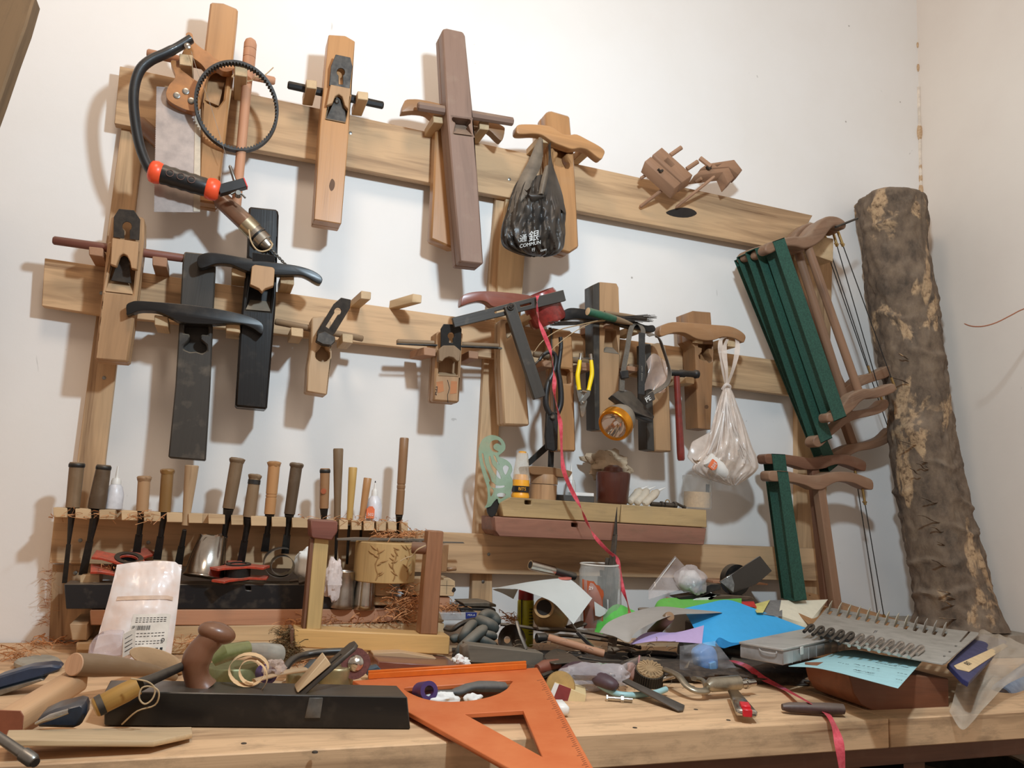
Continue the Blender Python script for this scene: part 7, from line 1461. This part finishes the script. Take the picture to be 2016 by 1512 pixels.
one('flat_file', 'long thin grey steel strip file lying diagonally over the hose', 'file', MB().loft([T(1225, 1340, .022), T(1236, 1336, .022), T(1348, 1388, .004), T(1345, 1397, .004), T(1335, 1398, .004)], [q - Vector((0, 0, .0025)) for q in (T(1225, 1340, .022), T(1236, 1336, .022), T(1348, 1388, .004), T(1345, 1397, .004), T(1335, 1398, .004))]), plain('strip_steel', (104, 96, 88), .5, .5, .15), .0004)
one('air_hose', 'short piece of pale blue hose curving on the bench', 'hose', MB().tube(sm([T(1178, 1347, .014), T(1196, 1358, .008), T(1220, 1367, .005), T(1255, 1368, .005), T(1290, 1364, .008), T(1311, 1357, .010)], 5, False), .0045, 14), plain('pale_blue_hose', (158, 198, 200), .4, 0, .06))
t = Thing('bolt', 'bright bolt with two nuts lying before the pale blue hose', 'bolt'); a, b = T(1193, 1374, .0045), T(1245, 1378, .0045); t.part('shank', MB().lathe(a, b, [(0, .0034), (1, .0034)], 16), SILV)
for u0, u1 in ((0, .08), (.55, .68)): t.part('nut', MB().lathe(a.lerp(b, u0), a.lerp(b, u1), [(0, .0062), (1, .0062)], 6), SILV, .0004, 20)
t.done()
one('tape_disc', 'yellowish round tin half hidden behind the small striped box', 'tin', MB().lathe(T(1103, 1352, .002), T(1103, 1352, .018), [(0, .022), (.9, .0225), (1, .021)], 36), plain('yellow_tin', (190, 154, 92), .5, .2, .15, .1))
t = Thing('small_carton', 'small cream carton with dark red band, right of the orange square', 'box')
f = [P(1082, 1378, .50), P(1096, 1348, .47), P(1160, 1360, .47), P(1150, 1398, .52)]; dep = Vector((.012, .018, .0))
A, B, Cc, D = P(1080, 1372, .50), P(1149, 1397, .515), P(1154, 1368, .515), P(1092, 1344, .50); w_ = P(1160, 1357, .47) - Cc
t.part('carton', MB().loft([A, B, Cc, D], [q + w_ + Vector((0, .012, 0)) for q in (A, B, Cc, D)]), plain('cream_carton', (218, 194, 146), .6, 0, .05), .0008)
t.part('red_band', MB().loft([A.lerp(B, .14) + Vector((0, -.0006, 0)), A.lerp(B, .52) + Vector((0, -.0006, 0)), D.lerp(Cc, .52) + Vector((0, -.0006, .0006)), D.lerp(Cc, .14) + Vector((0, -.0006, .0006))], [q + Vector((0, .0008, 0)) + w_ * 0 for q in (A.lerp(B, .14), A.lerp(B, .52), D.lerp(Cc, .52), D.lerp(Cc, .14))]), plain('burgundy', (138, 52, 52), .5), 0)
t.part('white_end', MB().loft([A + Vector((0, -.0008, 0)), A.lerp(B, .13) + Vector((0, -.0008, 0)), D.lerp(Cc, .13) + Vector((0, -.0008, 0)), D + Vector((0, -.0008, 0))], [A, A.lerp(B, .13), D.lerp(Cc, .13), D]), PAPER, 0); t.done()
one('eraser', 'white rounded eraser lying at the edge of the orange square', 'eraser', MB().tube([T(1098, 1386, .010), T(1110, 1400, .009)], [.012, .012], 4, flat=.8), WHITEP, .003, 60)
t = Thing('red_handle_tool', 'glossy dark red tool handle behind the orange square corner', 'tool'); t.part('grip', MB().tube([T(1058, 1318, .018), T(1072, 1314, .02), T(1098, 1308, .022)], [.008, .012, .009], 16), RED, 0, 60); t.part('shank', MB().tube([P(1066, 1332, .40), P(1100, 1318, .37)], .004, 8), IRON); t.done()
one('scraper_blade', 'dark rounded scraper blade right of the dusty grey block', 'blade', MB().loft(*(lambda f: (f, [q - Vector((0, 0, .002)) for q in f]))([T(x, y, .03) for x, y in sm2([(1072, 1290), (1090, 1278), (1110, 1280), (1135, 1294), (1150, 1306), (1120, 1304), (1092, 1306), (1078, 1300)])])), plain('dark_blade', (88, 84, 76), .4, .5, .1, .2), .0004)
t = Thing('utility_knife', 'small silver snap-off knife with red slider near the front edge', 'knife'); a, b = T(1468, 1408, .009), T(1444, 1364, .012); k = mpp(a); d = (b - a).normalized(); sd = d.cross(Vector((0, 0, 1))).normalized()
pf = [a - d * .006 + sd * x for x in (-.008, .008)]
t.part('body', MB().loft([a - d * .010 - sd * .0145, a - d * .010 + sd * .0145, a - d * .010 + sd * .0145 + Vector((0, 0, .010)), a - d * .010 - sd * .0145 + Vector((0, 0, .010))], [b - sd * .009, b + sd * .009, b + sd * .009 + Vector((0, 0, .005)), b - sd * .009 + Vector((0, 0, .005))]), SILV, .004, 50)
t.part('slider', MB().cbox(a + d * .006 + Vector((0, 0, .011)), sd * .013, d * .022, (0, 0, .006)), plain('bright_red', (214, 36, 44), .35), .001); t.part('slider_cap', MB().cbox(a - d * .009 + Vector((0, -.001, .006)), sd * .013, d * .008, (0, 0, .010)), plain('bright_red', (214, 36, 44), .35), .001); t.done()
t = Thing('air_gun', 'worn nickel-plated air gun with threaded end lying on the bench', 'air gun'); NI = plain('worn_nickel', (176, 166, 146), .35, .8, .2, .2, 60)
t.part('barrel', MB().tube([T(1392, 1352, .02), T(1400, 1348, .022), T(1454, 1344, .022), T(1460, 1345, .022)], [.006, .011, .0115, .008], 16), NI, 0, 60); t.part('threaded_end', MB().lathe(T(1458, 1347, .02), T(1485, 1344, .02), [(0, .0065), (.3, .0065), (.32, .008), (.5, .008), (.52, .0055), (1, .0055)], 14), SILV)
t.part('trigger_arm', MB().tube(sm([T(1310, 1318, .03), T(1335, 1330, .03), T(1352, 1350, .02), T(1372, 1360, .015), T(1392, 1358, .015), T(1384, 1340, .02), T(1366, 1336, .024)], 4, False), .0062, 12, flat=.6), NI, 0, 60)
t.part('nozzle', MB().lathe(T(1300, 1338, .014), T(1328, 1330, .022), [(0, .004), (1, .0048)], 12), SILV); t.part('trigger', MB().tube([P(1344, 1330, .40), P(1350, 1316, .39), P(1357, 1302, .38)], [.006, .004, .001], 8, flat=.5), NI); t.done()
t = Thing('blue_bottle', 'blue plastic bottle inside a clear bag under the blue sheet', 'bottle'); t.part('bottle', MB().slab(sm2([(1378, 1290), (1384, 1280), (1402, 1272), (1414, 1290), (1414, 1332), (1400, 1336), (1386, 1322)]), .40, .37), plain('blue_plastic', (74, 140, 206), .35, 0, .1), .004, 60)
t.part('cap', MB().slab([(1398, 1306), (1410, 1302), (1414, 1330), (1400, 1334)], .406, .399), plain('light_blue', (110, 176, 226), .4), .001); t.done()
one('plastic_bag', 'clear plastic bag wrapped loosely round the blue bottle', 'bag', MB().grid(lambda u, v: P(1338 + 70 * u + 46 * u * v, 1272 - 10 * u + 62 * v - 4 * u * v, .40 + .025 * math.sin(math.pi * u) * math.sin(math.pi * v * .9) + .005 * noise.noise(Vector((u * 6, v * 6, 1)))), 20, 20), clear('thin_clear', (226, 224, 226), .16, .08, .25), 0, 60)
# back right: zip bag, black plate
t = Thing('zip_bag', 'clear zip bag with cotton wool standing against the lowest rail', 'bag'); t.part('film', MB().grid(lambda u, v: P(1277 + 52 * u - 0 * v + 50 * v * u, 1160 - 66 * u + 20 * v + 34 * u * v, .10 + .02 * v + .006 * math.sin(u * 7)), 14, 14), clear('zip_clear', (220, 208, 204), .4, .1), 0, 60)
t.part('zip', MB().tube([P(1281, 1163, .103), P(1330, 1098, .103)], .001, 6), PAPER); t.part('cotton_wool', crumple(P(1358, 1142, .12), .026, .022, .02, 61, 20, .22), plain('cotton', (240, 238, 234), .95, 0, .03), 0, 60)
t.part('pocket', crumple(P(1362, 1142, .12), .034, .029, .026, 64, 18, .3), clear('zip_clear', (220, 208, 204), .4, .1), 0, 40); t.done()
t = Thing('black_plate', 'shiny black square plate tilted on its corner at the back of the bench', 'plate'); t.part('plate', MB().slab([(1418, 1145), (1497, 1095), (1520, 1124), (1490, 1150), (1442, 1168)], .125, .12), plain('black_gloss', (52, 46, 40), .25, .2, .2, 0, 20, coat=.6), .0005); t.part('worn_corner', MB().slab([(1419, 1146), (1440, 1132), (1446, 1150), (1444, 1166)], .1256, .124), plain('scuffed', (128, 126, 122), .5, 0, .3, 0, 120), 0); t.done()
t = Thing('tape_reel', 'round black tape reel with yellow centre behind the shiny black plate', 'reel'); c = P(1452, 1142, .10); t.part('reel', MB().lathe(c, c + Vector((0, .018, 0)), [(0, .014), (0, .034), (1, .034), (1, .014), (0, .014)], 40, False), BLACKP, 0, 40); t.part('core', MB().lathe(c + Vector((0, .001, 0)), c + Vector((0, .016, 0)), [(0, .010), (0, .0142), (1, .0142), (1, .010), (0, .010)], 30, False), plain('yellow_core', (160, 146, 56), .5)); t.done()
one('offcut', 'thin reddish board end behind the black plate', 'offcut', MB().slab([(1404, 1143), (1512, 1149), (1512, 1152), (1404, 1148)], .09, .03), REDPL, .0004)
for lb, q, mt in (('dark folded wallet under the zip bag with cotton wool', [(1372, 1162), (1400, 1150), (1418, 1150), (1420, 1160), (1380, 1172)], BLACKP), ('flat dark tool lying behind the green sheet', [(1334, 1176), (1396, 1166), (1420, 1170), (1400, 1176), (1340, 1180)], IRON), ('small white card behind the green sheet', [(1362, 1182), (1400, 1166), (1412, 1172), (1400, 1182)], PAPER), ('brown rounded wooden piece behind the green sheet', [(1393, 1178), (1400, 1174), (1440, 1172), (1480, 1175), (1486, 1180), (1440, 1183), (1396, 1183)], wood('dark_worn', (86, 70, 56), (58, 46, 38)))):
    one('wallet' if 'wallet' in lb else ('card' if 'card' in lb else ('tool' if 'tool' in lb else 'offcut')), lb, 'clutter', MB().slab(q, .125, .09), mt, .0008)
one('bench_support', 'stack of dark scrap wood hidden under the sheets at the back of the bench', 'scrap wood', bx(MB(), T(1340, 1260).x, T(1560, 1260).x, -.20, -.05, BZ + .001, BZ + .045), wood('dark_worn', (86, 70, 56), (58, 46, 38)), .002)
one('grey_bucket', 'grey plastic bucket in the dark below the bench at the lower right', 'bucket', MB().lathe((1.22, -.56, .45), (1.22, -.56, .72), [(0, .09), (1, .11), (1, .10), (.05, .085)], 32), GREYP)
